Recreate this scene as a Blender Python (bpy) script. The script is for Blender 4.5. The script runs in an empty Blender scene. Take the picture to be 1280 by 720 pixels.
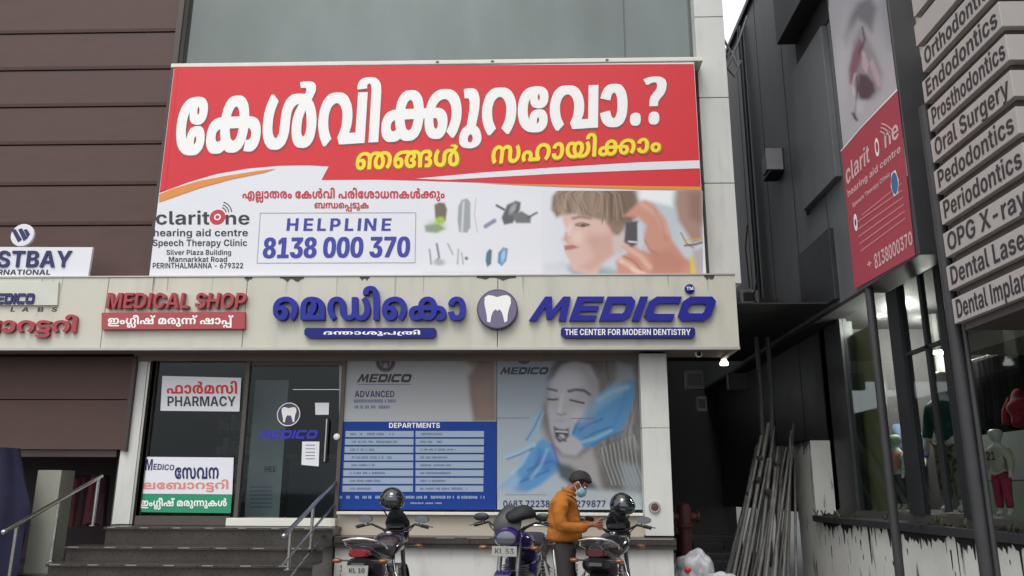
import bpy, bmesh, math, random
import numpy as np
from mathutils import Vector, Matrix, Euler
random.seed(7)
R = math.radians
sc = bpy.context.scene
col = sc.collection
# ---------------------------------------------------------------- camera
FPX = 1002.0
CAMZ = 1.5
cd = bpy.data.cameras.new('camera'); cam = bpy.data.objects.new('camera', cd); col.objects.link(cam)
CM = Matrix.Rotation(R(1.89), 3, 'Z') @ Matrix.Rotation(R(90+14.18), 3, 'X') @ Matrix.Rotation(R(.255), 3, 'Z')
cam.matrix_world = Matrix.Translation((0, 0, CAMZ)) @ CM.to_4x4()
cd.sensor_width = 36; cd.lens = 36*FPX/1280; cd.clip_end = 1000; cd.clip_start = .05
sc.camera = cam
# ---------------------------------------------------------------- overcast sky and a weak, very soft sun
SUN_EL, SUN_AZ = R(58), R(200)
w = bpy.data.worlds.new('World'); sc.world = w; w.use_nodes = True
nt = w.node_tree; bg = nt.nodes['Background']
sky = nt.nodes.new('ShaderNodeTexSky'); sky.sky_type = 'NISHITA'; sky.sun_disc = False
sky.sun_elevation = SUN_EL; sky.sun_rotation = SUN_AZ; sky.air_density = 1.0; sky.dust_density = 6.0; sky.ozone_density = 1
hs = nt.nodes.new('ShaderNodeHueSaturation'); hs.inputs['Saturation'].default_value = .22
nt.links.new(sky.outputs[0], hs.inputs['Color'])
cl = nt.nodes.new('ShaderNodeMix'); cl.data_type = 'RGBA'; cl.inputs[0].default_value = .7; cl.inputs[7].default_value = (6.3, 6.45, 6.6, 1)   # closed cloud cover over most of the clear sky
nt.links.new(hs.outputs[0], cl.inputs[6]); nt.links.new(cl.outputs[2], bg.inputs[0]); bg.inputs[1].default_value = .15
sd = bpy.data.lights.new('sun', 'SUN'); sd.energy = .8; sd.angle = R(25); sd.color = (1, .97, .93)
sun = bpy.data.objects.new('sun', sd); col.objects.link(sun)
sdir = Vector((math.sin(SUN_AZ)*math.cos(SUN_EL), math.cos(SUN_AZ)*math.cos(SUN_EL), math.sin(SUN_EL)))
sun.rotation_euler = sdir.to_track_quat('Z', 'Y').to_euler()
sc.view_settings.view_transform = 'Standard'; sc.view_settings.look = 'None'
sc.view_settings.gamma = 1; sc.view_settings.exposure = 0.55
# ---------------------------------------------------------------- helpers
def P(px, py, Y=None, X=None):
    """world point on the wall plane y=Y (or x=X) that stands at this place of the survey photograph"""
    d = CM @ Vector(((px-640)/FPX, -(py-360)/FPX, -1))
    t = Y/d.y if Y is not None else X/d.x
    return Vector((d.x*t, d.y*t, CAMZ+d.z*t))
def lin(c):
    if isinstance(c, str):
        c = [int(c[i:i+2], 16) for i in (0, 2, 4)]
    return tuple((v/255/12.92 if v/255 <= .04045 else ((v/255+.055)/1.055)**2.4) for v in c)
MATS = {}
def pbr(name, c, rough=.6, metal=0, var=.0, scale=4, stretch=(1, 1, 1), bump=0, dirt=None, dirtamt=0, dirtscale=3, dstretch=(1, 1, 1), emis=0, spec=.5, coat=0, lo=.45, hi=.75):
    if name in MATS: return MATS[name]
    m = bpy.data.materials.new(name); m.use_nodes = True; t = m.node_tree; b = t.nodes['Principled BSDF']
    c = lin(c) if (isinstance(c, str) or max(c) > 1) else tuple(c)
    b.inputs['Base Color'].default_value = (*c, 1); b.inputs['Roughness'].default_value = rough; b.inputs['Metallic'].default_value = metal
    b.inputs['Specular IOR Level'].default_value = spec; b.inputs['Coat Weight'].default_value = coat
    if emis:
        b.inputs['Emission Color'].default_value = (*c, 1); b.inputs['Emission Strength'].default_value = emis
    src = None
    def noise(sca, st, det=6):
        tc = t.nodes.new('ShaderNodeTexCoord'); mp = t.nodes.new('ShaderNodeMapping'); mp.inputs['Scale'].default_value = st
        g = t.nodes.new('ShaderNodeNewGeometry')
        t.links.new(g.outputs['Position'], mp.inputs[0])
        n = t.nodes.new('ShaderNodeTexNoise'); n.inputs['Scale'].default_value = sca; n.inputs['Detail'].default_value = det; n.inputs['Roughness'].default_value = .62
        t.links.new(mp.outputs[0], n.inputs['Vector']); return n
    if var:
        n = noise(scale, stretch); mr = t.nodes.new('ShaderNodeMapRange'); mr.inputs[1].default_value = .3; mr.inputs[2].default_value = .7
        mr.inputs[3].default_value = 1-var; mr.inputs[4].default_value = 1+var; t.links.new(n.outputs[0], mr.inputs[0])
        mx = t.nodes.new('ShaderNodeMix'); mx.data_type = 'RGBA'; mx.blend_type = 'MULTIPLY'; mx.inputs[0].default_value = 1
        mx.inputs[6].default_value = (*c, 1); t.links.new(mr.outputs[0], mx.inputs[7]); src = mx.outputs[2]
        rr = t.nodes.new('ShaderNodeMapRange'); rr.inputs[3].default_value = max(0, rough-.08); rr.inputs[4].default_value = min(1, rough+.1)
        t.links.new(n.outputs[0], rr.inputs[0]); t.links.new(rr.outputs[0], b.inputs['Roughness'])
    if dirt:
        n = noise(dirtscale, dstretch, 8); mr = t.nodes.new('ShaderNodeMapRange'); mr.inputs[1].default_value = lo; mr.inputs[2].default_value = hi
        mr.inputs[3].default_value = 0; mr.inputs[4].default_value = dirtamt; t.links.new(n.outputs[0], mr.inputs[0])
        mx = t.nodes.new('ShaderNodeMix'); mx.data_type = 'RGBA'; t.links.new(mr.outputs[0], mx.inputs[0])
        if src: t.links.new(src, mx.inputs[6])
        else: mx.inputs[6].default_value = (*c, 1)
        mx.inputs[7].default_value = (*lin(dirt), 1); src = mx.outputs[2]
    if src: t.links.new(src, b.inputs['Base Color'])
    if bump:
        n = noise(scale*6, stretch); bp = t.nodes.new('ShaderNodeBump'); bp.inputs['Strength'].default_value = bump; bp.inputs['Distance'].default_value = .01
        t.links.new(n.outputs[0], bp.inputs['Height']); t.links.new(bp.outputs[0], b.inputs['Normal'])
    MATS[name] = m; return m
def vcolmat():
    if 'print' in MATS: return MATS['print']
    m = bpy.data.materials.new('printed_vinyl'); m.use_nodes = True; t = m.node_tree; b = t.nodes['Principled BSDF']
    a = t.nodes.new('ShaderNodeVertexColor'); a.layer_name = 'Col'; t.links.new(a.outputs[0], b.inputs['Base Color'])
    b.inputs['Roughness'].default_value = .45; MATS['print'] = m; return m
def tag(o, label=None, cat=None, group=None, kind=None):
    if label: o['label'] = label
    if cat: o['category'] = cat
    if group: o['group'] = group
    if kind: o['kind'] = kind
    return o
def thing(name, label, cat, loc=(0, 0, 0), rz=0, group=None):
    o = bpy.data.objects.new(name, None); col.objects.link(o); o.location = loc; o.rotation_euler = (0, 0, rz); o.empty_display_size = .1
    return tag(o, label, cat, group)
def link(name, me, mat, parent=None, world=True):
    o = bpy.data.objects.new(name, me); col.objects.link(o)
    if mat is not None:
        me.materials.clear(); me.materials.append(mat)
    if parent is not None: o.parent = parent
    return o
def copy_tree(o, parent=None):
    c = o.copy(); col.objects.link(c)
    if parent is not None:
        c.parent = parent
    for ch in o.children: copy_tree(ch, c)
    return c
class MB:
    def __init__(s): s.v = []; s.f = []
    def add(s, vs, fs):
        k = len(s.v); s.v += [tuple(v) for v in vs]; s.f += [tuple(i+k for i in f) for f in fs]; return s
    def box(s, x0, x1, y0, y1, z0, z1):
        if x0 > x1: x0, x1 = x1, x0
        if y0 > y1: y0, y1 = y1, y0
        if z0 > z1: z0, z1 = z1, z0
        return s.add([(x, y, z) for x in (x0, x1) for y in (y0, y1) for z in (z0, z1)],
                     [(0, 1, 3, 2), (4, 6, 7, 5), (0, 4, 5, 1), (2, 3, 7, 6), (0, 2, 6, 4), (1, 5, 7, 3)])
    def obox(s, c, ax, ay, az):
        c = Vector(c); ax = Vector(ax); ay = Vector(ay); az = Vector(az)
        return s.add([c+i*ax+j*ay+k*az for i in (-1, 1) for j in (-1, 1) for k in (-1, 1)],
                     [(0, 1, 3, 2), (4, 6, 7, 5), (0, 4, 5, 1), (2, 3, 7, 6), (0, 2, 6, 4), (1, 5, 7, 3)])
    def tube(s, pts, r, n=10, cap=True):
        pts = [Vector(p) for p in pts]; rs = r if isinstance(r, (list, tuple)) else [r]*len(pts)
        up = Vector((0, 0, 1)); vs = []; fs = []; prev = None
        for i, p in enumerate(pts):
            d = (pts[min(i+1, len(pts)-1)]-pts[max(i-1, 0)]).normalized()
            if prev is None:
                a = d.cross(up)
                if a.length < .05: a = d.cross(Vector((1, 0, 0)))
            else: a = prev-d*prev.dot(d)
            a.normalize(); b = d.cross(a); prev = a
            for k in range(n):
                t = 2*math.pi*k/n; vs.append(p+rs[i]*(math.cos(t)*a+math.sin(t)*b))
        for i in range(len(pts)-1):
            for k in range(n): fs.append((i*n+k, i*n+(k+1) % n, (i+1)*n+(k+1) % n, (i+1)*n+k))
        if cap:
            fs.append(tuple(range(n))[::-1]); fs.append(tuple((len(pts)-1)*n+k for k in range(n)))
        return s.add(vs, fs)
    def lathe(s, c, axis, prof, n=24):
        """prof: (distance along axis, radius)"""
        c = Vector(c); ax = Vector(axis).normalized(); a = ax.cross(Vector((0, 0, 1)))
        if a.length < .05: a = ax.cross(Vector((1, 0, 0)))
        a.normalize(); b = ax.cross(a); vs = []; fs = []
        for h, r in prof:
            for k in range(n):
                t = 2*math.pi*k/n; vs.append(c+ax*h+max(r, .0004)*(math.cos(t)*a+math.sin(t)*b))
        for i in range(len(prof)-1):
            for k in range(n): fs.append((i*n+k, i*n+(k+1) % n, (i+1)*n+(k+1) % n, (i+1)*n+k))
        fs.append(tuple(range(n))[::-1]); fs.append(tuple((len(prof)-1)*n+k for k in range(n)))
        return s.add(vs, fs)
    def torus(s, c, axis, Rr, r, n=32, m=10):
        c = Vector(c); ax = Vector(axis).normalized(); a = ax.cross(Vector((0, 0, 1)))
        if a.length < .05: a = ax.cross(Vector((1, 0, 0)))
        a.normalize(); b = ax.cross(a); vs = []; fs = []
        for i in range(n):
            t = 2*math.pi*i/n; d = math.cos(t)*a+math.sin(t)*b
            for j in range(m):
                q = 2*math.pi*j/m; vs.append(c+d*(Rr+r*math.cos(q))+ax*r*math.sin(q))
        for i in range(n):
            for j in range(m): fs.append((i*m+j, ((i+1) % n)*m+j, ((i+1) % n)*m+(j+1) % m, i*m+(j+1) % m))
        return s.add(vs, fs)
    def sphere(s, c, r, n=16, m=10, fn=None):
        vs = []; fs = []; c = Vector(c); rr = r if isinstance(r, (tuple, list)) else (r, r, r)
        for i in range(m+1):
            th = math.pi*i/m
            for k in range(n):
                t = 2*math.pi*k/n; p = Vector((rr[0]*math.sin(th)*math.cos(t), rr[1]*math.sin(th)*math.sin(t), rr[2]*math.cos(th)))
                if fn: p = fn(p)
                vs.append(c+p)
        for i in range(m):
            for k in range(n): fs.append((i*n+k, (i+1)*n+k, (i+1)*n+(k+1) % n, i*n+(k+1) % n))
        return s.add(vs, fs)
    def loft(s, secs, n=18, e=2.6, axis='x'):
        """secs: (x, y, z, half width, half height[, exponent])"""
        vs = []; fs = []
        for q in secs:
            x, y, z, hw, hh = q[:5]; ee = q[5] if len(q) > 5 else e
            for k in range(n):
                t = 2*math.pi*k/n; cc, ss = math.cos(t), math.sin(t)
                a = hw*math.copysign(abs(cc)**(2/ee), cc); b = hh*math.copysign(abs(ss)**(2/ee), ss)
                vs.append((x, y+a, z+b) if axis == 'x' else (x+a, y+b, z))
        for i in range(len(secs)-1):
            for k in range(n): fs.append((i*n+k, i*n+(k+1) % n, (i+1)*n+(k+1) % n, (i+1)*n+k))
        fs.append(tuple(range(n))[::-1]); fs.append(tuple((len(secs)-1)*n+k for k in range(n)))
        return s.add(vs, fs)
    def prism(s, pts2, y0, y1, plane='xz'):
        n = len(pts2)
        f = {'xz': lambda a, b, h: (a, h, b), 'yz': lambda a, b, h: (h, a, b), 'xy': lambda a, b, h: (a, b, h)}[plane]
        vs = [f(a, b, y0) for a, b in pts2]+[f(a, b, y1) for a, b in pts2]
        fs = [tuple(range(n))[::-1], tuple(range(n, 2*n))]+[(i, (i+1) % n, n+(i+1) % n, n+i) for i in range(n)]
        return s.add(vs, fs)
    def xf(s, M):
        s.v = [tuple(M @ Vector(v)) for v in s.v]; return s
    def mesh(s, name, smooth=False, bevel=0):
        me = bpy.data.meshes.new(name); me.from_pydata(s.v, [], s.f); bm = bmesh.new(); bm.from_mesh(me)
        bmesh.ops.recalc_face_normals(bm, faces=bm.faces)
        if bevel: bmesh.ops.bevel(bm, geom=bm.edges[:], offset=bevel, segments=2, affect='EDGES', profile=.5)
        if smooth:
            for f in bm.faces: f.smooth = True
            for ed in bm.edges:
                if len(ed.link_faces) == 2 and ed.calc_face_angle(0) > R(42): ed.smooth = False
        bm.to_mesh(me); bm.free(); return me
    def build(s, name, mat, parent=None, smooth=False, bevel=0):
        return link(name, s.mesh(name, smooth, bevel), mat, parent)
def bake(o):
    dg = bpy.context.evaluated_depsgraph_get(); dg.update()
    me = bpy.data.meshes.new_from_object(o.evaluated_get(dg)); return me
# flat / raised lettering ------------------------------------------------------
class Wall:
    """a wall plane; photograph places on it become world points. lift = how far proud of it"""
    def __init__(s, Y=None, X=None): s.Y = Y; s.X = X
    def p(s, px, py, lift=0):
        if s.Y is not None: return P(px, py, Y=s.Y)+Vector((0, -lift, 0))
        return P(px, py, X=s.X)+Vector((-lift, 0, 0))
    def n(s): return Vector((0, -1, 0)) if s.Y is not None else Vector((-1, 0, 0))
def glyph(g):
    a, cs = MG[g]; return a, [list(zip(c[::2], c[1::2])) for c in cs]
LOGO = [(1.32, [[(0, 0), (.28, 1), (.52, 1), (.70, .45), (.92, 1), (1.18, 1), (1.32, 0), (1.05, 0), (.98, .58), (.80, .08), (.60, .08), (.42, .58), (.27, 0)]]),
 (.95, [[(0, 0), (0, 1), (.95, 1), (.95, .78), (.28, .78), (.28, .61), (.88, .61), (.88, .39), (.28, .39), (.28, .22), (.92, .22), (.92, 0)]]),
 (1.05, [[(0, 0), (0, 1), (.85, 1), (1.05, .8), (1.05, .2), (.85, 0)], [(.28, .3), (.72, .3), (.78, .36), (.78, .64), (.72, .7), (.28, .7)]]),
 (.28, [[(0, 0), (0, 1), (.28, 1), (.28, 0)]]),
 (1.08, [[(.2, 0), (0, .2), (0, .8), (.2, 1), (1.08, 1), (1.08, .72), (.34, .72), (.28, .64), (.28, .36), (.34, .28), (1.05, .28), (1.05, 0)]]),
 (1.15, [[(.2, 0), (0, .2), (0, .8), (.2, 1), (.95, 1), (1.15, .8), (1.15, .2), (.95, 0)], [(.36, .3), (.8, .3), (.87, .38), (.87, .62), (.8, .7), (.36, .7), (.28, .62), (.28, .38)]])]
def inside(p, c):
    r = False
    for (ax, ay), (bx, by) in zip(c, c[1:]+c[:1]):
        if (ay > p[1]) != (by > p[1]) and p[0] < ax+(p[1]-ay)*(bx-ax)/(by-ay): r = not r
    return r
def filled(cs):
    """the area inside the outlines (overlaps counted once) as flat bands"""
    S = [(p, q) for c in cs for p, q in zip(c, c[1:]+c[:1]) if abs(p[1]-q[1]) > 1e-9]
    ys = {round(p[1], 6) for s in S for p in s}
    for i, (p, q) in enumerate(S):
        for r_, t_ in S[i+1:]:
            if max(p[1], q[1]) <= min(r_[1], t_[1]) or max(r_[1], t_[1]) <= min(p[1], q[1]) or max(p[0], q[0]) < min(r_[0], t_[0]) or max(r_[0], t_[0]) < min(p[0], q[0]): continue
            dx, dy, ex, ey = q[0]-p[0], q[1]-p[1], t_[0]-r_[0], t_[1]-r_[1]; D = dx*ey-dy*ex
            if abs(D) < 1e-12: continue
            u = ((r_[0]-p[0])*ey-(r_[1]-p[1])*ex)/D; v = ((r_[0]-p[0])*dy-(r_[1]-p[1])*dx)/D
            if 0 < u < 1 and 0 < v < 1: ys.add(round(p[1]+u*dy, 6))
    ys = sorted(ys); out = []
    for y0, y1 in zip(ys, ys[1:]):
        if y1-y0 < 2e-5: continue
        ym = (y0+y1)/2; xs = []
        for p, q in S:
            if (p[1] > ym) != (q[1] > ym):
                f = lambda y: p[0]+(y-p[1])*(q[0]-p[0])/(q[1]-p[1])
                xs.append((f(ym), f(y0), f(y1), 1 if q[1] > p[1] else -1))
        xs.sort(); w_ = 0
        for k, x in enumerate(xs):
            if w_ == 0: st_ = x
            w_ += x[3]
            if w_ == 0 and x[0]-st_[0] > 1e-6: out.append([(st_[1], y0), (x[1], y0), (x[2], y1), (st_[2], y1)])
    return out
_tg = {}
_tm = {}
def textmesh(s, bold=0, shear=0, depth=0, spacing=1, mal=False):
    key = (s, bold, shear, depth, spacing, mal)
    if key in _tm: return _tm[key]
    runs = []; x = 0
    if mal:
        for g in MT[s]:
            ad, cs = glyph(g); runs.append([[((x+gx)/250, gy/250) for gx, gy in c] for c in cs]); x += ad*spacing
    elif s == '@MEDICO':
        for wd, cs in LOGO: runs.append([[(x+gx, gy) for gx, gy in c] for c in cs]); x += wd+.1
    else:
        for ch in s:
            ad, cs = LG[ord(ch)]; cs = [list(zip(c[::2], c[1::2])) for c in cs]
            if cs: runs.append([[((x+gx)/250, gy/250) for gx, gy in c] for c in cs])
            x += ad*spacing
    V_, F_, G_ = [], [], []
    for gi, cs in enumerate(runs):
        dz = (gi % 3)*.0004; zf = depth/2+dz; k0 = len(V_)
        for t4 in filled(cs): k = len(V_); V_ += [(x_, y_, zf) for x_, y_ in t4]; F_.append(tuple(range(k, k+len(t4))))
        if depth:
            for c in cs:
                k = len(V_); n = len(c); V_ += [(x_, y_, zf) for x_, y_ in c]+[(x_, y_, 0) for x_, y_ in c]; F_ += [(k+i, k+(i+1) % n, k+n+(i+1) % n, k+n+i) for i in range(n)]
        G_ += [gi]*(len(V_)-k0)
    _tg[key] = G_
    vs = np.array(V_); 
    if shear: vs[:, 0] += shear*vs[:, 1]
    _tm[key] = (vs, F_); return vs, F_

def lettering(wall, s, quad, mat, parent=None, name='lettering', bold=0, shear=0, depth=0, lift=.003, spacing=1, mal=False, vref=None, split=False, squash=1):
    """quad: photograph places of TL, TR, BR, BL of the writing; raised by depth (m)"""
    vs, fs = textmesh(s, bold, shear, .02 if depth else 0, spacing, mal)
    x0, x1 = vs[:, 0].min(), vs[:, 0].max(); y0, y1 = vref if vref else (vs[:, 1].min(), vs[:, 1].max())
    if len(quad) == 4 and not isinstance(quad[0], tuple):
        a, b, c, d = quad; quad = [(a, b), (c, b), (c, d), (a, d)]
    TL, TR, BR, BL = [wall.p(*q) for q in quad]; n = wall.n(); out = []
    for v in vs:
        u = (v[0]-x0)/(x1-x0); t = (v[1]-y0)/(y1-y0)
        if squash != 1: t = 1+(t-1)*squash if t > 1 else t*squash if t < 0 else t
        p = (BL*(1-u)+BR*u)*(1-t)+(TL*(1-u)+TR*u)*t
        out.append(p+n*(lift+(depth+(v[2]-.01) if (depth and v[2] > 0) else 0 if depth else v[2])))
    if not split:
        m = MB(); m.add(out, fs); o = link(name, _m(m, name), mat, parent); return o
    # islands become letters of their own
    par = list(range(len(out)))
    def fd(a):
        while par[a] != a: par[a] = par[par[a]]; a = par[a]
        return a
    G_ = _tg.get((s, bold, shear, .02 if depth else 0, spacing, mal))
    first = {}
    if G_:
        for i, g_ in enumerate(G_): par[fd(i)] = fd(first.setdefault(g_, i))
    for f in fs:
        for k in f[1:]: par[fd(f[0])] = fd(k)
    # font meshes may not share verts between front, back and side: merge by position too
    pos = {}
    for i, v in enumerate(vs if not G_ else []):
        k = (round(v[0], 4), round(v[1], 4))
        if k in pos: par[fd(i)] = fd(pos[k])
        else: pos[k] = i
    gr = {}
    for f in fs: gr.setdefault(fd(f[0]), []).append(f)
    objs = []
    for g in sorted(gr.values(), key=lambda g: min(out[i].x for f in g for i in f)):
        idx = sorted({i for f in g for i in f}); mp = {i: k for k, i in enumerate(idx)}
        m = MB(); m.add([out[i] for i in idx], [tuple(mp[i] for i in f) for f in g]); objs.append(link(name, _m(m, name), mat, parent))
    return objs
def _m(m, name):
    me = bpy.data.meshes.new(name); me.from_pydata(m.v, [], m.f); bm = bmesh.new(); bm.from_mesh(me)
    bmesh.ops.remove_doubles(bm, verts=bm.verts, dist=2e-5); bmesh.ops.recalc_face_normals(bm, faces=bm.faces); bm.to_mesh(me); bm.free(); return me
def flat(wall, pts, mat, parent, name='print', lift=.002, thick=0):
    q = [wall.p(x, y, lift) for x, y in pts]; n = len(q); m = MB()
    if thick:
        b = [v-wall.n()*thick for v in q]
        m.add(q+b, [tuple(range(n)), tuple(range(n, 2*n))[::-1]]+[(i, (i+1) % n, n+(i+1) % n, n+i) for i in range(n)])
    else: m.add(q, [tuple(range(n))])
    me = bpy.data.meshes.new(name); me.from_pydata(m.v, [], m.f)
    bm = bmesh.new(); bm.from_mesh(me)
    bmesh.ops.triangulate(bm, faces=[f for f in bm.faces if len(f.verts) > 4], ngon_method='EAR_CLIP'); bmesh.ops.recalc_face_normals(bm, faces=bm.faces); bm.to_mesh(me); bm.free()
    return link(name, me, mat, parent)
def rect(a, b, c, d): return [(a, b), (c, b), (c, d), (a, d)]
def board(wall, r, mat, parent, name, lift=0, thick=.03, bevel=0):
    """true rectangle on the wall from photograph corners x0,y0,x1,y1"""
    a, b, c, d = r; A = wall.p((a), (b+d)/2); C = wall.p(c, (b+d)/2); T = wall.p((a+c)/2, b); Bm = wall.p((a+c)/2, d); m = MB()
    if wall.Y is not None: m.box(A.x, C.x, wall.Y-lift-thick, wall.Y-lift, Bm.z, T.z)
    else: m.box(wall.X-lift-thick, wall.X-lift, C.y, A.y, Bm.z, T.z)
    return m.build(name, mat, parent, bevel=bevel)
# soft printed pictures: colours worked out per grid point of the print --------
def sstep(a): a = np.clip(a, 0, 1); return a*a*(3-2*a)
def sdpoly(X, Y, pts):
    pts = np.array(pts, float); d = np.full(X.shape, 1e18); ins = np.zeros(X.shape, bool); n = len(pts)
    for i in range(n):
        ax, ay = pts[i]; bx, by = pts[(i+1) % n]; ex, ey = bx-ax, by-ay; L = ex*ex+ey*ey+1e-9
        t = np.clip(((X-ax)*ex+(Y-ay)*ey)/L, 0, 1); d = np.minimum(d, (X-ax-t*ex)**2+(Y-ay-t*ey)**2)
        c = (ay > Y) != (by > Y)
        with np.errstate(divide='ignore', invalid='ignore'): xi = ax+(Y-ay)/(by-ay if by != ay else 1e-9)*ex
        ins ^= c & (X < xi)
    d = np.sqrt(d); return np.where(ins, -d, d)
def sdline(X, Y, pts):
    d = np.full(X.shape, 1e18)
    for (ax, ay), (bx, by) in zip(pts, pts[1:]):
        ex, ey = bx-ax, by-ay; L = ex*ex+ey*ey+1e-9; t = np.clip(((X-ax)*ex+(Y-ay)*ey)/L, 0, 1)
        d = np.minimum(d, (X-ax-t*ex)**2+(Y-ay-t*ey)**2)
    return np.sqrt(d)
def picture(wall, r, step, layers, parent, name='printed_picture', lift=.003, clip=None, softness=1.15):
    a, b, c, d = r; nx = int((c-a)/step)+1; ny = int((d-b)/step)+1
    gx = np.linspace(a, c, nx); gy = np.linspace(b, d, ny); X, Y = np.meshgrid(gx, gy); C = np.zeros(X.shape+(3,))
    rg = np.random.default_rng(3)
    for L in layers:
        k = L[0]; cc = np.array(lin(L[1])); SF = 2*softness
        if k == 'fill': C[:] = cc; continue
        if k == 'grad':   # from colour 1 at point p to colour 2 at point q
            c2 = np.array(lin(L[2])); (x0, y0), (x1, y1) = L[3], L[4]; ex, ey = x1-x0, y1-y0
            t = np.clip(((X-x0)*ex+(Y-y0)*ey)/(ex*ex+ey*ey), 0, 1)[..., None]; C = cc*(1-t)+c2*t; continue
        if k == 'poly': al = sstep(.5-sdpoly(X, Y, L[2])/(SF*L[3]))
        elif k == 'line': al = sstep(.5-(sdline(X, Y, L[2])-L[4])/(SF*L[3]))
        elif k == 'ell':
            cx, cy, rx, ry, an = L[2]; ca, sa = math.cos(R(an)), math.sin(R(an)); u = ((X-cx)*ca+(Y-cy)*sa)/rx; v = (-(X-cx)*sa+(Y-cy)*ca)/ry
            al = sstep(.5-(np.sqrt(u*u+v*v)-1)*min(rx, ry)/(SF*L[3]))
        op = L[-1] if isinstance(L[-1], float) and L[-1] <= 1 and k != 'x' and len(L) > (5 if k == 'line' else 4) else 1
        al = (al*op)[..., None]; C = C*(1-al)+cc*al
    vs = [wall.p(float(x), float(y), lift)[:] for y in gy for x in gx]
    fs = [(j*nx+i, (j+1)*nx+i, (j+1)*nx+i+1, j*nx+i+1) for j in range(ny-1) for i in range(nx-1)]
    if clip: vs = [(v[0], min(max(v[1], clip[0]), clip[1]), v[2]) for v in vs]
    me = bpy.data.meshes.new(name); me.from_pydata(vs, [], fs)
    at = me.color_attributes.new('Col', 'FLOAT_COLOR', 'POINT'); at.data.foreach_set('color', np.concatenate([C, np.ones(X.shape+(1,))], -1).reshape(-1).astype(np.float32))
    return link(name, me, vcolmat(), parent)
def skin(name, V, E, mat, parent=None, sub=2):
    """one continuous surface grown round a skeleton: V = (x,y,z,radius[,radius2]), root first"""
    me = bpy.data.meshes.new(name); me.from_pydata([v[:3] for v in V], E, []); o = bpy.data.objects.new(name, me); col.objects.link(o)
    md = o.modifiers.new('s', 'SKIN'); md.use_smooth_shade = True; md.branch_smoothing = .6
    for i, v in enumerate(V): me.skin_vertices[0].data[i].radius = (v[3], v[4] if len(v) > 4 else v[3])
    me.skin_vertices[0].data[0].use_root = True
    ss = o.modifiers.new('u', 'SUBSURF'); ss.levels = sub; ss.render_levels = sub
    m2 = bake(o); bpy.data.objects.remove(o); bpy.data.meshes.remove(me)
    for p in m2.polygons: p.use_smooth = True
    return link(name, m2, mat, parent)
def chain(n0, n): return [(n0+i, n0+i+1) for i in range(n-1)]
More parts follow.
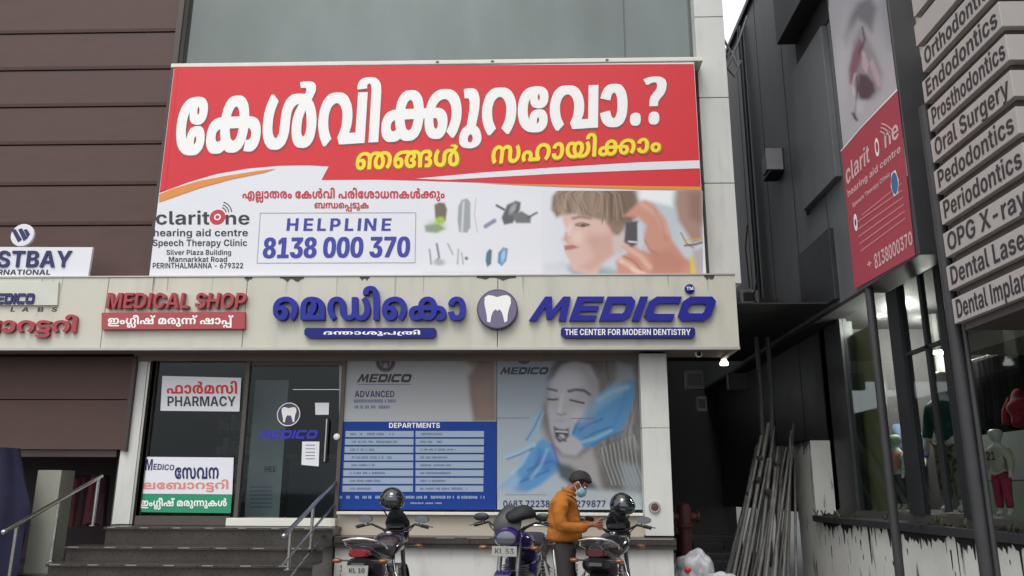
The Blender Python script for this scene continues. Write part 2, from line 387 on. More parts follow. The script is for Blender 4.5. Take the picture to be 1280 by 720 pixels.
# outlines of the Malayalam letters used on the signs: (advance, [contours as x, y, x, y ...]) in 1/250 em
MG = {
0:(77,[]),
1:(130,[[65,-3,48,-1,34,3,22,11,14,20,9,32,7,46,9,59,14,71,23,81,34,88,48,93,65,95,82,93,96,88,108,81,116,72,122,60,123,46,122,32,116,20,108,10,96,3,82,-1],[65,66,58,64,52,61,48,54,46,46,48,37,52,31,58,27,65,26,73,27,79,31,83,37,84,46,83,54,79,61,72,64]]),
2:(272,[[92,145,108,144,122,141,133,138,142,133,158,121,145,123,155,133,168,139,182,143,198,145,213,143,227,139,238,133,247,125,254,115,259,103,263,91,264,78,262,58,257,41,250,28,239,17,231,12,222,7,211,4,199,2,184,0,65,0,58,-2,54,-5,53,-10,54,-14,55,-16,60,-19,70,-21,258,-21,258,-51,60,-51,48,-49,37,-47,28,-43,20,-37,15,-30,11,-22,10,-11,11,-2,14,7,19,14,26,20,31,23,45,27,63,29,157,30,182,31,191,33,198,35,204,38,209,42,214,49,218,57,219,66,220,76,219,86,217,95,213,103,208,109,201,113,193,115,188,114,180,111,177,108,175,104,173,98,171,81,171,39,129,39,128,84,126,95,123,102,118,108,113,111,107,113,99,115,83,115,70,113,58,109,49,103,45,96,43,79,44,70,47,64,52,60,58,59,64,60,69,63,71,67,72,72,70,79,66,84,58,85,52,85,46,83,34,78,18,86,30,96,38,100,47,104,57,107,66,108,80,107,91,103,100,98,106,90,109,82,110,72,109,62,105,53,99,45,89,39,76,35,59,33,45,35,33,39,23,46,15,56,10,68,8,82,11,98,18,113,30,126,46,136,59,141,75,144]]),
3:(358,[[69,92,83,91,95,89,104,85,116,76,124,66,129,55,131,43,129,30,125,18,124,30,241,30,240,0,96,0,81,16,87,27,89,33,90,41,88,49,85,56,79,61,70,62,63,62,58,60,54,56,52,52,50,46,49,40,50,32,53,25,60,11,27,-3,19,7,12,18,8,29,7,42,9,57,15,69,24,79,37,86,52,91],[252,145,275,143,295,137,311,129,324,117,335,102,342,84,346,65,348,42,347,22,343,4,338,-13,331,-28,323,-43,313,-57,278,-39,286,-26,293,-14,298,-1,301,13,303,27,304,43,303,57,301,71,297,83,292,94,285,103,276,109,265,113,252,115,240,114,230,110,221,105,210,93,203,77,198,57,197,35,197,10,199,-1,201,-10,204,-18,208,-23,213,-27,219,-28,223,-27,225,-25,227,-22,228,-15,228,96,271,96,271,-6,270,-21,267,-32,263,-40,257,-46,250,-51,242,-54,232,-56,220,-57,207,-56,195,-52,184,-47,175,-39,168,-29,162,-16,157,-1,155,17,154,37,155,58,160,79,167,97,178,113,192,126,209,136,222,141,236,144]]),
4:(297,[[61,-3,45,-2,32,2,21,9,13,17,8,28,7,41,8,53,13,63,19,71,27,77,35,81,43,84,64,88,93,89,209,89,229,88,246,86,259,83,271,77,279,71,285,63,288,54,290,41,288,28,283,17,275,8,264,2,252,-2,237,-3,225,-2,214,0,220,28,232,27,239,28,244,31,247,35,248,41,248,46,246,49,241,54,235,57,229,58,210,59,82,59,64,58,59,56,54,54,49,49,48,42,48,37,50,33,52,30,56,28,61,27,74,27,81,29,88,32,95,37,112,11,96,3,88,0,80,-2],[149,145,165,144,179,140,191,135,200,128,208,120,214,109,219,92,221,71,220,56,217,43,213,31,206,21,198,12,189,6,177,1,164,-2,149,-3,132,-2,117,2,104,9,94,19,87,29,82,42,78,56,77,71,79,93,85,111,96,125,110,136,128,142],[149,115,140,114,132,110,127,103,122,95,120,84,119,71,120,58,123,47,127,38,132,32,140,28,149,27,158,28,166,32,171,38,175,47,178,58,179,71,178,84,175,95,171,103,166,110,158,114]]),
5:(417,[[103,145,125,143,142,139,158,131,172,119,185,57,185,0,142,0,142,68,141,83,139,94,136,101,131,107,125,110,119,113,112,114,102,115,88,113,75,109,64,101,55,90,49,77,48,61,48,48,50,39,53,32,57,28,62,26,67,25,75,27,78,29,80,33,81,37,81,43,80,50,77,56,72,59,66,61,57,59,49,56,42,49,33,40,28,68,38,76,49,82,62,87,77,89,91,87,102,83,111,76,118,68,122,57,123,44,121,31,117,19,109,10,99,3,85,-2,68,-3,53,-1,38,4,26,12,17,24,12,35,10,47,9,61,10,78,14,93,21,107,31,118,42,127,55,135,78,142],[229,145,244,144,257,142,270,138,282,133,289,127,308,115,321,99,328,87,332,73,333,57,331,38,326,23,317,12,305,3,290,-1,271,-3,252,-1,237,4,224,12,216,24,210,39,208,57,210,72,214,86,221,98,230,109,241,118,263,132,276,138,289,142,304,144,320,145,343,143,362,138,378,131,389,121,398,110,404,97,407,84,408,71,407,55,404,41,398,28,391,17,381,7,371,-3,341,17,354,33,358,41,362,50,364,60,365,70,364,83,360,94,353,103,344,110,332,114,317,116,298,114,286,111,276,106,268,98,261,90,256,80,252,69,251,58,252,47,254,39,257,33,261,30,266,27,271,27,276,27,280,29,284,33,287,39,289,47,290,57,289,69,286,80,281,90,275,98,267,105,258,111,247,114,228,116,217,115,209,113,203,110,198,107,192,100,188,91,185,79,185,62,185,5,146,5,146,63,156,117,173,131,184,136,196,141,211,144]]),
6:(159,[[77,145,100,143,121,139,139,133,154,127,137,101,123,106,110,111,95,113,79,114,70,114,63,112,57,110,54,107,52,104,51,100,51,97,53,93,59,89,71,87,105,86,120,83,131,79,140,72,145,66,149,60,151,52,152,42,150,30,144,19,135,10,121,3,103,-2,81,-3,58,-2,38,2,20,7,4,15,20,42,39,34,48,31,67,28,87,28,95,29,101,32,105,35,107,39,108,43,107,48,104,52,100,54,89,56,56,57,41,60,28,64,18,71,13,76,10,83,8,90,7,100,9,112,15,123,24,132,38,139,55,143]]),
7:(343,[[166,-3,153,-2,142,1,131,5,122,12,116,18,112,25,108,33,106,42,104,53,103,86,102,95,100,102,97,108,94,111,90,113,86,114,80,114,73,113,66,111,61,105,56,98,53,87,53,74,53,64,55,54,58,45,62,36,75,17,44,-3,34,9,25,21,18,33,13,46,10,60,9,75,11,94,18,111,28,125,42,136,60,142,80,145,96,144,109,141,120,136,129,130,135,123,140,116,143,107,146,98,147,86,148,56,149,47,151,39,154,34,157,31,166,28,171,27,176,28,184,31,188,33,191,38,193,45,194,63,194,142,237,142,237,62,239,44,240,39,243,34,246,31,255,28,259,27,267,28,275,31,281,37,286,45,289,55,290,68,290,78,288,87,285,96,281,105,268,125,299,145,309,133,318,121,325,109,330,96,333,82,334,67,332,48,326,31,316,17,302,6,291,1,278,-2,264,-3,249,-2,236,2,225,7,214,16,217,17,207,8,196,2,183,-2]]),
8:(292,[[145,-3,127,-1,111,4,99,12,90,24,84,39,82,57,84,72,88,86,95,98,104,109,115,118,137,132,150,138,163,142,178,144,194,145,217,143,236,138,252,131,264,121,272,110,278,97,282,84,283,71,281,55,278,41,272,28,265,17,256,7,245,-3,215,17,228,33,233,41,236,50,238,60,239,70,238,83,234,94,227,103,218,110,206,114,192,116,178,115,161,111,151,106,142,98,135,90,130,80,127,69,125,58,126,47,128,39,131,33,135,30,140,27,145,27,150,27,154,29,158,33,162,39,164,47,164,57,163,69,160,80,156,90,149,98,141,105,132,111,120,114,110,116,88,114,75,110,65,103,58,94,54,83,52,70,53,60,55,51,59,42,63,34,77,17,46,-3,36,7,27,17,19,29,14,41,10,55,9,71,10,84,14,97,20,109,29,121,41,130,57,138,70,142,84,144,101,145,116,144,130,142,143,138,156,133,182,115,196,99,202,87,206,73,207,57,206,38,200,23,191,12,179,3,164,-1]]),
9:(184,[[109,145,130,143,146,139,158,133,167,125,172,115,173,105,172,94,168,85,162,77,151,70,150,71,162,66,170,57,175,48,176,37,175,25,170,15,162,7,151,2,137,-2,121,-3,111,-3,87,0,92,29,108,27,123,28,129,30,132,34,133,40,133,44,130,49,124,53,114,55,93,55,93,85,112,85,118,86,123,87,126,90,129,94,130,96,131,99,129,106,125,111,118,114,107,115,91,113,78,107,68,98,60,86,55,71,54,53,56,29,61,7,20,-1,16,12,13,27,11,42,10,56,12,73,15,89,21,103,30,115,41,125,54,134,70,140,88,143]]),
10:(256,[[175,-3,165,-3,156,-1,148,1,141,5,126,15,130,16,119,7,108,2,95,-2,79,-3,65,-2,53,1,41,6,27,17,17,31,11,48,9,67,10,82,13,96,18,109,25,121,34,133,44,145,75,125,62,105,58,96,55,87,53,78,53,68,54,55,57,44,62,37,69,31,76,28,84,27,90,28,98,31,101,34,103,38,105,44,107,60,107,142,150,142,150,61,151,45,152,39,155,34,158,31,166,28,172,27,180,28,187,31,194,36,199,44,202,54,204,67,203,77,201,87,198,96,194,105,181,125,212,145,223,133,232,121,238,109,243,96,246,83,247,68,245,49,239,32,229,17,215,6,203,1,190,-2]]),
11:(256,[[81,145,91,144,100,143,108,140,116,137,130,126,126,126,137,134,148,140,161,143,177,145,191,144,204,141,215,135,229,125,239,111,245,94,247,75,246,60,243,46,238,33,231,21,223,9,212,-3,181,17,194,36,198,45,201,54,203,64,204,73,202,87,199,97,194,105,187,110,180,114,172,115,166,114,158,110,156,108,153,103,151,98,149,81,149,0,107,0,107,80,105,97,104,103,101,108,98,110,90,114,84,115,76,114,69,110,63,105,57,97,54,87,53,74,53,64,55,55,58,46,62,37,75,17,44,-3,33,9,24,21,18,33,13,46,10,59,9,74,11,93,17,110,27,124,42,135,53,140,66,144]]),
12:(250,[[69,92,83,91,95,89,104,85,116,76,124,66,129,55,131,43,129,30,125,18,124,30,192,30,192,142,235,142,235,0,96,0,81,16,87,27,89,33,90,41,88,49,85,56,79,61,70,62,63,62,58,60,54,56,52,52,50,46,49,40,50,32,53,25,60,11,27,-3,19,7,12,18,8,29,7,42,9,57,15,69,24,79,37,86,52,91]]),
13:(318,[[69,92,83,91,95,89,104,85,116,76,124,66,129,55,131,43,129,30,125,18,124,30,191,30,191,0,96,0,81,16,87,27,89,33,90,41,88,49,85,56,79,61,70,62,63,62,58,60,54,56,52,52,50,46,49,40,50,32,53,25,60,11,27,-3,19,7,12,18,8,29,7,42,9,57,15,69,24,79,37,86,52,91],[231,145,248,143,262,140,275,134,286,126,294,116,300,105,303,91,304,72,304,0,158,0,159,85,160,96,163,105,166,113,171,120,177,127,188,135,201,140,215,143],[232,114,225,114,219,112,214,110,209,106,206,101,203,93,201,84,201,71,201,30,262,30,261,83,260,93,257,101,253,106,249,110,245,112,239,114]]),
14:(372,[[103,145,125,143,142,139,158,131,172,119,179,101,185,73,185,0,142,0,142,68,141,83,139,94,136,101,131,107,125,110,119,113,112,114,102,115,88,113,75,109,64,101,55,90,49,77,48,61,48,48,50,39,53,32,57,28,62,26,67,25,75,27,78,29,80,33,81,37,81,43,80,50,77,56,72,59,66,61,57,59,49,56,42,49,33,40,28,68,38,76,49,82,62,87,77,89,91,87,102,83,111,76,118,68,122,57,123,44,121,31,117,19,109,10,99,3,85,-2,68,-3,53,-1,38,4,26,12,17,24,12,35,10,47,9,61,10,78,14,93,21,107,31,118,42,127,55,135,78,142],[358,142,358,0,228,0,217,16,229,36,236,55,238,64,239,73,238,87,234,97,229,105,223,110,215,114,207,115,202,114,194,110,188,103,186,98,185,81,185,2,145,2,145,59,157,106,160,125,171,134,183,140,196,143,212,145,226,144,239,141,250,135,264,125,274,110,280,94,282,75,281,56,278,48,271,32,266,24,257,30,315,30,315,142]]),
15:(210,[[102,145,124,143,142,140,159,134,172,126,179,119,186,111,190,102,194,91,196,78,196,62,196,0,13,0,13,62,14,77,16,90,20,102,24,111,31,119,38,126,51,134,65,140,82,143],[82,114,76,113,71,111,67,107,63,102,60,96,58,88,56,78,56,17,44,17,57,30,69,42,80,56,88,69,93,83,95,97,95,102,92,109,90,112,87,113],[137,91,136,80,133,69,128,58,121,48,103,28,98,28,110,29,154,30,153,76,151,88,148,98,142,105,135,111,127,116,127,118,131,113,134,107,137,100]]),
16:(294,[[187,-3,174,-2,161,-1,149,3,135,8,127,12,115,21,104,31,95,42,89,55,85,69,84,84,85,93,86,102,93,117,103,129,110,135,118,139,128,142,138,144,148,145,167,143,182,138,195,129,205,117,210,102,212,83,211,68,207,54,200,42,187,27,164,10,148,4,135,0,121,-2,106,-3,83,-1,63,3,47,11,33,21,22,33,14,48,10,65,8,83,10,100,16,115,25,127,38,137,49,141,61,144,75,145,91,143,106,138,119,129,130,116,97,100,92,107,87,111,81,114,75,115,68,114,62,111,57,106,54,100,52,93,51,83,53,68,58,54,66,42,77,33,91,28,108,26,119,26,137,30,147,36,154,43,160,51,165,61,168,72,169,84,168,94,166,102,163,108,158,112,153,114,148,115,143,114,137,112,133,108,130,102,128,94,127,84,128,72,131,61,135,52,141,43,148,36,156,30,182,26,187,26,202,27,215,32,226,40,234,50,239,64,240,80,240,90,237,102,233,113,226,126,259,144,270,128,278,112,283,96,284,79,283,64,280,49,273,36,264,23,251,12,234,4,221,0,205,-2]]),
17:(211,[[102,145,126,143,147,138,164,130,178,119,189,106,197,92,201,76,203,59,201,40,195,25,186,13,174,4,158,-1,139,-3,126,-2,115,0,106,4,95,13,87,24,83,37,81,51,83,66,87,78,94,89,105,96,117,101,132,102,147,101,159,95,170,86,178,76,183,64,185,51,169,51,164,63,160,68,155,72,150,74,143,75,134,74,128,69,124,61,123,51,123,44,125,38,127,33,131,30,135,27,140,27,146,28,151,30,155,35,158,41,160,50,161,64,160,81,156,91,151,98,143,105,133,110,121,113,106,114,90,113,76,109,66,103,59,94,54,83,53,70,54,60,56,51,59,42,64,34,77,17,46,-3,36,7,27,17,19,29,14,41,10,55,9,71,10,84,14,98,20,110,30,121,43,131,59,138,79,143]]),
18:(191,[[96,145,118,143,136,138,151,131,163,121,172,110,178,97,181,84,182,71,181,55,178,41,172,29,164,17,155,7,145,-3,114,17,127,33,132,41,135,50,137,60,138,70,137,83,133,94,127,102,118,109,108,113,96,114,84,113,74,109,65,103,59,94,54,83,53,70,54,60,56,51,59,42,64,34,77,17,46,-3,36,7,27,17,19,29,14,41,10,55,9,71,10,84,14,97,20,109,28,121,40,130,55,138,74,143]]),
19:(240,[[226,142,226,0,13,0,13,75,15,93,19,108,25,119,33,128,43,135,55,140,69,144,85,145,101,144,115,140,127,135,136,128,145,118,151,106,154,92,156,74,156,53,56,53,56,30,183,30,183,142],[85,115,76,114,68,111,63,106,58,96,56,82,113,82,111,96,106,106,100,111,93,114]]),
20:(271,[[96,145,118,143,136,138,151,131,162,121,171,110,177,98,181,85,182,72,181,58,178,46,173,36,167,27,150,8,160,30,213,30,213,142,256,142,256,0,130,0,117,20,128,34,132,42,135,50,137,60,138,70,137,83,133,94,127,102,118,109,108,113,96,114,84,113,74,109,65,103,59,94,54,83,53,70,54,60,56,51,59,42,64,33,77,17,46,-3,36,7,27,17,19,29,14,41,10,55,9,71,10,84,14,97,20,109,28,121,40,130,55,138,74,143]]),
21:(296,[[190,145,212,143,232,138,249,130,262,120,273,107,281,93,286,76,287,59,285,40,280,25,271,13,258,4,242,-1,224,-3,211,-2,200,0,190,4,179,13,171,24,167,37,166,51,167,66,171,78,179,89,189,96,202,101,217,102,231,101,244,95,254,86,262,76,267,64,270,51,253,51,251,57,249,63,245,68,240,72,234,74,227,75,218,74,212,69,208,61,207,51,207,44,209,38,212,33,215,30,220,27,225,27,231,28,236,30,240,35,243,41,245,50,245,60,244,78,244,81,241,91,236,98,228,105,218,110,206,113,192,114,181,114,172,112,165,109,160,106,153,98,149,89,146,77,145,47,141,33,136,21,128,12,119,5,108,1,94,-2,79,-3,59,-1,41,6,28,16,17,30,11,47,9,67,10,82,13,96,18,109,25,121,34,133,44,145,75,125,62,105,58,96,55,87,53,78,53,68,53,54,56,44,60,36,66,31,73,28,80,27,89,29,93,31,96,34,99,39,101,45,102,52,104,87,108,103,116,116,126,126,139,135,153,140,170,144]]),
22:(331,[[69,92,83,91,95,89,104,85,116,76,124,66,129,55,131,43,129,30,125,18,124,30,192,30,198,0,96,0,81,16,87,27,89,33,90,41,88,49,85,56,79,61,70,62,63,62,58,60,54,56,52,52,50,46,49,40,50,32,53,25,60,11,27,-3,19,7,12,18,8,29,7,42,9,57,15,69,24,79,37,86,52,91],[185,0,184,106,182,111,179,114,177,115,170,114,166,112,164,108,163,102,164,98,165,94,168,90,172,87,179,85,188,85,204,85,217,86,229,90,239,96,248,104,256,113,263,123,274,142,316,142,316,0],[175,145,186,144,196,142,204,139,211,134,218,127,223,118,226,107,227,92,227,30,274,30,274,74,276,97,277,93,268,81,258,72,246,65,234,60,222,57,210,56,175,57,161,59,150,63,138,70,130,80,125,91,123,103,125,113,129,123,137,132,147,139,159,143]]),
23:(343,[[176,145,190,144,201,141,212,136,221,130,227,124,231,117,235,108,237,99,239,88,239,56,240,47,242,39,246,34,249,31,257,28,263,27,270,28,277,31,282,36,287,44,289,54,290,68,290,78,288,87,285,96,281,105,268,125,299,145,309,133,318,121,325,109,330,96,333,82,334,67,332,47,325,30,315,16,301,6,290,1,277,-2,263,-3,247,-2,234,1,223,6,213,12,208,18,203,26,200,34,197,44,196,55,195,86,194,95,192,102,189,108,182,113,177,114,167,114,158,111,155,108,152,103,150,97,148,78,148,0,106,0,106,80,104,97,103,103,97,111,88,114,84,115,76,113,68,110,62,105,57,97,54,86,53,73,53,64,55,54,58,45,62,36,75,17,44,-3,34,9,25,21,18,33,13,46,10,60,9,75,11,94,17,111,27,125,41,135,52,141,65,144,79,145,94,143,107,140,118,134,129,126,126,125,136,133,147,140,160,143]]),
24:(337,[[69,92,83,91,95,89,104,85,116,76,124,66,129,55,131,43,129,30,125,18,124,30,192,30,198,0,96,0,81,16,87,27,89,33,90,41,88,49,85,56,79,61,70,62,63,62,58,60,54,56,52,52,50,46,49,40,50,32,53,25,60,11,27,-3,19,7,12,18,8,29,7,42,9,57,15,69,24,79,37,86,52,91],[241,145,263,143,282,138,297,131,309,121,317,110,323,97,327,84,328,71,327,55,323,42,318,29,310,18,301,7,290,-3,260,17,272,33,277,41,281,50,283,60,284,70,282,83,279,94,272,102,264,109,254,113,241,114,230,113,219,109,211,103,204,94,200,83,199,70,199,60,201,51,204,43,209,35,220,20,206,0,191,0,167,30,162,39,158,49,156,59,155,71,156,84,160,97,166,109,174,121,186,130,201,138,219,143]]),
25:(149,[[140,71,139,57,137,43,133,31,126,19,117,10,105,3,90,-2,71,-3,54,-2,41,1,30,7,21,13,15,21,10,29,4,46,48,54,53,40,56,35,60,30,65,28,72,27,80,28,86,32,90,39,94,47,95,58,96,71,95,83,94,94,90,103,86,109,80,113,72,115,66,114,61,111,56,107,53,101,49,88,5,96,12,113,18,121,25,129,34,135,44,140,58,144,73,145,91,143,106,139,117,131,126,122,133,111,137,99,139,85]]),
26:(72,[[-5,213,6,212,16,211,25,208,32,204,40,197,47,189,52,180,55,168,57,154,58,137,58,0,15,0,14,145,13,162,12,169,8,177,2,182,-1,183,-10,183,-16,180,-19,177,-20,173,-21,168,-19,160,-61,155,-63,161,-64,169,-62,182,-56,193,-47,202,-36,208,-21,212]]),
27:(72,[[-24,213,-9,212,4,210,16,207,26,201,37,193,45,184,51,173,54,160,57,145,58,127,58,0,15,0,14,143,13,156,11,167,8,175,3,182,-3,186,-13,189,-27,190,-35,189,-42,185,-44,182,-44,178,-44,175,-42,172,-39,170,-35,169,-29,170,-26,172,-25,176,-24,180,-25,186,-28,191,-37,199,0,195,2,192,5,182,5,177,4,169,1,161,-4,154,-12,149,-22,145,-35,144,-47,145,-57,148,-65,153,-71,159,-74,168,-76,177,-74,187,-70,196,-64,203,-54,208,-40,212]]),
28:(100,[[47,-60,31,-58,17,-54,6,-47,-2,-37,-7,-26,-8,-13,-7,0,-2,11,6,20,17,27,31,32,46,33,62,32,76,27,87,20,95,11,100,0,102,-14,100,-27,95,-38,87,-47,76,-54,63,-58],[47,-32,54,-31,60,-27,63,-21,65,-13,64,-5,60,1,54,4,46,6,40,4,34,1,30,-5,29,-13,30,-21,34,-27,40,-31],[38,145,53,143,65,138,74,131,80,122,84,112,85,101,84,82,80,64,69,26,29,29,38,64,41,79,41,93,41,101,38,108,33,113,26,114,13,113,7,141,21,144]]),
29:(205,[[69,-3,53,-1,38,4,26,12,17,24,12,35,10,47,9,61,10,79,15,95,23,109,35,121,49,131,66,138,86,143,108,145,130,143,149,138,164,131,176,122,185,111,191,98,195,85,196,71,195,55,191,41,185,29,178,17,169,7,158,-3,128,17,141,33,145,41,149,50,151,60,152,70,151,83,147,94,140,102,131,109,119,113,104,114,88,113,75,108,63,99,55,88,49,75,48,61,48,48,50,39,53,32,57,28,62,26,67,25,75,27,78,29,80,33,81,37,81,43,80,50,77,56,72,59,66,61,57,59,49,56,42,49,33,40,28,68,38,76,49,82,61,87,76,89,91,87,102,83,111,76,118,67,122,57,123,44,121,31,117,19,109,10,99,3,85,-2]]),
30:(169,[[101,-3,82,-2,64,1,48,7,35,14,23,25,15,38,10,53,8,72,10,89,15,104,24,117,35,127,49,135,65,140,83,143,102,145,121,143,136,139,147,133,155,126,159,117,160,107,159,96,155,88,148,81,139,76,128,73,115,72,100,74,89,77,81,82,75,89,73,97,72,106,72,111,73,116,77,123,113,128,106,120,104,114,103,109,104,104,106,100,109,98,114,97,119,98,122,100,124,103,124,107,123,112,120,115,115,118,96,118,80,116,70,111,62,104,56,95,52,84,51,71,52,59,55,48,61,38,68,31,79,26,92,24,111,24,115,25,121,29,123,35,122,39,120,42,117,44,113,45,108,44,104,42,102,38,102,33,102,28,104,23,107,19,111,15,74,20,70,31,70,36,71,45,74,53,80,60,88,65,99,68,114,69,127,69,138,66,147,61,153,54,157,45,159,34,157,24,153,16,145,8,134,2,120,-2]]),
31:(0,[[-32,149,-49,151,-64,155,-74,161,-81,169,-86,180,-87,191,-87,196,-84,209,-46,203,-48,193,-47,188,-46,184,-43,181,-40,179,-31,177,-22,179,-19,181,-16,184,-14,188,-14,193,-15,203,21,209,24,196,24,191,23,180,18,169,11,161,1,155,-14,151]]),
32:(211,[[141,-3,122,-1,107,4,95,13,87,24,82,39,80,56,81,68,84,80,89,91,97,101,107,112,119,124,126,132,139,145,143,152,144,159,143,164,140,168,136,170,129,171,113,169,106,196,123,199,143,200,158,199,170,195,178,189,183,182,185,174,186,165,184,152,179,140,170,129,144,104,136,95,130,86,126,76,123,66,122,55,124,41,126,35,130,31,135,28,141,27,149,28,155,34,158,43,160,56,158,71,153,86,145,99,140,104,133,109,121,114,105,115,89,114,77,110,66,104,59,95,54,84,53,70,54,60,56,51,59,42,64,34,77,17,46,-3,36,7,27,17,19,29,14,41,10,55,9,71,10,85,14,98,21,110,30,122,43,131,59,138,79,143,102,145,114,144,137,140,155,133,169,125,181,115,190,102,197,89,202,74,203,58,201,40,196,25,188,13,176,4,161,-1]]),
33:(298,[[229,200,244,199,256,195,264,189,269,182,272,174,272,165,271,152,265,140,256,129,230,104,222,95,217,86,212,76,210,66,209,55,210,41,212,35,216,31,221,28,227,27,235,28,241,34,245,43,246,56,245,63,242,79,240,86,232,99,226,104,220,109,207,114,190,116,181,115,172,113,165,110,159,106,153,99,149,90,147,79,146,54,145,43,142,34,139,26,134,18,129,12,120,6,109,1,96,-2,80,-3,59,-1,42,6,28,16,18,30,11,47,9,67,10,82,13,96,18,109,25,121,34,133,44,145,75,125,62,105,58,96,55,87,53,78,53,68,53,54,56,44,61,36,66,31,73,28,80,27,85,28,90,29,93,31,96,34,100,39,102,46,102,54,104,87,108,103,116,117,126,128,138,135,153,141,170,144,191,145,213,143,223,140,241,134,255,125,267,115,276,103,283,89,288,74,289,58,287,40,283,25,274,13,262,4,247,-1,227,-3,208,-1,193,4,181,13,173,24,168,39,166,56,167,68,170,80,175,91,183,101,193,112,205,124,212,132,225,145,229,152,230,159,229,164,227,168,222,170,211,171,199,169,192,196,209,199]]),
34:(331,[[69,92,83,91,95,89,104,85,116,76,124,66,129,55,131,43,129,30,125,18,124,30,192,30,198,0,96,0,81,16,87,27,89,33,90,41,88,49,85,56,79,61,70,62,63,62,58,60,54,56,52,52,50,46,49,40,50,32,53,25,60,11,27,-3,19,7,12,18,8,29,7,42,9,57,15,69,24,79,37,86,52,91],[185,0,184,106,182,111,179,114,177,115,170,114,166,112,164,108,163,102,164,98,165,94,168,90,172,87,179,85,188,85,204,85,217,86,229,90,239,96,248,104,256,113,263,123,274,142,316,142,316,0],[175,145,186,144,196,142,204,139,211,134,218,127,223,118,226,107,227,92,227,30,274,30,274,74,276,97,277,93,268,81,258,72,246,65,234,60,222,57,210,56,175,57,161,59,150,63,138,70,130,80,125,91,123,103,125,113,129,123,137,132,147,139,159,143],[299,149,281,151,267,155,257,161,249,169,245,180,244,191,244,196,247,209,284,203,283,193,283,188,285,184,288,181,291,179,300,177,308,179,312,181,315,184,316,188,317,193,316,203,352,209,355,196,355,191,353,180,349,169,342,161,331,155,317,151]]),
35:(81,[[83,142,72,117,64,93,58,72,54,53,52,36,52,19,52,5,55,-5,60,-12,65,-16,72,-18,79,-19,93,-18,96,-48,81,-50,61,-49,48,-46,37,-42,28,-36,21,-28,16,-19,11,-2,9,19,10,39,12,58,16,77,21,97,38,142]]),
36:(432,[[149,145,165,144,179,140,191,135,200,128,208,120,214,109,219,92,221,71,220,56,217,43,213,31,206,21,198,12,189,6,177,1,164,-2,149,-3,132,-2,117,2,104,9,94,19,87,29,82,42,78,56,77,71,79,93,85,111,96,125,110,136,128,142],[149,115,140,114,132,110,127,103,122,95,120,84,119,71,120,58,123,47,127,38,132,32,140,28,149,27,158,28,166,32,171,38,175,47,178,58,179,71,178,84,175,95,171,103,166,110,158,114],[61,-3,45,-2,32,2,21,9,13,17,8,28,7,41,8,53,13,63,19,71,27,77,35,81,43,84,64,88,93,89,283,89,303,88,318,85,330,80,338,74,345,66,349,55,350,43,348,29,343,18,335,9,325,2,312,-2,297,-3,279,-1,264,4,252,12,243,23,238,37,236,55,237,69,239,82,244,96,251,108,260,119,271,128,284,135,299,140,315,144,333,145,356,143,375,138,391,131,403,121,412,110,418,97,422,84,423,71,422,55,418,41,412,29,405,17,396,7,385,-3,355,17,367,33,372,41,376,50,378,60,379,70,377,83,373,94,366,102,357,109,345,113,331,114,319,113,307,110,297,105,288,98,281,89,276,77,274,55,275,45,277,37,280,32,284,29,289,27,294,26,300,27,305,30,307,35,308,41,308,45,305,51,303,54,299,56,294,58,277,59,82,59,64,58,59,56,54,54,49,49,48,42,48,37,50,33,52,30,56,28,61,27,74,27,81,29,88,32,95,37,112,11,96,3,88,0,80,-2]]),
37:(251,[[172,145,192,142,210,136,224,125,234,112,240,95,243,75,242,60,239,46,234,33,227,21,218,9,208,-3,176,17,189,36,194,45,197,55,198,64,199,74,198,87,195,98,191,105,185,111,178,113,171,114,166,114,157,111,154,108,151,102,149,95,148,86,147,55,146,44,143,35,140,26,135,19,129,13,119,7,109,3,96,0,80,-1,59,1,42,7,28,17,17,30,11,47,9,67,10,82,13,96,18,109,25,121,34,133,44,145,75,125,62,105,58,96,55,87,53,78,53,68,53,54,56,44,61,36,66,31,73,28,80,27,86,28,90,29,94,31,97,34,100,39,102,47,103,56,105,93,108,108,114,120,123,130,132,136,142,141,155,144],[186,-84,174,-84,164,-81,155,-78,147,-72,142,-66,138,-59,135,-49,134,-27,132,-19,130,-13,126,-8,122,-5,117,-2,111,-1,104,-1,97,-1,89,-3,82,-7,76,-12,71,-20,69,-34,69,-48,71,-53,73,-57,76,-60,79,-61,87,-61,90,-59,92,-55,93,-50,93,-45,90,-41,87,-39,82,-38,74,-39,68,-42,54,-53,48,-33,58,-26,68,-20,78,-17,88,-15,99,-16,108,-20,115,-25,122,-35,124,-49,123,-59,119,-67,114,-75,106,-80,95,-83,82,-84,69,-83,57,-79,48,-71,42,-62,38,-50,37,-37,38,-23,43,-11,49,0,58,8,69,15,80,19,93,22,106,23,121,22,136,19,143,16,149,13,157,6,164,-2,167,-9,169,-19,170,-39,172,-50,176,-56,183,-59,187,-59,194,-57,201,-53,205,-45,206,-33,205,-22,202,-11,197,-1,190,8,218,21,225,13,231,5,236,-3,239,-12,241,-22,242,-32,240,-47,236,-60,228,-70,217,-78,203,-83]]),
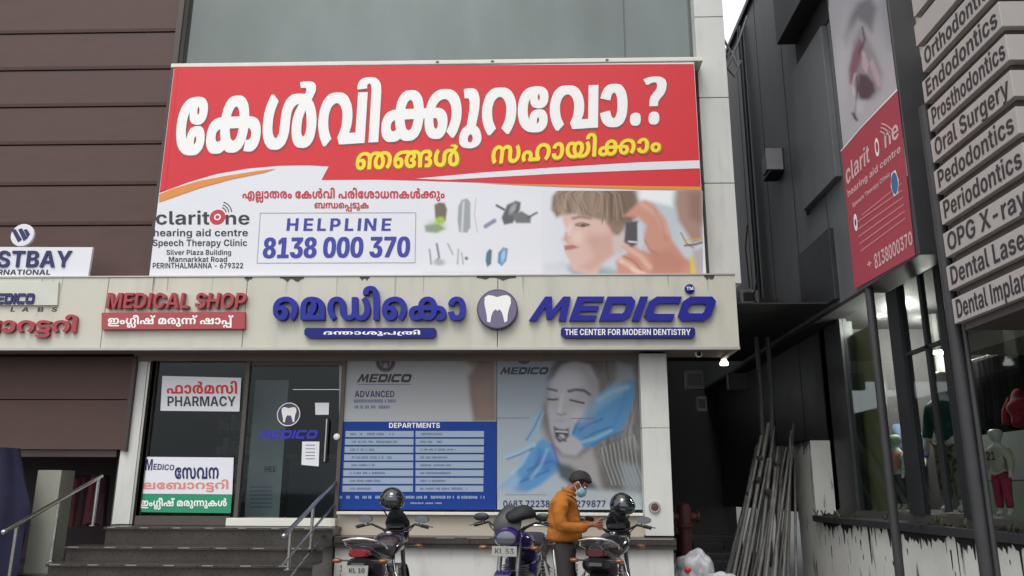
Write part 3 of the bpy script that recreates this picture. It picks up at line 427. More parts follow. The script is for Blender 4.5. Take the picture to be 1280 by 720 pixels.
38:(446,[[139,115,120,114,103,112,88,108,76,103,66,96,58,88,50,75,47,59,48,47,50,39,53,32,57,28,61,26,66,25,71,26,75,27,77,29,79,33,81,37,81,43,80,50,77,56,72,59,65,61,57,59,49,56,41,49,32,40,28,68,37,75,49,82,61,87,76,89,90,87,102,83,111,76,117,67,121,57,123,44,121,31,116,19,109,10,98,3,85,-2,68,-3,52,-1,38,4,26,12,16,24,12,34,9,46,8,59,9,74,12,86,17,98,28,112,43,124,62,133,85,140,110,143,139,145,158,144,175,143,191,140,207,136,210,135,217,130,228,126,238,121,246,116,253,109,257,102,258,93,257,87,256,82,253,76,249,72,243,68,235,64,235,67,246,62,254,55,259,46,261,35,259,25,255,16,248,9,237,2,228,-1,216,-2,202,-3,187,-2,174,1,163,5,149,15,140,28,135,43,133,60,135,75,138,88,145,100,153,111,164,120,184,134,199,139,211,142,225,144,239,145,255,144,268,141,280,138,290,133,298,127,307,119,326,45,326,0,283,0,283,60,282,76,280,89,276,100,268,108,263,112,256,114,248,116,239,116,226,115,215,113,206,110,198,106,191,101,184,94,180,87,176,79,174,70,173,61,174,49,177,41,181,34,190,28,201,26,209,27,215,29,218,33,220,38,218,43,215,47,209,49,192,50,192,79,206,80,212,83,216,87,217,93,215,100,210,105,201,109,166,114],[374,145,393,143,409,139,420,133,429,125,434,115,435,104,435,97,433,91,430,85,426,79,420,74,412,70,412,71,424,66,432,58,437,48,438,37,437,25,432,16,424,8,414,2,400,-2,384,-3,375,-3,354,0,359,29,372,27,385,28,391,30,394,34,395,40,395,44,392,49,386,53,376,55,359,55,359,85,374,85,385,87,390,92,392,97,393,100,391,106,387,111,380,114,370,115,360,114,351,111,343,106,337,100,333,94,330,87,327,70,326,18,285,18,285,60,288,86,295,103,305,117,318,129,334,138,352,143]]),
39:(159,[[77,145,100,143,121,139,139,133,154,127,137,101,123,106,110,111,95,113,79,114,70,114,63,112,57,110,54,107,52,104,51,100,51,97,53,93,59,89,71,87,105,86,120,83,131,79,140,73,145,67,149,60,151,52,152,44,150,31,144,21,135,12,121,5,105,1,84,0,9,0,9,30,88,30,100,32,104,34,107,38,108,44,107,49,103,53,99,55,90,56,56,57,41,60,28,64,18,71,13,76,10,83,8,90,7,100,9,112,15,123,24,132,38,139,55,143],[80,-63,54,-61,41,-59,28,-56,4,-46,20,-19,39,-26,58,-31,78,-32,88,-32,96,-31,102,-28,106,-25,108,-21,109,-17,108,-10,105,-5,100,-1,94,2,116,25,126,21,135,16,142,10,147,2,151,-7,152,-18,150,-30,144,-41,135,-50,121,-57,110,-61,96,-63]]),
40:(434,[[176,145,190,144,202,141,212,136,221,130,227,124,231,116,235,108,237,99,239,88,239,71,195,67,194,95,192,102,189,107,182,113,177,114,167,114,158,111,155,108,152,103,150,97,149,89,148,0,106,0,106,80,104,97,103,103,100,108,93,113,84,115,76,113,68,110,62,105,57,97,54,87,53,74,53,64,55,55,58,46,62,37,75,17,44,-3,33,9,25,21,18,33,13,46,10,59,9,75,11,94,17,111,27,125,41,135,52,141,65,144,79,145,94,143,107,140,118,134,129,126,126,125,136,133,147,140,160,143],[258,-3,245,-2,233,1,222,5,213,12,208,18,203,25,200,33,197,43,196,53,195,70,239,72,240,47,242,40,246,34,253,29,257,28,268,28,276,31,279,33,283,38,285,45,286,53,286,142,329,142,329,62,330,44,332,39,335,34,342,29,351,27,359,28,366,31,372,37,378,45,381,55,382,68,381,78,380,87,377,96,372,105,359,125,391,145,401,133,410,121,416,109,421,96,424,82,425,67,423,48,417,31,407,17,393,6,382,1,370,-2,356,-3,340,-2,328,2,316,7,305,16,309,17,298,8,287,2,274,-2]]),
41:(346,[[173,145,187,143,199,140,210,134,220,125,217,126,228,134,239,140,252,143,267,145,281,144,294,141,305,135,319,125,329,111,335,94,337,75,336,60,333,46,328,33,321,21,313,9,302,-3,271,17,284,36,288,45,291,54,293,64,294,73,292,86,289,97,284,105,278,110,270,113,262,115,258,114,250,111,244,103,242,97,240,80,240,0,198,0,198,78,196,97,194,103,190,108,187,111,179,114,173,115,168,114,159,110,156,108,152,103,150,96,149,88,148,76,148,0,106,0,106,80,104,97,103,103,100,108,97,110,89,114,84,115,76,114,69,110,63,105,57,97,54,87,53,74,53,64,55,55,58,46,62,37,75,17,44,-3,33,9,24,21,18,33,13,46,10,59,9,74,11,93,17,110,27,124,41,135,53,140,66,144,80,145,91,144,100,143,108,140,115,137,130,126,125,125,135,133,145,140,158,143]]),
42:(382,[[81,145,92,144,101,142,110,140,118,136,133,124,149,54,149,0,107,0,107,80,105,97,104,103,101,108,94,113,90,114,84,115,76,114,69,110,63,105,57,97,54,87,53,74,53,64,55,55,58,46,62,37,75,17,44,-3,33,9,24,21,18,33,13,46,10,59,9,74,11,93,17,110,27,124,42,135,53,140,66,144],[194,145,208,144,222,142,234,138,247,133,254,127,272,115,286,99,293,87,297,73,298,57,296,38,291,23,282,12,270,3,254,-1,236,-3,217,-1,202,4,189,12,180,24,175,39,173,57,174,72,179,86,185,98,195,109,206,118,228,132,240,138,254,142,269,144,285,145,308,143,327,138,342,131,354,121,363,110,369,97,372,84,373,71,372,55,368,41,363,28,355,17,346,7,336,-3,306,17,318,33,323,41,327,50,329,60,330,70,328,83,324,94,318,103,309,110,297,114,282,116,263,114,251,111,241,106,232,98,225,90,220,80,217,69,216,58,217,47,219,39,222,33,226,30,230,27,235,27,240,27,245,29,249,33,252,39,254,47,255,57,254,69,251,80,246,90,240,98,232,105,223,111,212,114,192,116,182,115,174,113,168,110,163,107,157,100,152,91,150,79,149,62,149,5,111,5,111,63,121,117,138,131,148,136,161,141,176,144]]),
43:(250,[[95,-12,111,-13,124,-17,133,-22,140,-30,144,-38,145,-46,144,-57,140,-64,137,-53,193,-53,193,16,235,16,235,-81,119,-81,106,-65,110,-56,109,-47,106,-42,102,-39,96,-37,89,-39,85,-42,82,-47,81,-52,82,-58,83,-63,88,-71,60,-83,54,-75,49,-67,46,-58,45,-48,47,-38,51,-29,59,-21,69,-16,81,-13],[69,92,83,91,95,89,104,85,116,76,124,66,129,55,131,43,129,30,125,18,124,30,192,30,192,142,235,142,235,0,96,0,81,16,87,27,89,33,90,41,88,49,85,56,79,61,70,62,63,62,58,60,54,56,52,52,50,46,49,40,50,32,53,25,60,11,27,-3,19,7,12,18,8,29,7,42,9,57,15,69,24,79,37,86,52,91]]),
44:(240,[[85,145,101,144,115,140,127,135,136,128,145,118,151,106,154,92,156,74,156,53,56,53,56,30,183,30,183,142,226,142,226,0,158,0,133,1,50,1,13,0,13,75,15,93,19,108,25,119,33,128,43,135,55,140,69,144],[85,115,76,114,68,111,63,106,58,96,56,82,113,82,111,96,106,106,100,111,93,114],[169,-84,158,-84,148,-81,139,-78,131,-72,126,-66,122,-58,119,-48,118,-27,116,-19,114,-12,110,-7,106,-4,101,-2,88,0,81,-1,73,-3,66,-6,60,-12,55,-19,53,-33,53,-48,55,-53,57,-57,63,-61,70,-61,74,-59,76,-55,77,-50,76,-45,74,-41,70,-39,65,-38,58,-39,51,-42,38,-53,32,-34,42,-26,51,-21,62,-17,72,-15,83,-17,92,-20,99,-25,106,-36,108,-49,107,-59,103,-67,97,-75,89,-80,79,-83,66,-84,52,-83,41,-79,32,-71,26,-62,22,-50,21,-37,22,-23,26,-11,33,-1,41,6,52,12,63,16,76,19,89,20,104,19,120,16,127,14,139,6,144,2,148,-4,151,-11,153,-19,154,-39,156,-50,158,-54,163,-57,171,-59,178,-57,184,-53,189,-45,190,-33,189,-21,186,-11,181,-2,175,7,202,21,212,9,220,-3,224,-17,226,-32,224,-47,220,-60,212,-70,201,-78,187,-83]]),
45:(75,[[38,-3,29,-2,21,2,15,9,14,19,15,30,21,37,29,40,38,42,47,40,55,37,60,30,61,19,60,9,55,2,47,-2]]),
46:(128,[[67,181,83,180,97,175,108,168,116,159,120,148,122,136,121,127,119,118,115,111,110,104,103,97,88,86,80,78,77,71,76,61,41,61,41,78,43,85,45,91,49,97,55,102,69,113,77,121,81,129,81,133,80,139,76,143,70,146,62,147,52,146,43,144,23,136,8,166,22,172,36,177,50,180],[60,-3,51,-2,43,2,38,9,36,19,38,30,43,37,51,40,60,42,69,40,77,37,82,30,84,19,82,9,77,2,69,-2]]),
}
MT = {'kelvi': [30, 4, 33, 20, 26, 36, 28, 18, 30, 20, 25, 45, 46], 'njangal': [5, 38, 33], 'sahay': [23, 24, 25, 16, 26, 36, 25, 1], 'ella': [3, 44, 25, 8, 17, 1, 0, 30, 4, 33, 20, 26, 0, 12, 17, 26, 30, 21, 25, 10, 11, 4, 33, 36, 28, 1], 'bandh': [14, 40, 29, 43, 6, 28, 4], 'mediko': [29, 15, 7, 26, 29, 4, 25], 'danta': [9, 42, 25, 21, 28, 12, 35, 8, 26], 'english': [2, 1, 37, 27, 34, 0, 15, 17, 28, 41, 31, 0, 22, 25, 43, 31], 'labo': [30, 14, 25, 18, 39, 18, 26], 'pharm': [13, 25, 32, 15, 23, 26], 'sevana': [30, 23, 20, 11], 'labo2': [19, 30, 14, 25, 18, 39, 18, 26], 'marunnu': [2, 1, 37, 27, 34, 0, 15, 17, 28, 41, 28, 4, 33]}
# outlines of the Latin letters and digits: character code -> (advance, [contours])
LG = {
32:(67,[]),
43:(162,[[65,10,65,135,96,135,96,10],[18,58,18,87,143,87,143,58]]),
45:(162,[[122,89,122,60,39,60,39,89]]),
48:(162,[[81,-2,66,-1,53,2,42,9,33,17,25,28,19,41,15,55,12,72,11,91,12,110,15,126,19,141,25,154,33,165,42,173,54,179,66,183,81,184,95,183,108,179,119,173,129,165,137,154,143,141,147,126,150,110,150,91,150,72,147,55,143,41,137,28,129,17,119,9,108,2,95,-1],[81,29,88,29,94,32,99,36,103,41,107,48,110,56,112,66,113,91,113,104,110,126,107,134,103,141,99,146,94,150,88,153,81,153,74,153,68,150,63,146,58,141,55,134,52,126,50,116,48,91,50,66,52,56,55,48,58,41,63,36,68,32,74,29]]),
49:(162,[[22,0,22,30,145,30,145,0],[107,182,107,0,69,0,69,149,68,149,27,119,27,154,67,182]]),
50:(162,[[17,0,17,27,82,87,96,102,104,115,107,121,107,128,106,136,104,142,99,147,94,151,87,154,79,154,71,153,65,151,59,147,55,141,52,134,51,126,16,126,16,137,19,148,24,157,30,165,37,172,46,177,56,181,67,184,80,184,92,184,103,181,113,177,122,172,130,166,136,158,140,150,143,141,144,131,143,120,140,110,132,96,126,88,108,70,69,32,69,31,146,31,146,0]]),
51:(162,[[79,-2,66,-2,55,1,44,4,34,9,26,16,20,23,15,31,11,41,10,51,48,51,49,45,53,39,58,35,64,31,71,29,79,29,87,29,95,32,101,36,105,41,108,48,109,56,108,63,105,70,101,76,94,80,82,84,55,84,55,109,96,150,96,151,19,151,19,182,141,182,141,155,81,97,81,105,94,106,106,104,116,101,126,96,134,90,140,82,145,73,148,64,148,53,147,43,144,33,139,24,133,16,124,10,115,4,104,1,92,-2]]),
52:(162,[[8,32,8,62,76,182,112,182,46,64,46,62,154,62,154,32],[95,0,95,41,96,54,96,114,130,114,130,0]]),
53:(162,[[79,-2,67,-2,56,1,46,4,37,10,29,16,23,23,18,32,15,41,14,51,50,51,52,44,55,39,59,34,65,30,72,28,79,27,88,28,95,31,102,36,106,43,109,51,110,60,109,69,106,77,101,83,95,88,87,91,79,92,71,92,63,89,56,85,51,80,18,86,26,182,137,182,137,151,57,151,53,105,54,105,60,111,68,116,78,119,90,120,101,119,112,116,122,111,130,103,137,95,142,85,146,73,147,61,146,49,143,38,138,28,132,19,124,12,114,6,104,1,92,-2]]),
54:(162,[[81,-2,70,-2,59,1,48,5,39,10,31,17,24,26,19,36,16,47,15,59,17,73,21,88,31,108,81,182,119,182,62,98,51,98,55,103,59,107,66,110,73,113,81,115,90,116,101,115,110,113,119,109,127,104,134,97,139,90,143,81,145,71,146,60,145,48,143,37,138,27,132,18,124,11,115,5,105,1,93,-2],[81,27,89,28,97,31,103,36,107,42,110,50,111,59,110,67,107,75,103,81,97,86,89,89,81,90,73,89,66,86,60,81,55,75,52,67,51,59,52,50,55,42,60,36,66,31,73,28]]),
55:(162,[[30,0,105,151,17,151,17,182,144,182,144,150,69,0]]),
56:(162,[[81,-2,68,-2,56,1,44,4,35,9,26,15,20,23,15,31,12,39,11,49,12,60,16,70,22,79,30,86,39,91,50,94,50,95,41,98,33,103,26,109,21,117,18,126,17,135,18,145,21,153,26,161,32,167,39,173,48,178,58,182,69,184,81,184,92,184,103,182,113,178,122,173,130,167,136,161,140,153,143,144,144,135,143,126,140,117,135,109,128,103,121,98,112,95,112,94,122,91,131,86,139,79,146,70,150,60,151,49,150,39,147,31,142,23,135,15,127,9,117,4,106,1,94,-2],[81,25,89,26,97,29,103,33,108,38,111,44,112,52,111,59,108,66,103,71,97,76,89,78,81,79,72,78,65,76,58,72,54,66,51,59,50,52,51,44,54,38,58,33,64,29,72,26],[81,107,88,108,94,110,100,114,104,119,107,125,107,131,107,138,104,144,100,149,95,153,88,155,81,156,73,155,67,153,61,149,57,144,55,138,54,131,55,125,57,119,61,114,67,110,73,108]]),
57:(162,[[80,184,92,184,103,181,113,177,123,171,131,164,137,156,142,146,145,135,146,123,145,109,141,94,130,74,81,0,43,0,100,84,110,84,107,79,102,75,96,72,89,69,81,67,72,66,61,67,51,69,42,73,34,78,28,84,22,92,18,101,16,111,15,122,16,134,19,145,24,155,30,163,38,171,47,177,57,181,68,183],[80,155,72,154,65,151,59,146,54,140,51,132,50,123,51,115,54,107,59,101,65,96,72,93,80,92,89,93,96,96,102,101,107,107,109,114,110,123,109,132,107,139,102,146,96,151,89,154]]),
65:(187,[[6,0,68,182,117,182,181,0,139,0,110,87,100,125,88,169,96,169,75,87,47,0],[45,42,45,71,142,71,142,42]]),
66:(165,[[16,0,16,182,89,182,101,181,112,179,122,176,130,171,137,166,142,159,146,152,148,144,149,135,148,125,144,116,139,109,133,103,125,99,116,96,116,94,126,93,135,88,141,84,146,79,150,73,153,66,155,59,156,50,155,41,153,32,149,24,143,17,136,11,128,7,118,3,106,1,93,0],[54,31,96,32,104,34,110,37,114,42,116,47,117,54,116,61,114,67,109,73,103,77,96,79,87,80,54,80],[54,106,83,106,91,106,97,108,103,112,107,116,110,122,111,129,110,135,108,141,104,145,98,149,92,151,54,151]]),
67:(185,[[96,-2,80,-1,66,2,53,9,41,17,31,28,22,40,16,55,13,72,11,91,13,110,16,127,23,141,31,154,41,165,53,173,66,179,80,183,96,184,111,183,125,180,138,175,149,167,155,161,161,155,166,147,170,139,172,129,174,120,136,120,135,127,132,133,128,138,123,143,117,146,111,149,104,150,97,151,88,150,79,148,72,144,65,139,60,132,55,123,52,114,50,103,49,91,50,78,52,67,55,58,60,50,65,43,72,38,79,34,88,32,97,31,104,31,111,33,117,36,123,39,128,44,132,49,135,55,136,62,174,62,172,50,167,38,160,27,151,17,144,12,136,7,127,3,117,0,107,-2]]),
68:(181,[[80,0,33,0,33,32,79,32,90,33,99,35,108,38,115,43,121,50,126,58,129,67,131,78,132,91,131,104,129,115,126,124,121,132,115,139,108,143,100,147,90,149,79,150,32,150,32,182,81,182,98,181,114,177,128,171,140,163,150,152,159,140,164,125,168,109,169,91,168,73,164,57,159,42,150,30,140,19,128,11,114,5,98,1],[54,182,54,0,16,0,16,182]]),
69:(152,[[16,0,16,182,138,182,138,151,54,151,54,107,132,107,132,77,54,77,54,31,139,31,139,0]]),
70:(147,[[16,0,16,182,136,182,136,151,54,151,54,100,128,100,128,70,54,70,54,0]]),
71:(188,[[97,-2,81,-1,66,3,52,9,40,17,30,28,22,41,16,56,13,72,11,91,13,109,16,126,23,141,31,154,41,165,53,173,66,179,81,183,96,184,111,183,125,180,137,175,148,167,158,158,165,148,171,136,174,123,136,123,130,135,122,144,111,149,104,151,97,151,88,150,80,148,72,144,66,139,60,132,55,124,52,114,50,103,49,91,50,79,52,68,55,58,60,50,65,43,72,38,80,34,88,32,97,31,106,31,113,33,120,36,126,39,130,44,134,49,137,55,139,62,139,70,147,69,100,69,100,97,176,97,176,74,174,59,171,45,165,33,158,23,149,14,138,7,125,2,112,-1]]),
72:(187,[[16,0,16,182,54,182,54,109,133,109,133,182,170,182,170,0,133,0,133,77,54,77,54,0]]),
73:(74,[[18,0,18,182,56,182,56,0]]),
75:(180,[[44,41,44,75,50,85,61,102,74,120,126,182,172,182,95,93,92,94],[16,0,16,182,54,182,53,86,54,68,54,0],[129,0,76,82,99,110,174,0]]),
76:(141,[[16,0,16,182,54,182,54,31,132,31,132,0]]),
77:(233,[[16,0,16,182,74,182,105,92,112,64,120,25,113,25,126,84,130,99,159,182,217,182,217,0,179,0,179,92,181,160,183,160,167,100,132,0,101,0,68,92,49,160,52,160,54,92,54,0]]),
78:(191,[[16,0,16,182,58,182,120,83,134,56,143,33,139,33,136,77,136,182,174,182,174,0,132,0,75,92,65,111,47,147,52,147,54,110,55,83,55,0]]),
79:(193,[[96,-2,81,-1,66,2,53,9,41,17,31,28,23,40,16,55,13,72,11,91,13,110,16,127,23,141,31,154,41,165,53,173,66,179,81,183,96,184,112,183,126,179,140,173,152,165,162,154,170,141,176,127,180,110,181,91,180,72,176,55,170,40,162,28,152,17,140,9,126,2,112,-1],[96,31,105,32,114,34,121,38,127,43,133,50,137,58,141,68,142,79,143,91,142,103,141,114,137,124,133,132,127,139,121,144,114,148,105,150,96,151,87,150,79,148,72,144,65,139,60,132,55,124,52,114,50,103,49,91,50,79,52,68,55,58,60,50,65,43,72,38,79,34,87,32]]),
80:(162,[[16,0,16,182,87,182,101,181,112,178,123,174,132,168,139,161,145,152,149,143,152,132,153,120,152,109,149,98,145,89,139,80,131,73,122,67,112,63,100,60,87,59,41,59,41,90,81,90,94,91,99,93,106,98,110,104,113,112,114,120,113,129,110,136,106,143,99,147,88,151,54,151,54,0]]),
82:(164,[[16,0,16,182,87,182,101,181,112,179,123,175,132,169,139,162,145,154,149,144,152,134,153,123,152,111,149,101,145,92,139,84,131,77,122,72,112,68,100,66,87,65,39,65,39,95,81,95,91,96,99,98,106,102,110,107,113,114,114,123,113,131,110,138,106,144,99,148,91,150,80,151,54,151,54,0],[117,0,73,83,114,83,159,0]]),
83:(164,[[83,-3,69,-2,57,0,45,4,35,9,27,16,20,24,15,33,12,44,10,57,47,57,48,48,52,41,58,36,65,32,73,30,83,29,92,30,100,32,107,35,112,40,115,46,116,52,115,58,112,62,108,66,94,72,50,84,38,90,28,98,21,106,17,117,15,129,16,140,19,150,24,158,31,166,39,172,48,177,59,181,71,184,84,184,97,184,108,181,119,177,128,172,136,166,142,158,147,150,150,140,151,130,115,130,113,137,110,142,105,147,99,150,92,152,83,153,75,152,67,150,61,147,57,143,54,138,54,132,55,126,58,121,62,117,68,114,75,111,110,102,121,98,130,93,138,87,144,80,149,72,152,63,153,52,153,41,150,32,145,23,139,15,131,9,121,4,110,0,97,-2]]),
84:(167,[[9,151,9,182,158,182,158,151,102,151,102,0,65,0,65,151]]),
86:(187,[[70,0,6,182,48,182,77,95,87,58,99,14,90,14,101,58,112,95,140,182,181,182,119,0]]),
87:(260,[[55,0,6,182,47,182,70,81,81,18,74,18,83,69,88,93,110,182,149,182,174,81,185,18,179,18,185,56,192,93,213,182,254,182,205,0,162,0,138,93,134,109,125,164,134,164,125,109,98,0]]),
88:(185,[[6,0,81,107,81,78,12,182,56,182,81,143,98,109,88,109,105,143,131,182,173,182,105,80,105,108,179,0,134,0,104,45,89,72,95,72,87,56,76,38,50,0]]),
89:(183,[[73,0,73,68,6,182,50,182,85,117,96,88,88,88,96,109,133,182,177,182,111,68,111,0]]),
97:(145,[[54,-3,41,-1,30,2,24,5,19,10,14,16,11,22,9,30,8,38,10,52,12,57,17,64,24,70,32,74,50,79,79,82,85,84,89,86,92,88,93,92,92,98,90,103,87,106,83,109,78,110,71,111,65,110,59,109,55,106,51,103,46,95,12,101,15,108,19,115,24,121,30,126,36,130,44,134,53,136,62,138,72,138,83,138,93,136,103,132,112,127,119,121,125,113,128,107,129,100,130,92,130,0,95,0,95,19,94,19,90,13,85,8,79,3,71,0,63,-2],[64,23,72,24,79,27,85,31,89,36,92,42,93,49,93,63,85,60,60,56,50,52,46,48,44,44,44,39,44,34,46,30,49,27,54,25]]),
99:(147,[[77,-3,64,-2,52,1,41,6,32,13,24,21,18,31,13,42,11,54,10,68,11,81,13,94,18,105,24,114,32,123,41,129,52,134,64,137,77,138,88,137,99,135,109,131,117,126,125,119,130,112,135,103,137,93,103,86,102,91,97,100,91,106,87,108,77,109,71,109,65,107,61,104,55,98,51,89,48,79,47,68,48,56,51,46,55,38,61,32,65,29,71,27,77,26,87,28,94,33,100,40,103,50,138,44,135,34,131,24,125,16,118,10,109,4,99,1,88,-2]]),
100:(158,[[65,-2,55,-1,46,1,37,6,29,12,23,20,17,30,13,41,11,54,10,68,11,83,13,96,17,107,23,117,30,124,38,130,46,135,55,137,65,138,72,138,84,134,91,130,97,125,104,113,105,113,105,182,142,182,142,0,106,0,106,22,104,22,97,11,91,6,84,1,76,-1],[77,27,83,28,88,30,93,32,98,39,103,47,105,57,106,68,105,80,103,90,98,98,93,104,88,106,83,108,77,109,71,108,65,106,61,103,55,97,51,89,49,79,48,68,49,57,51,47,55,39,61,32,66,30,71,28]]),
101:(149,[[77,-3,64,-2,52,1,41,6,32,12,24,20,18,30,13,41,11,54,10,68,11,81,13,93,18,104,24,114,32,123,41,129,51,134,63,137,76,138,88,137,101,134,111,129,121,121,126,115,131,108,135,99,137,90,139,80,140,69,140,59,25,59,25,82,122,82,104,76,104,86,101,94,97,101,92,106,87,109,82,110,76,110,67,109,60,106,54,101,50,94,47,86,46,77,47,53,50,41,55,34,61,29,69,26,78,25,90,27,94,29,98,32,102,36,104,41,138,35,135,28,131,21,126,15,120,10,113,6,106,2,97,-1,88,-2]]),
103:(158,[[76,-54,55,-52,46,-50,39,-46,32,-42,26,-38,19,-30,15,-20,47,-12,52,-19,56,-22,61,-25,68,-27,76,-27,85,-26,92,-24,98,-21,102,-16,105,-9,106,-1,106,24,103,24,96,14,91,9,84,5,75,3,65,2,55,3,46,5,37,9,30,15,23,22,17,31,13,42,11,54,10,68,11,83,13,96,17,107,23,117,30,124,38,130,46,135,56,137,65,138,79,136,85,134,92,130,97,125,105,113,106,113,106,136,142,136,142,1,142,-10,139,-21,134,-30,128,-37,120,-43,111,-48,100,-51,89,-53],[77,30,83,30,88,32,93,35,99,40,103,48,105,57,106,69,105,80,103,90,99,98,93,104,88,106,83,108,77,109,71,108,66,106,61,104,55,97,51,89,49,80,48,69,49,58,51,48,55,40,61,35,66,32,71,30]]),
104:(156,[[52,79,52,0,16,0,16,182,52,182,52,102,49,102,53,113,58,122,65,129,73,134,82,137,93,138,102,137,111,135,118,132,125,127,130,121,134,114,138,106,140,97,140,87,140,0,103,0,103,80,103,88,100,95,97,100,92,104,86,107,79,107,72,107,65,104,60,100,56,94,53,87]]),
105:(68,[[16,0,16,136,52,136,52,0],[34,154,29,155,24,157,20,160,16,164,14,168,14,173,14,178,16,183,20,186,24,190,29,191,34,192,39,191,44,190,48,186,52,183,54,178,54,173,54,168,52,164,48,160,44,157,39,155]]),
107:(145,[[49,40,49,84,55,84,99,136,142,136,83,68,74,68],[16,0,16,182,52,182,52,0],[101,0,60,60,85,86,144,0]]),
108:(77,[[56,-1,44,0,33,3,25,8,20,15,17,24,16,36,16,182,52,182,52,41,53,35,55,31,58,29,62,28,70,29,76,2,68,0]]),
109:(228,[[16,0,16,136,50,136,52,102,49,102,54,117,58,123,65,130,73,135,81,138,90,139,99,137,107,134,114,129,119,122,124,112,127,100,123,100,125,108,129,116,133,122,141,129,149,134,159,137,169,139,177,138,185,136,192,133,198,129,203,124,207,117,210,110,212,101,213,92,213,0,176,0,176,85,175,92,173,98,170,102,165,105,160,107,154,108,148,107,142,105,138,101,135,96,133,91,132,84,132,0,96,0,96,86,96,92,94,97,90,102,86,105,81,107,75,108,69,107,64,105,59,101,55,96,53,90,52,82,52,0]]),
110:(156,[[52,79,52,0,16,0,16,136,50,136,51,102,49,102,53,113,58,122,65,129,73,134,82,137,93,138,102,137,111,135,118,132,125,127,130,121,134,114,138,106,140,97,140,87,140,0,103,0,103,80,103,88,100,95,97,100,92,104,86,107,79,107,72,107,65,104,60,100,56,94,53,87]]),
111:(153,[[77,-3,64,-2,52,1,41,6,32,13,24,21,18,31,13,42,11,54,10,68,11,81,13,94,18,105,24,114,32,123,41,129,52,134,64,137,77,138,90,137,102,134,112,129,122,123,129,114,135,105,140,94,143,81,144,68,143,54,140,42,135,31,129,21,122,13,112,6,102,1,90,-2],[77,26,83,27,88,29,93,32,99,38,103,47,105,57,106,68,105,79,103,89,99,97,93,104,88,107,83,109,77,109,71,109,65,107,60,104,55,97,51,89,48,79,47,68,48,57,51,47,55,38,60,32,65,29,71,27]]),
112:(158,[[16,-51,16,136,52,136,52,113,54,113,61,125,66,130,73,134,79,136,92,138,102,137,111,135,120,130,128,124,135,117,140,107,144,96,147,83,148,68,147,54,145,41,140,30,135,20,128,12,121,6,112,1,102,-1,92,-2,82,-1,73,1,67,6,61,11,54,22,52,22,52,-51],[81,27,87,28,92,30,97,32,102,39,107,47,109,57,110,68,109,79,107,89,103,97,97,103,92,106,87,108,81,109,75,108,70,106,65,104,59,98,55,90,52,80,52,68,52,57,55,47,59,39,65,32,70,30,75,28]]),
114:(102,[[16,0,16,136,51,136,51,113,53,113,56,120,60,127,65,132,71,135,78,138,86,138,97,137,97,104,82,106,74,105,67,102,61,98,56,92,53,85,52,78,52,0]]),
115:(140,[[70,-3,59,-2,50,-1,41,2,33,6,26,10,20,16,15,22,12,29,9,37,44,43,46,37,49,33,53,29,58,26,64,25,77,25,83,26,87,28,91,31,93,34,93,38,92,43,89,47,84,50,76,52,40,60,30,65,23,71,17,78,14,86,13,96,14,104,16,112,20,118,26,124,32,129,40,133,49,136,59,138,70,138,90,136,99,134,106,130,112,126,118,121,122,115,125,109,128,102,95,96,92,102,87,107,82,110,77,111,71,112,63,111,56,108,53,105,51,102,50,98,51,93,54,89,59,86,104,76,114,71,121,66,127,59,130,51,131,42,130,34,128,26,123,19,117,12,110,7,102,3,92,0,81,-2]]),
116:(92,[[84,136,84,108,2,108,2,136],[21,169,58,169,58,40,59,34,61,30,65,28,70,27,82,29,87,1,69,-2,51,-1,40,3,32,8,26,16,22,25,21,37]]),
117:(156,[[63,-2,54,-1,45,1,38,4,31,9,26,15,21,22,18,30,16,40,16,50,16,136,52,136,52,56,53,48,55,42,59,36,64,32,70,30,77,29,84,30,91,32,96,37,100,42,103,49,103,58,103,136,140,136,140,0,105,0,105,34,107,34,103,24,97,15,91,8,83,2,73,-1]]),
118:(150,[[54,0,4,136,43,136,70,52,79,11,72,11,75,25,85,66,108,136,146,136,96,0]]),
121:(151,[[15,-48,23,-21,35,-23,41,-23,46,-21,50,-18,53,-14,55,0,4,136,43,136,70,52,79,11,70,11,73,25,84,66,108,136,147,136,89,-16,84,-26,78,-35,71,-42,62,-48,55,-50,47,-52,32,-52]]),
122:(143,[[15,0,15,22,82,106,82,107,17,107,17,136,126,136,126,112,63,31,63,30,129,30,129,0]]),
}
# ---------------------------------------------------------------- materials
M_fascia = pbr('cream_cladding', 'c6c4b6', .42, var=.05, scale=1.2, dirt='8c897c', dirtamt=.5, dirtscale=1.1, dstretch=(4, 4, .6), lo=.5, hi=.9)
M_white = pbr('white_tile', 'cfd0cb', .35, var=.04, scale=2, dirt='8c8b84', dirtamt=.4, dirtscale=2, dstretch=(3, 3, .5), lo=.5, hi=.85)
M_plaster = pbr('painted_plaster', 'd6d6d2', .8, var=.05, scale=3, dirt='6c6a63', dirtamt=.5, dirtscale=2.4, dstretch=(2, 2, .6), lo=.52, hi=.85, bump=.1)
M_beige = pbr('beige_plaster', 'bdb3a3', .6, var=.05, scale=2, dirt='8a8073', dirtamt=.35, dirtscale=2, lo=.5, hi=.8)
M_brown = pbr('brown_cladding', '54403b', .6, spec=.3, var=.07, scale=1.2, stretch=(.5, .5, 2), dirt='463733', dirtamt=.4, dirtscale=2.5, dstretch=(1, 1, 3), bump=.04)
M_browntrim = pbr('dark_brown_trim', '3f3431', .45, var=.06)
M_dark = pbr('dark_recess', '302f31', .8, var=.1)
M_soffit = pbr('soffit_boards', '7a7067', .7, var=.08)
M_black = pbr('black_wall_paint', '696b6e', .5, var=.12, scale=1.1, stretch=(1.5, 1.5, .35), dirt='7c7e80', dirtamt=.5, dirtscale=2.2, dstretch=(4, 4, .3), lo=.45, hi=.8, bump=.06)
M_blackp = pbr('black_panel', '2f3033', .45, var=.1, dirt='45464a', dirtamt=.4, dirtscale=3, dstretch=(4, 4, .4))
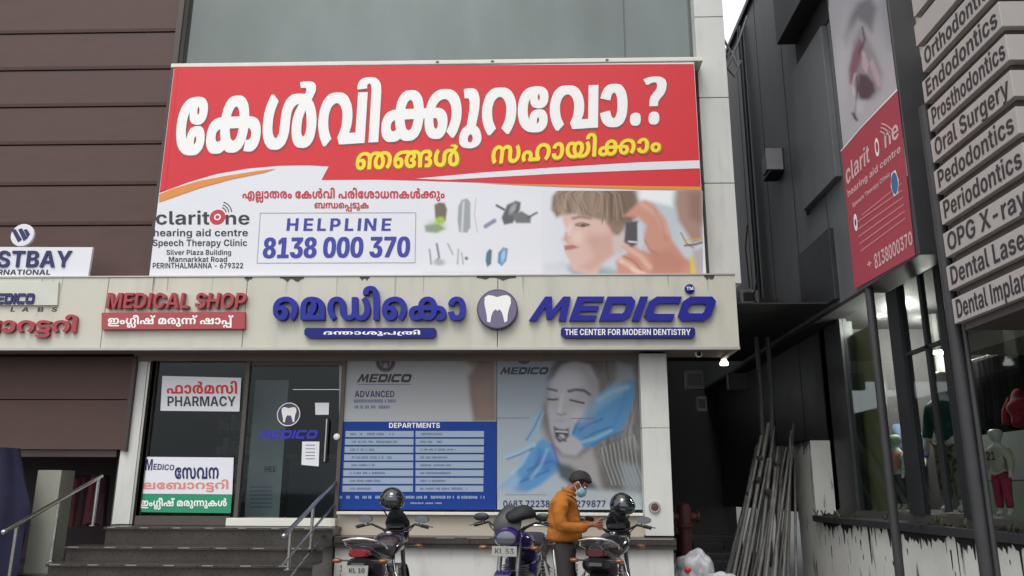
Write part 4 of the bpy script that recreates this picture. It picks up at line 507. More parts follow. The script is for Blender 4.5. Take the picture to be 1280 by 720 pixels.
M_granite = pbr('dark_granite', '35302c', .28, var=.3, scale=40, dirt='5a5550', dirtamt=.35, dirtscale=3)
M_nose = pbr('granite_edge_highlight', '8b857c', .25, var=.1, scale=30)  # paler granite tone, painted highlight for step and ledge edges
M_marble = pbr('white_marble', 'dcdbd0', .25, var=.04)
M_steel = pbr('stainless_steel', 'b9b9b6', .22, 1, var=.08, scale=12)
M_alu = pbr('brushed_aluminium_frame', 'b5b2aa', .4, .6, var=.06)
M_jamb = pbr('brown_frame', '4d4642', .45, var=.06)
M_blue = pbr('blue_acrylic', '181b8c', .35, var=.05, scale=5, spec=.3)
M_blueside = pbr('navy_acrylic', '181b78', .4, spec=.3, var=.05)
M_blueL = pbr('faded_blue_acrylic', '222a94', .4, spec=.3, var=.08, scale=5)
M_redL = pbr('red_acrylic', 'a33a44', .38, var=.12, scale=8)
M_redP = pbr('red_paint', 'a8434a', .45, var=.06)
M_print_white = pbr('white_print', 'f0f0ee', .5)
M_flex = pbr('white_flex_banner', 'dfe0e6', .4, var=.015, scale=.35, bump=.35)
M_red = pbr('red_flex_print', 'd2323a', .48, spec=.35, var=.03, scale=.35, bump=.35)
M_redd = pbr('deep_red_print', 'd01f2b', .42)
M_yel = pbr('yellow_print', 'f0dc18', .5)
M_yeld = pbr('ochre_outline_print', 'a8661c', .5)
M_ora = pbr('orange_print', 'dd8a3a', .5)
M_shadow = pbr('grey_outline_print', '8e6a70', .5)
M_txtred = pbr('crimson_print', 'c2323f', .5)
M_txtdk = pbr('charcoal_print', '2c2c33', .5)
M_txtblue = pbr('blue_print', '333a9c', .5)
M_greyln = pbr('grey_line_print', '9b9fb0', .5)
M_navy = pbr('navy_print', '20235c', .5)
M_purple = pbr('mauve_disc', '6f6483', .4, var=.06)
M_purple2 = pbr('dark_mauve_rim', '463f58', .4)
M_vblue = pbr('blue_vinyl', '173a88', .5, var=.03, spec=.2)
M_vgrey = pbr('pale_blue_vinyl', '93a4b6', .42)
M_vdash = pbr('grey_small_print', '5f6c88', .5)
M_green = pbr('green_print', '1f8f68', .5)
M_pink = pbr('faded_red_print', 'd98a84', .5)
M_bulb = pbr('white_lamp', 'f5f2e6', .5, emis=1.6)
M_rub = pbr('black_rubber', '1c1c1d', .75, var=.15, scale=20)
M_plastic = pbr('black_plastic', '232427', .4, var=.1)
M_chrome = pbr('chrome', 'd2d2d2', .12, 1)
M_pipe = pbr('galvanised_pipe', '6e6d6b', .55, .3, var=.25, scale=9, dirt='5a4234', dirtamt=.6, dirtscale=5, dstretch=(1, 1, .3), lo=.5, hi=.75)
M_grey = pbr('grey_plastic', '86878a', .5, var=.05)
def glassmat(name, tint, gl=.06):
    m = bpy.data.materials.new(name); m.use_nodes = True; t = m.node_tree; t.nodes.remove(t.nodes['Principled BSDF'])
    tr = t.nodes.new('ShaderNodeBsdfTransparent'); tr.inputs[0].default_value = (*tint, 1)
    g = t.nodes.new('ShaderNodeBsdfGlossy'); g.inputs['Roughness'].default_value = .03; g.inputs[0].default_value = (.9, .95, 1, 1)
    f = t.nodes.new('ShaderNodeFresnel'); ge = t.nodes.new('ShaderNodeNewGeometry'); io = t.nodes.new('ShaderNodeMapRange'); io.inputs[3].default_value = 1.3; io.inputs[4].default_value = 1/1.3; t.links.new(ge.outputs['Backfacing'], io.inputs[0]); t.links.new(io.outputs[0], f.inputs[0]); mx = t.nodes.new('ShaderNodeMixShader')
    ad = t.nodes.new('ShaderNodeMath'); ad.operation = 'ADD'; ad.inputs[1].default_value = gl; t.links.new(f.outputs[0], ad.inputs[0])
    t.links.new(ad.outputs[0], mx.inputs[0]); t.links.new(tr.outputs[0], mx.inputs[1]); t.links.new(g.outputs[0], mx.inputs[2])
    t.links.new(mx.outputs[0], t.nodes['Material Output'].inputs[0]); return m
M_glass = glassmat('clear_shop_glass', (.74, .78, .77), .0)
M_tint = pbr('tinted_reflective_glass', '6c7371', .1, .7, var=.22, scale=.45, stretch=(1, 1, .35))  # tone variation paints streaky, cloudy reflections into the glass colour
# ---------------------------------------------------------------- ground
def struct(o): return tag(o, kind='structure')
M_asphalt = pbr('asphalt', (.055, .055, .055), .85, var=.25, scale=30, bump=.3)
M_paver = pbr('cement_paving', (.2, .19, .18), .8, var=.2, scale=8, dirt='3a3733', dirtamt=.5, bump=.15)
m = MB(); m.add([(-300, -300, 0), (300, -300, 0), (300, 300, 0), (-300, 300, 0)], [(0, 1, 2, 3)]); struct(m.build('ground', M_asphalt))
m = MB(); m.box(-12, 3.9, 5.6, 20, -.05, .12); struct(m.build('pavement', M_paver))
m = MB(); m.box(-12, 3.9, 5.45, 5.595, -.05, .13); struct(m.build('kerb', pbr('kerb_concrete', (.3, .3, .28), .8, var=.15, scale=9), bevel=.01))
GZ = .12
# ================================================================ CLINIC BUILDING
FY = 9.8; FA = Wall(Y=FY); BN = Wall(Y=9.9); GL = Wall(Y=10.3)
fz0, fz1 = P(500, 437, Y=FY).z, P(500, 345.5, Y=FY).z
cb = thing('clinic_building', 'pale clinic building with cream fascia, glazed ground floor and grey tinted upper window', 'building', (0, 0, 0))
def wbox(name, mat, parent, *a, bevel=0):
    m = MB(); m.box(*a); return m.build(name, mat, parent, bevel=bevel)
# core
wbox('upper_wall', M_plaster, cb, -5.3, 2.3, 10.62, 20, fz1, 12)
wbox('alley_wall', M_black, cb, 2.3, 2.5, 10.62, 20, fz1, 12)
wbox('ground_floor_side_wall', M_blackp, cb, 1.45, 1.6, 10.3, 20, 0, fz0)
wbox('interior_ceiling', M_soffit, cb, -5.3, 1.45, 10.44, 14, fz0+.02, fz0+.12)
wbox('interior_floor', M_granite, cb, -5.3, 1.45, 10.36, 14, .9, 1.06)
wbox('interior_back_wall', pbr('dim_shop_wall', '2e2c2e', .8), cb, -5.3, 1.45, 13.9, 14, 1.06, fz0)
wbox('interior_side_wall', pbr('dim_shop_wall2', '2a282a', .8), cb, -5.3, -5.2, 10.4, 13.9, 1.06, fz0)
wbox('lintel', M_soffit, cb, -5.3, 1.6, 10.26, 10.43, P(500, 451, Y=10.26).z, fz0+.1)
wbox('soffit', M_soffit, cb, -9.2, 2.47, 9.87, 10.6, fz0+.03, fz0+.06)
wbox('canopy_top', M_plaster, cb, -9, 2.47, 9.87, 10.62, fz1-.08, fz1-.02)
# right tiled column above the fascia
xs0, xs1 = P(869, 35, Y=10.15).x, P(905, 35, Y=10.15).x
zz = [fz1-.02]+[P(890, y, Y=10.15).z for y in (229, 122, 21)]+[9.4, 10.3, 11.2, 12]
for a, b in zip(zz, zz[1:]): wbox('wall_tile', M_white, cb, xs0, xs1, 10.15, 10.6, a+.006, b-.006, bevel=.004)
wbox('column_core', M_greyc := pbr('grey_joint', '6a6a66', .9), cb, xs0+.01, xs1-.01, 10.165, 10.6, fz1, 12)
# ground-floor pillars
px0, px1 = 1.285, 1.625
zj = P(820, 535, Y=10.1).z
wbox('pillar_tile', M_white, cb, px0, px1, 10.1, 10.5, .98, zj-.003, bevel=.004)
wbox('pillar_tile', M_white, cb, px0, px1, 10.1, 10.5, zj+.003, fz0, bevel=.004)
wbox('pillar_core', M_greyc, cb, px0+.01, px1-.01, 10.11, 10.49, .98, fz0)
wbox('pillar', M_white, cb, P(140, 650, Y=10.3).x, P(162, 650, Y=10.3).x, 10.3, 10.55, 1.07, fz0, bevel=.004)
wbox('pillar_edge_strip', M_alu, cb, P(162, 650, Y=10.3).x+.003, P(162, 650, Y=10.3).x+.03, 10.31, 10.5, 1.07, fz0)
# fascia panels
FX = [-9.2, -7.3]+[P(x, 390, Y=FY).x for x in (131, 306, 622)]+[P(922, 390, Y=FY).x]
for a, b in zip(FX, FX[1:]): wbox('fascia_panel', M_fascia, cb, a+.004, b-.004, FY, FY+.06, fz0, fz1, bevel=.003)
wbox('fascia_end_panel', M_fascia, cb, FX[-1]-.06, FX[-1]-.004, FY+.063, 10.6, fz0, fz1)
wbox('fascia_backing', M_dark, cb, FX[0], FX[-1]-.07, FY+.065, FY+.12, fz0+.03, fz1-.03)
wbox('fascia_lower_lip', M_alu, cb, FX[0], FX[-1], FY-.012, FY-.002, fz0-.004, fz0+.028)
wbox('fascia_top_cap', M_alu, cb, FX[0], FX[-1], FY-.012, FY+.1, fz1+.002, fz1+.02)
# clumps of grime on the fascia top
for x0_, x1_ in ((306, 316), (350, 380), (450, 462), (596, 645), (880, 893)):
    a = P(x0_, 346, Y=FY).x; b = P(x1_, 346, Y=FY).x; m = MB(); n = 9; top = []; bot = []
    for i in range(n+1):
        x = a+(b-a)*i/n; top.append((x, FY-.003, fz1-.0)); bot.append((x, FY-.003, fz1-.02-random.random()*.07*math.sin(math.pi*(i+.5)/(n+1))))
    m.add(top+bot, [(i, i+1, n+2+i, n+1+i) for i in range(n)]); m.build('grime_stain', pbr('black_grime', '4b4a45', .9), cb)
# thin run marks and screw holes on the cladding
rs = random.Random(5)
for k in range(16):
    x = P(rs.choice([rs.uniform(320, 600), rs.uniform(640, 920), rs.uniform(0, 130), rs.uniform(190, 300)]), 350, Y=FY).x; L = rs.uniform(.12, .6); wd = rs.uniform(.004, .012)
    m = MB(); m.add([(x-wd, FY-.002, fz1), (x+wd, FY-.002, fz1), (x+wd*.3, FY-.002, fz1-L), (x-wd*.2, FY-.002, fz1-L)], [(0, 1, 2, 3)]); m.build('run_mark', pbr('grey_run_mark', 'a6a397', .8), cb)
# upper window
wz0, wz1 = P(540, 75, Y=9.9).z, 11
wx0, wx1 = P(226, 40, Y=10.35).x, xs0-.004
xm = P(781, 40, Y=10.35).x
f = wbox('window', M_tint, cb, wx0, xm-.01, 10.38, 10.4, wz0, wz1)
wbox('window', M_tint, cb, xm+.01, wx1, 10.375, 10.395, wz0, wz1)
wbox('window_mullion', pbr('dark_window_seal', '4b5452', .4), cb, xm-.0095, xm+.0095, 10.37, 10.4, wz0, wz1)
wbox('window_head_beam', M_soffit, cb, wx0, wx1, 10.41, 10.6, wz0, 12)
wbox('window_sill', M_marble, cb, P(214, 78, Y=9.9).x, wx1+.03, 9.9, 10.37, wz0-.062, wz0-.002, bevel=.006)
for q in (548, 616, 758): wbox('sill_clip', M_greyc, cb, P(q, 78, Y=10).x-.02, P(q, 78, Y=10).x+.02, 9.892, 9.9, wz0-.045, wz0-.02)
# ---- glazing line
gz0 = P(610, 640, Y=10.3).z; gtop = P(500, 451, Y=10.26).z
gx0, gxd0, gxd1, gx1 = -5.03, P(304, 550, Y=10.3).x, P(426, 550, Y=10.3).x, px0
wbox('window_sill', M_marble, cb, gxd1+.03, px1-.35, 10.16, 10.44, gz0-.035, gz0, bevel=.005)
wbox('sill_wall', M_beige, cb, gxd1+.03, px0, 10.24, 10.44, .96, gz0-.037)
wbox('door_sill', M_marble, cb, P(285, 654, Y=10.2).x, gxd1+.03, 10.12, 10.44, 1.065, P(360, 648, Y=10.12).z, bevel=.005)
wbox('window_base', M_jamb, cb, gx0, P(285, 654, Y=10.2).x, 10.24, 10.44, 1.065, P(230, 645, Y=10.24).z)
for x in (gx0+.02, P(180, 550, Y=10.3).x+.05, gxd0, gxd1): wbox('mullion', M_jamb, cb, x-.025, x+.025, 10.25, 10.34, 1.1, gtop)
pn = wbox('window_pane', M_glass, cb, gx0+.05, gxd0-.03, 10.295, 10.303, 1.14, gtop)
wbox('transom', M_jamb, cb, gxd0+.027, gxd1-.027, 10.27, 10.31, P(360, 457, Y=10.27).z, gtop)
dr = wbox('door', M_glass, cb, gxd0+.03, gxd1-.03, 10.285, 10.295, P(360, 646, Y=10.29).z, P(360, 458, Y=10.29).z)
m = MB(); a = P(409, 524, Y=10.22); b = P(409, 577, Y=10.22); m.tube([(a.x, 10.28, a.z), (a.x, 10.21, a.z), (a.x, 10.21, b.z), (a.x, 10.28, b.z)], .013); m.build('handle', M_steel, dr, smooth=True)
c = P(421, 546, Y=10.24); m = MB(); m.lathe((c.x, 10.25, c.z), (0, -1, 0), [(0, .04), (.02, .04), (.028, .03), (.03, .012)]); m.build('door_lock', M_marble, dr, smooth=True)
# printed panels behind the big panes
GW = Wall(Y=10.283)
for a, b in ((gxd1+.03, P(620, 540, Y=10.3).x-.004), (P(620, 540, Y=10.3).x+.004, px0)):
    wbox('window_pane', glassmat('thin_glass_%d' % int(a*10), (.93, .94, .94), .0), cb, a, b, 10.29, 10.296, gz0, gtop)
wbox('pane_joint', M_jamb, cb, P(620, 540, Y=10.3).x-.0035, P(620, 540, Y=10.3).x+.0035, 10.287, 10.3, gz0, gtop)
wbox('panel_backing', M_dark, cb, gxd1+.03, px0, 10.33, 10.36, gz0, gtop)
# round vent on the pillar
c = P(818, 634, Y=10.1); v = thing('wall_button', 'round steel wall fitting with rusty centre on the right pillar', 'wall fitting', c)
m = MB(); m.lathe((0, 0, 0), (0, -1, 0), [(0, .07), (.02, .07), (.03, .062), (.03, .045), (.022, .04)], 28); m.build('rim', M_steel, v, smooth=True)
m = MB(); m.lathe((0, -.012, 0), (0, -1, 0), [(0, .042), (.012, .04), (.018, .015), (.02, .0)], 20); m.build('centre', pbr('rusty_metal', '5e3a34', .7, var=.3, scale=40), v, smooth=True)
# ---- plinth, ledge, steps
pl = thing('planter_plinth', 'white painted plinth wall with dark granite ledge below the poster window', 'plinth', (0, 0, 0))
lx0, lx1 = P(417, 680, Y=9.86).x, P(846, 680, Y=9.86).x
wbox('plinth_wall', M_plaster, pl, lx0, lx1-.03, 9.95, 10.5, 0, .84)
zl1, zl0 = P(630, 672, Y=9.86).z, P(630, 686, Y=9.86).z
n = 5
for i in range(n):
    a = lx0+(lx1-lx0)*i/n; b = lx0+(lx1-lx0)*(i+1)/n
    wbox('ledge_slab', M_granite, pl, a+.0015, b-.0015, 9.86, 10.24, zl0+.05, zl1, bevel=.004)
    wbox('ledge_edge', M_granite, pl, a+.0015, b-.0015, 9.88, 9.95, zl0, zl0+.048)
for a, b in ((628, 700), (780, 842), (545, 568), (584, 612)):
    m = MB(); A = P(a, 672, Y=9.85).x; B_ = P(b, 672, Y=9.85).x; m.box(A, B_, 9.853, 9.857, zl1-.014, zl1-.004); m.build('ledge_highlight', M_nose, pl)  # pale strips paint the glints along the ledge edge
st = thing('entrance_steps', 'dark granite entrance steps in front of the pharmacy and clinic door', 'steps', (0, 0, 0))
sx1 = lx0-.003
S = [(9.82, 10.6, 1.06, P(130, 658, Y=9.82).x), (9.42, 9.82, None, P(80, 684, Y=9.42).x), (9.02, 9.42, None, P(57, 706, Y=9.02).x), (8.62, 9.02, None, -5.6), (8.22, 8.62, None, -5.7)]
zs = [1.06, P(250, 684, Y=9.42).z, P(250, 706, Y=9.02).z]; zs += [zs[2]-.17, zs[2]-.34]
for k, (y0, y1, _, x0) in enumerate(S):
    z = zs[k]; n = 7
    wbox('step_core', M_granite, st, x0+.02, sx1-.01, y0+.02, 10.2 if k == 0 else y1+.02, 0, z-.03)
    for i in range(n):
        a = x0+(sx1-x0)*i/n; b = x0+(sx1-x0)*(i+1)/n
        wbox('tread_slab', M_granite, st, a+.0015, b-.0015, y0-.01, y1-.011 if k else 10.24, z-.03, z, bevel=.003)
        m = MB(); m.box(a+.05, b-.25, y0-.014, y0-.0105, z-.014, z-.003); m.build('nosing_highlight', M_nose, st)  # pale dash paints the highlight on the nosing of each slab
# handrails
def rail(name, label, X, p0, p1, posts, mid=()):
    t = thing(name, label, 'handrail', (0, 0, 0), group='stainless handrails of the entrance steps')
    A, B_ = P(*p0, X=X), P(*p1, X=X); m = MB(); m.tube([A, B_], .024, 14); m.build('top_rail', M_steel, t, smooth=True)
    e = MB(); e.sphere(B_, .027, 12, 8); e.build('end_cap', M_steel, t, smooth=True)
    for (px_, zt) in posts:
        k = P(px_, 640, X=X); s = (k.y-A.y)/(B_.y-A.y); z1 = A.z+(B_.z-A.z)*s; m = MB(); m.tube([(X, k.y, zt), (X, k.y, z1)], .019, 12); m.build('post', M_steel, t, smooth=True)
        m = MB(); m.lathe((X, k.y, zt), (0, 0, 1), [(0, .045), (.012, .045), (.02, .022)], 16); m.build('flange', M_steel, t, smooth=True)
    for d in mid:
        m = MB(); m.tube([A+Vector((0, 0, -d)), B_+Vector((0, 0, -d))], .014, 10); m.build('mid_rail', M_steel, t, smooth=True)
    return t
rail('handrail', 'left stainless handrail beside the brown clad building', -5.42, (127, 595), (5, 665), [(118, 1.06), (72, zs[2]), (24, zs[4])])
rail('handrail', 'right stainless handrail between the clinic door and the white plinth', lx0-.12, (427, 594), (355, 670), [(419, 1.06), (391, zs[1]), (365, zs[2])], (.28, .5))
# ================================================================ LEFT CLAD BUILDING
lb = thing('brown_clad_building', 'brown clad building at the left with long horizontal panels and an open shop below', 'building', (0, 0, 0))
LY = 10.3
xe = P(210, 200, Y=LY).x
zb = [fz1-.02]+[P(60, y, Y=LY).z for y in (282, 232, 181, 134, 88, 42)]; stp = zb[-1]-zb[-2]
while zb[-1] < 12: zb.append(zb[-1]+stp)
for a, b in zip(zb, zb[1:]):
    m = MB(); x0, x1 = -9.5, xe-.09
    m.add([(x0, LY-.0, b-.012), (x1, LY-.0, b-.012), (x0, LY-.022, a+.05), (x1, LY-.022, a+.05), (x0, LY-.014, a+.004), (x1, LY-.014, a+.004), (x0, LY+.1, a+.004), (x1, LY+.1, a+.004), (x0, LY+.1, b-.012), (x1, LY+.1, b-.012)],
          [(0, 1, 3, 2), (2, 3, 5, 4), (4, 5, 7, 6), (6, 7, 9, 8), (8, 9, 1, 0), (0, 2, 4, 6, 8), (1, 9, 7, 5, 3)]); m.build('cladding_panel', M_brown, lb)
wbox('wall_core', M_browntrim, lb, -9.5, xe-.1, LY+.05, 18, fz1-.02, 12)
wbox('corner_trim', M_browntrim, lb, xe-.088, xe+.0, LY-.06, LY+.1, fz1, 12, bevel=.006)
wbox('corner_trim_edge', pbr('grey_trim', '6d6560', .5), lb, xe+.002, wx0-.003, LY-.02, LY+.1, fz1+3.2, 12)
bz = [P(80, y, Y=LY).z for y in (562, 500)]+[fz0-.01]
xl = P(160.5, 500, Y=LY-.05).x
wbox('cladding_panel', M_brown, lb, -9.5, xl, LY-.04, LY+.1, bz[0], bz[1]-.006, bevel=.004)
wbox('cladding_panel', M_brown, lb, -9.5, xl, LY-.04, LY+.1, bz[1]+.006, bz[2], bevel=.004)
wbox('panel_end_trim', M_browntrim, lb, xl+.001, xl+.05, LY-.06, LY+.1, bz[0]-.02, bz[2])
wbox('shutter_box', M_browntrim, lb, -9.5, xl-.1, LY-.0, LY+.4, bz[0]-.09, bz[0]-.003)
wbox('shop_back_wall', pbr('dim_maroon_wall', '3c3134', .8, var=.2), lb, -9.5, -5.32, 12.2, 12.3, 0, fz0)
wbox('shop_floor', M_granite, lb, -9.5, -5.32, 9.9, 12.2, 0, .5)
wbox('shop_ceiling', M_dark, lb, -9.5, -5.32, 10.42, 12.2, bz[0], bz[0]+.1)
wbox('party_wall', pbr('olive_wall', '55544a', .7, var=.1), lb, -5.42, -5.31, 10.41, 12.2, 0, fz0)
a = P(62, 640, Y=10.2)
wbox('pillar', pbr('shaded_white_pillar', '8c8c82', .7, var=.08), lb, a.x-.16, a.x+.14, 10.1, 10.4, .12, P(62, 598, Y=10.2).z+.1)  # white pillar, its shade mixed into the grey base colour
# hung dark red garments and navy cloth in that shop
gm = pbr('maroon_cloth', '4a2127', .9, var=.3, scale=12)
for i, q in enumerate((97, 107, 117, 127)):
    c = P(q, 625, Y=10.9); m = MB(); pts = []
    n = 10; vs = []
    for j in range(7):
        z = .3-.62*j/6; wd = .05+.05*j/6
        for k in range(n):
            t = 2*math.pi*k/n; vs.append((c.x+wd*math.cos(t)*(1+.2*math.sin(3*t+i)), c.y+.12*math.sin(t), c.z+z+.03*math.cos(t*2+i)))
    m.add(vs, [(j*n+k, j*n+(k+1) % n, (j+1)*n+(k+1) % n, (j+1)*n+k) for j in range(6) for k in range(n)]+[tuple(range(n))[::-1]])
    tag(m.build('hanging_garment', pbr('maroon_cloth%d' % (i % 2), ['5a2a33', '38222a'][i % 2], .9, var=.3, scale=12), smooth=True), 'dark maroon garment hanging in the shop behind the left handrail', 'garment', 'maroon garments hanging behind the left handrail')
m = MB(); n = 28; vs = []
c = P(10, 640, Y=9.75)
for j in range(14):
    z = 1.0-1.75*j/13; wd = .12+.24*min(1, j/5)
    for k in range(n):
        t = 2*math.pi*k/n; rr = wd*(1+.12*math.sin(5*t+j*.3)); vs.append((c.x-.14+rr*math.cos(t), c.y+.16*(1+.2*math.sin(4*t))*math.sin(t), c.z-.25+z))
m.add(vs, [(j*n+k, j*n+(k+1) % n, (j+1)*n+(k+1) % n, (j+1)*n+k) for j in range(13) for k in range(n)]+[tuple(range(n))[::-1]])
tag(m.build('hanging_cloth', pbr('navy_cloth', '1c1d38', .9, var=.3, scale=6), smooth=True), 'navy blue cloth hanging at the far left shop entrance', 'cloth')
# ================================================================ BIG RED BANNER
bn = thing('hoarding_banner', 'large red and white hearing clinic banner above the cream fascia', 'banner', (0, 0, 0))
A = P(214, 200, Y=9.9).x; x0b = P(202, 215, Y=9.9).x; x1b = P(875.5, 215, Y=9.9).x; z1b = P(540, 82, Y=9.9).z; z0b = P(540, 345, Y=9.9).z
wbox('flex_sheet', M_flex, bn, x0b, x1b, 9.9, 9.93, z0b, z1b)
wbox('frame', M_alu, bn, x0b+.02, x1b-.02, 9.935, 10.0, z0b+.02, z1b-.02)
L1, L2, L3 = .0025, .005, .0075
def bq(*pts): return list(pts)
def clampx(pts):  # keep print edges on the sheet's own left and right edge
    out = []
    for x, y in pts: out.append((x, y))
    return out
def edgeL(y): # photo x of the sheet's left edge at this height
    lo_, hi_ = 150, 260
    for _ in range(30):
        mid_ = (lo_+hi_)/2
        if P(mid_, y, Y=9.9).x < x0b: lo_ = mid_
        else: hi_ = mid_
    return lo_+.6
def edgeR(y):
    lo_, hi_ = 840, 900
    for _ in range(30):
        mid_ = (lo_+hi_)/2
        if P(mid_, y, Y=9.9).x < x1b: lo_ = mid_
        else: hi_ = mid_
    return lo_-.5
eL, eR = edgeL, edgeR
red_low = [(eR(234), 234), (790, 232.5), (700, 231), (620, 229), (530, 226), (470, 224.5), (402, 225), (406, 217), (411, 208), (385, 206.5), (350, 207), (310, 210.5), (270, 217.5), (235, 228), (eL(241), 241)]
flat(BN, [(eL(84), 83.5), (eR(78), 80)]+red_low, M_red, bn, 'red_field', L1)
flat(BN, [(eL(84), 84), (eL(84)+5, 84), (eL(238)+7, 237), (eL(241), 241)], M_redd, bn, 'dark_red_edge', L2)
flat(BN, [(eL(243), 243), (215, 236.5), (250, 226), (285, 219.5), (320, 214), (345, 211), (330, 216), (290, 224), (250, 235), (eL(255)+1, 253)], M_ora, bn, 'orange_swoosh', L2)
flat(BN, [(520, 223.5), (600, 216), (700, 209), (800, 203), (eR(200), 200.5), (eR(210), 210.5), (800, 213), (700, 217), (620, 221.5), (560, 225)], M_flex, bn, 'white_stripe', L2)
flat(BN, [(600, 229), (700, 231), (790, 232.5), (eR(233), 233.5), (eR(238), 238), (790, 236.5), (700, 233.5)], M_ora, bn, 'orange_stripe', L2)
vs_, _f = textmesh('kelvi', .02, 0, 0, 1, True)
KQ = [(226, 123), (832, 104), (832, 155), (218, 196)]
def fontref(key): # baseline and letter height in font units
    return (0.0, .60)
KV = (-.01, .566)
lettering(BN, 'kelvi', [(x+1.6, y+1.4) for x, y in KQ], M_shadow, bn, 'lettering_outline', 0, 0, 0, L2+.001, 1, True, KV, squash=.6)
lettering(BN, 'kelvi', KQ, M_print_white, bn, 'lettering', 0, 0, 0, L2+.003, 1, True, KV, squash=.6)
for k_, dx_ in enumerate((-1.1, 1.1)): lettering(BN, 'kelvi', [(x+dx_, y) for x, y in KQ], M_print_white, bn, 'lettering', 0, 0, 0, L2+.0045+.0015*k_, 1, True, KV, squash=.6)
lettering(BN, 'njangal', [(445, 190), (576, 185), (576, 210), (443, 215)], M_yeld, bn, 'lettering_outline', 0, 0, 0, L2, 1, True, KV, squash=.6)
lettering(BN, 'njangal', [(446, 191), (574, 186), (574, 208), (444, 213)], M_yel, bn, 'lettering', 0, 0, 0, L3, 1, True, KV, squash=.6)
lettering(BN, 'sahay', [(615, 182), (828, 171), (828, 192), (612, 208)], M_yeld, bn, 'lettering_outline', 0, 0, 0, L2+.004, 1, True, KV)
lettering(BN, 'sahay', [(616, 183), (826, 172), (826, 190), (613, 206)], M_yel, bn, 'lettering', 0, 0, 0, L3+.002, 1, True, KV)
lettering(BN, 'ella', (303, 239, 556, 248), M_txtred, bn, lift=L1+.0025, mal=True, vref=KV)
lettering(BN, 'bandh', (393, 253.5, 461, 260.5), M_txtred, bn, lift=L1+.0025, mal=True, vref=KV)
lettering(BN, 'clarit', (195, 263, 262, 281), M_txtdk, bn, bold=.03, lift=L1)
lettering(BN, 'ne', (282, 268.5, 312, 281), M_txtdk, bn, bold=.03, lift=L1)
def disc(wall, px_, py_, r, mat, parent, name, lift, n=32, rz=None, hole=0):
    c = wall.p(px_, py_, lift); u = Vector((1, 0, 0)) if wall.Y is not None else Vector((0, -1, 0)); v = Vector((0, 0, 1)); rz = rz or r
    vs = [c+u*r*math.cos(2*math.pi*k/n)+v*rz*math.sin(2*math.pi*k/n) for k in range(n)]; m = MB()
    if hole:
        vi = [c+u*r*hole*math.cos(2*math.pi*k/n)+v*rz*hole*math.sin(2*math.pi*k/n) for k in range(n)]
        m.add(vs+vi, [(k, (k+1) % n, n+(k+1) % n, n+k) for k in range(n)])
    else: m.add(vs, [tuple(range(n))])
    return m.build(name, mat, parent)
disc(BN, 272, 271.5, .105, M_txtred, bn, 'logo_dot', L1); disc(BN, 272, 271.5, .045, M_print_white, bn, 'logo_dot', L2, hole=.6)
def arcs(wall, cx, cy, rr, mat, parent, a0, a1, wd, lift, name='sound_wave'):
    for r_ in rr:
        pts = [(cx+r_*math.cos(R(a)), cy-r_*math.sin(R(a))) for a in np.linspace(a0, a1, 9)]; q = [(cx+(r_+wd)*math.cos(R(a)), cy-(r_+wd)*math.sin(R(a))) for a in np.linspace(a0, a1, 9)]
        m = MB(); m.add([wall.p(*p, lift) for p in pts+q], [(i, i+1, 10+i, 9+i) for i in range(8)]); m.build(name, mat, parent)
arcs(BN, 276, 266, (6, 9.5, 13), M_txtdk, bn, 5, 75, 1.2, L1)
lettering(BN, 'hearing aid centre', (192, 286, 310, 298), M_txtdk, bn, bold=.012, lift=L1)
lettering(BN, 'Speech Therapy Clinic', (191, 299, 309, 310), M_txtdk, bn, bold=.008, lift=L1)
lettering(BN, 'Silver Plaza Building', (208, 312, 289, 320.5), M_txtdk, bn, bold=.0, lift=L1)
lettering(BN, 'Mannarkkat Road', (211, 321, 284, 327.5), M_txtdk, bn, bold=.0, lift=L1)
lettering(BN, 'PERINTHALMANNA - 679322', (191, 328.5, 304, 335.5), M_txtdk, bn, bold=.0, lift=L1)
lettering(BN, 'HELPLINE', (358, 273, 489, 288.5), M_txtblue, bn, bold=.04, lift=L1, spacing=1.25, shear=.08)
lettering(BN, '8138 000 370', [(330, 297), (512, 295.5), (512, 321.5), (329, 323)], M_txtblue, bn, bold=.06, lift=L1, shear=.06)
for dx_ in (-.8, .8): lettering(BN, '8138 000 370', [(330+dx_, 297), (512+dx_, 295.5), (512+dx_, 321.5), (329+dx_, 323)], M_txtblue, bn, lift=L1+.002+dx_*.001, shear=.06)
lettering(BN, 'HELPLINE', (358.5, 273, 489.5, 288.5), M_txtblue, bn, lift=L1+.0015, spacing=1.25, shear=.08)
for q in ([(325, 266), (520, 265.5), (520, 266.3), (325, 266.8)], [(321, 328.5), (519, 328), (519, 328.9), (321, 329.4)], [(325, 266), (325.9, 266), (321.9, 329), (321, 329)], [(519.3, 266), (520.2, 266), (519.3, 328.5), (518.4, 328.5)]):
    flat(BN, q, M_greyln, bn, 'box_outline', L1)
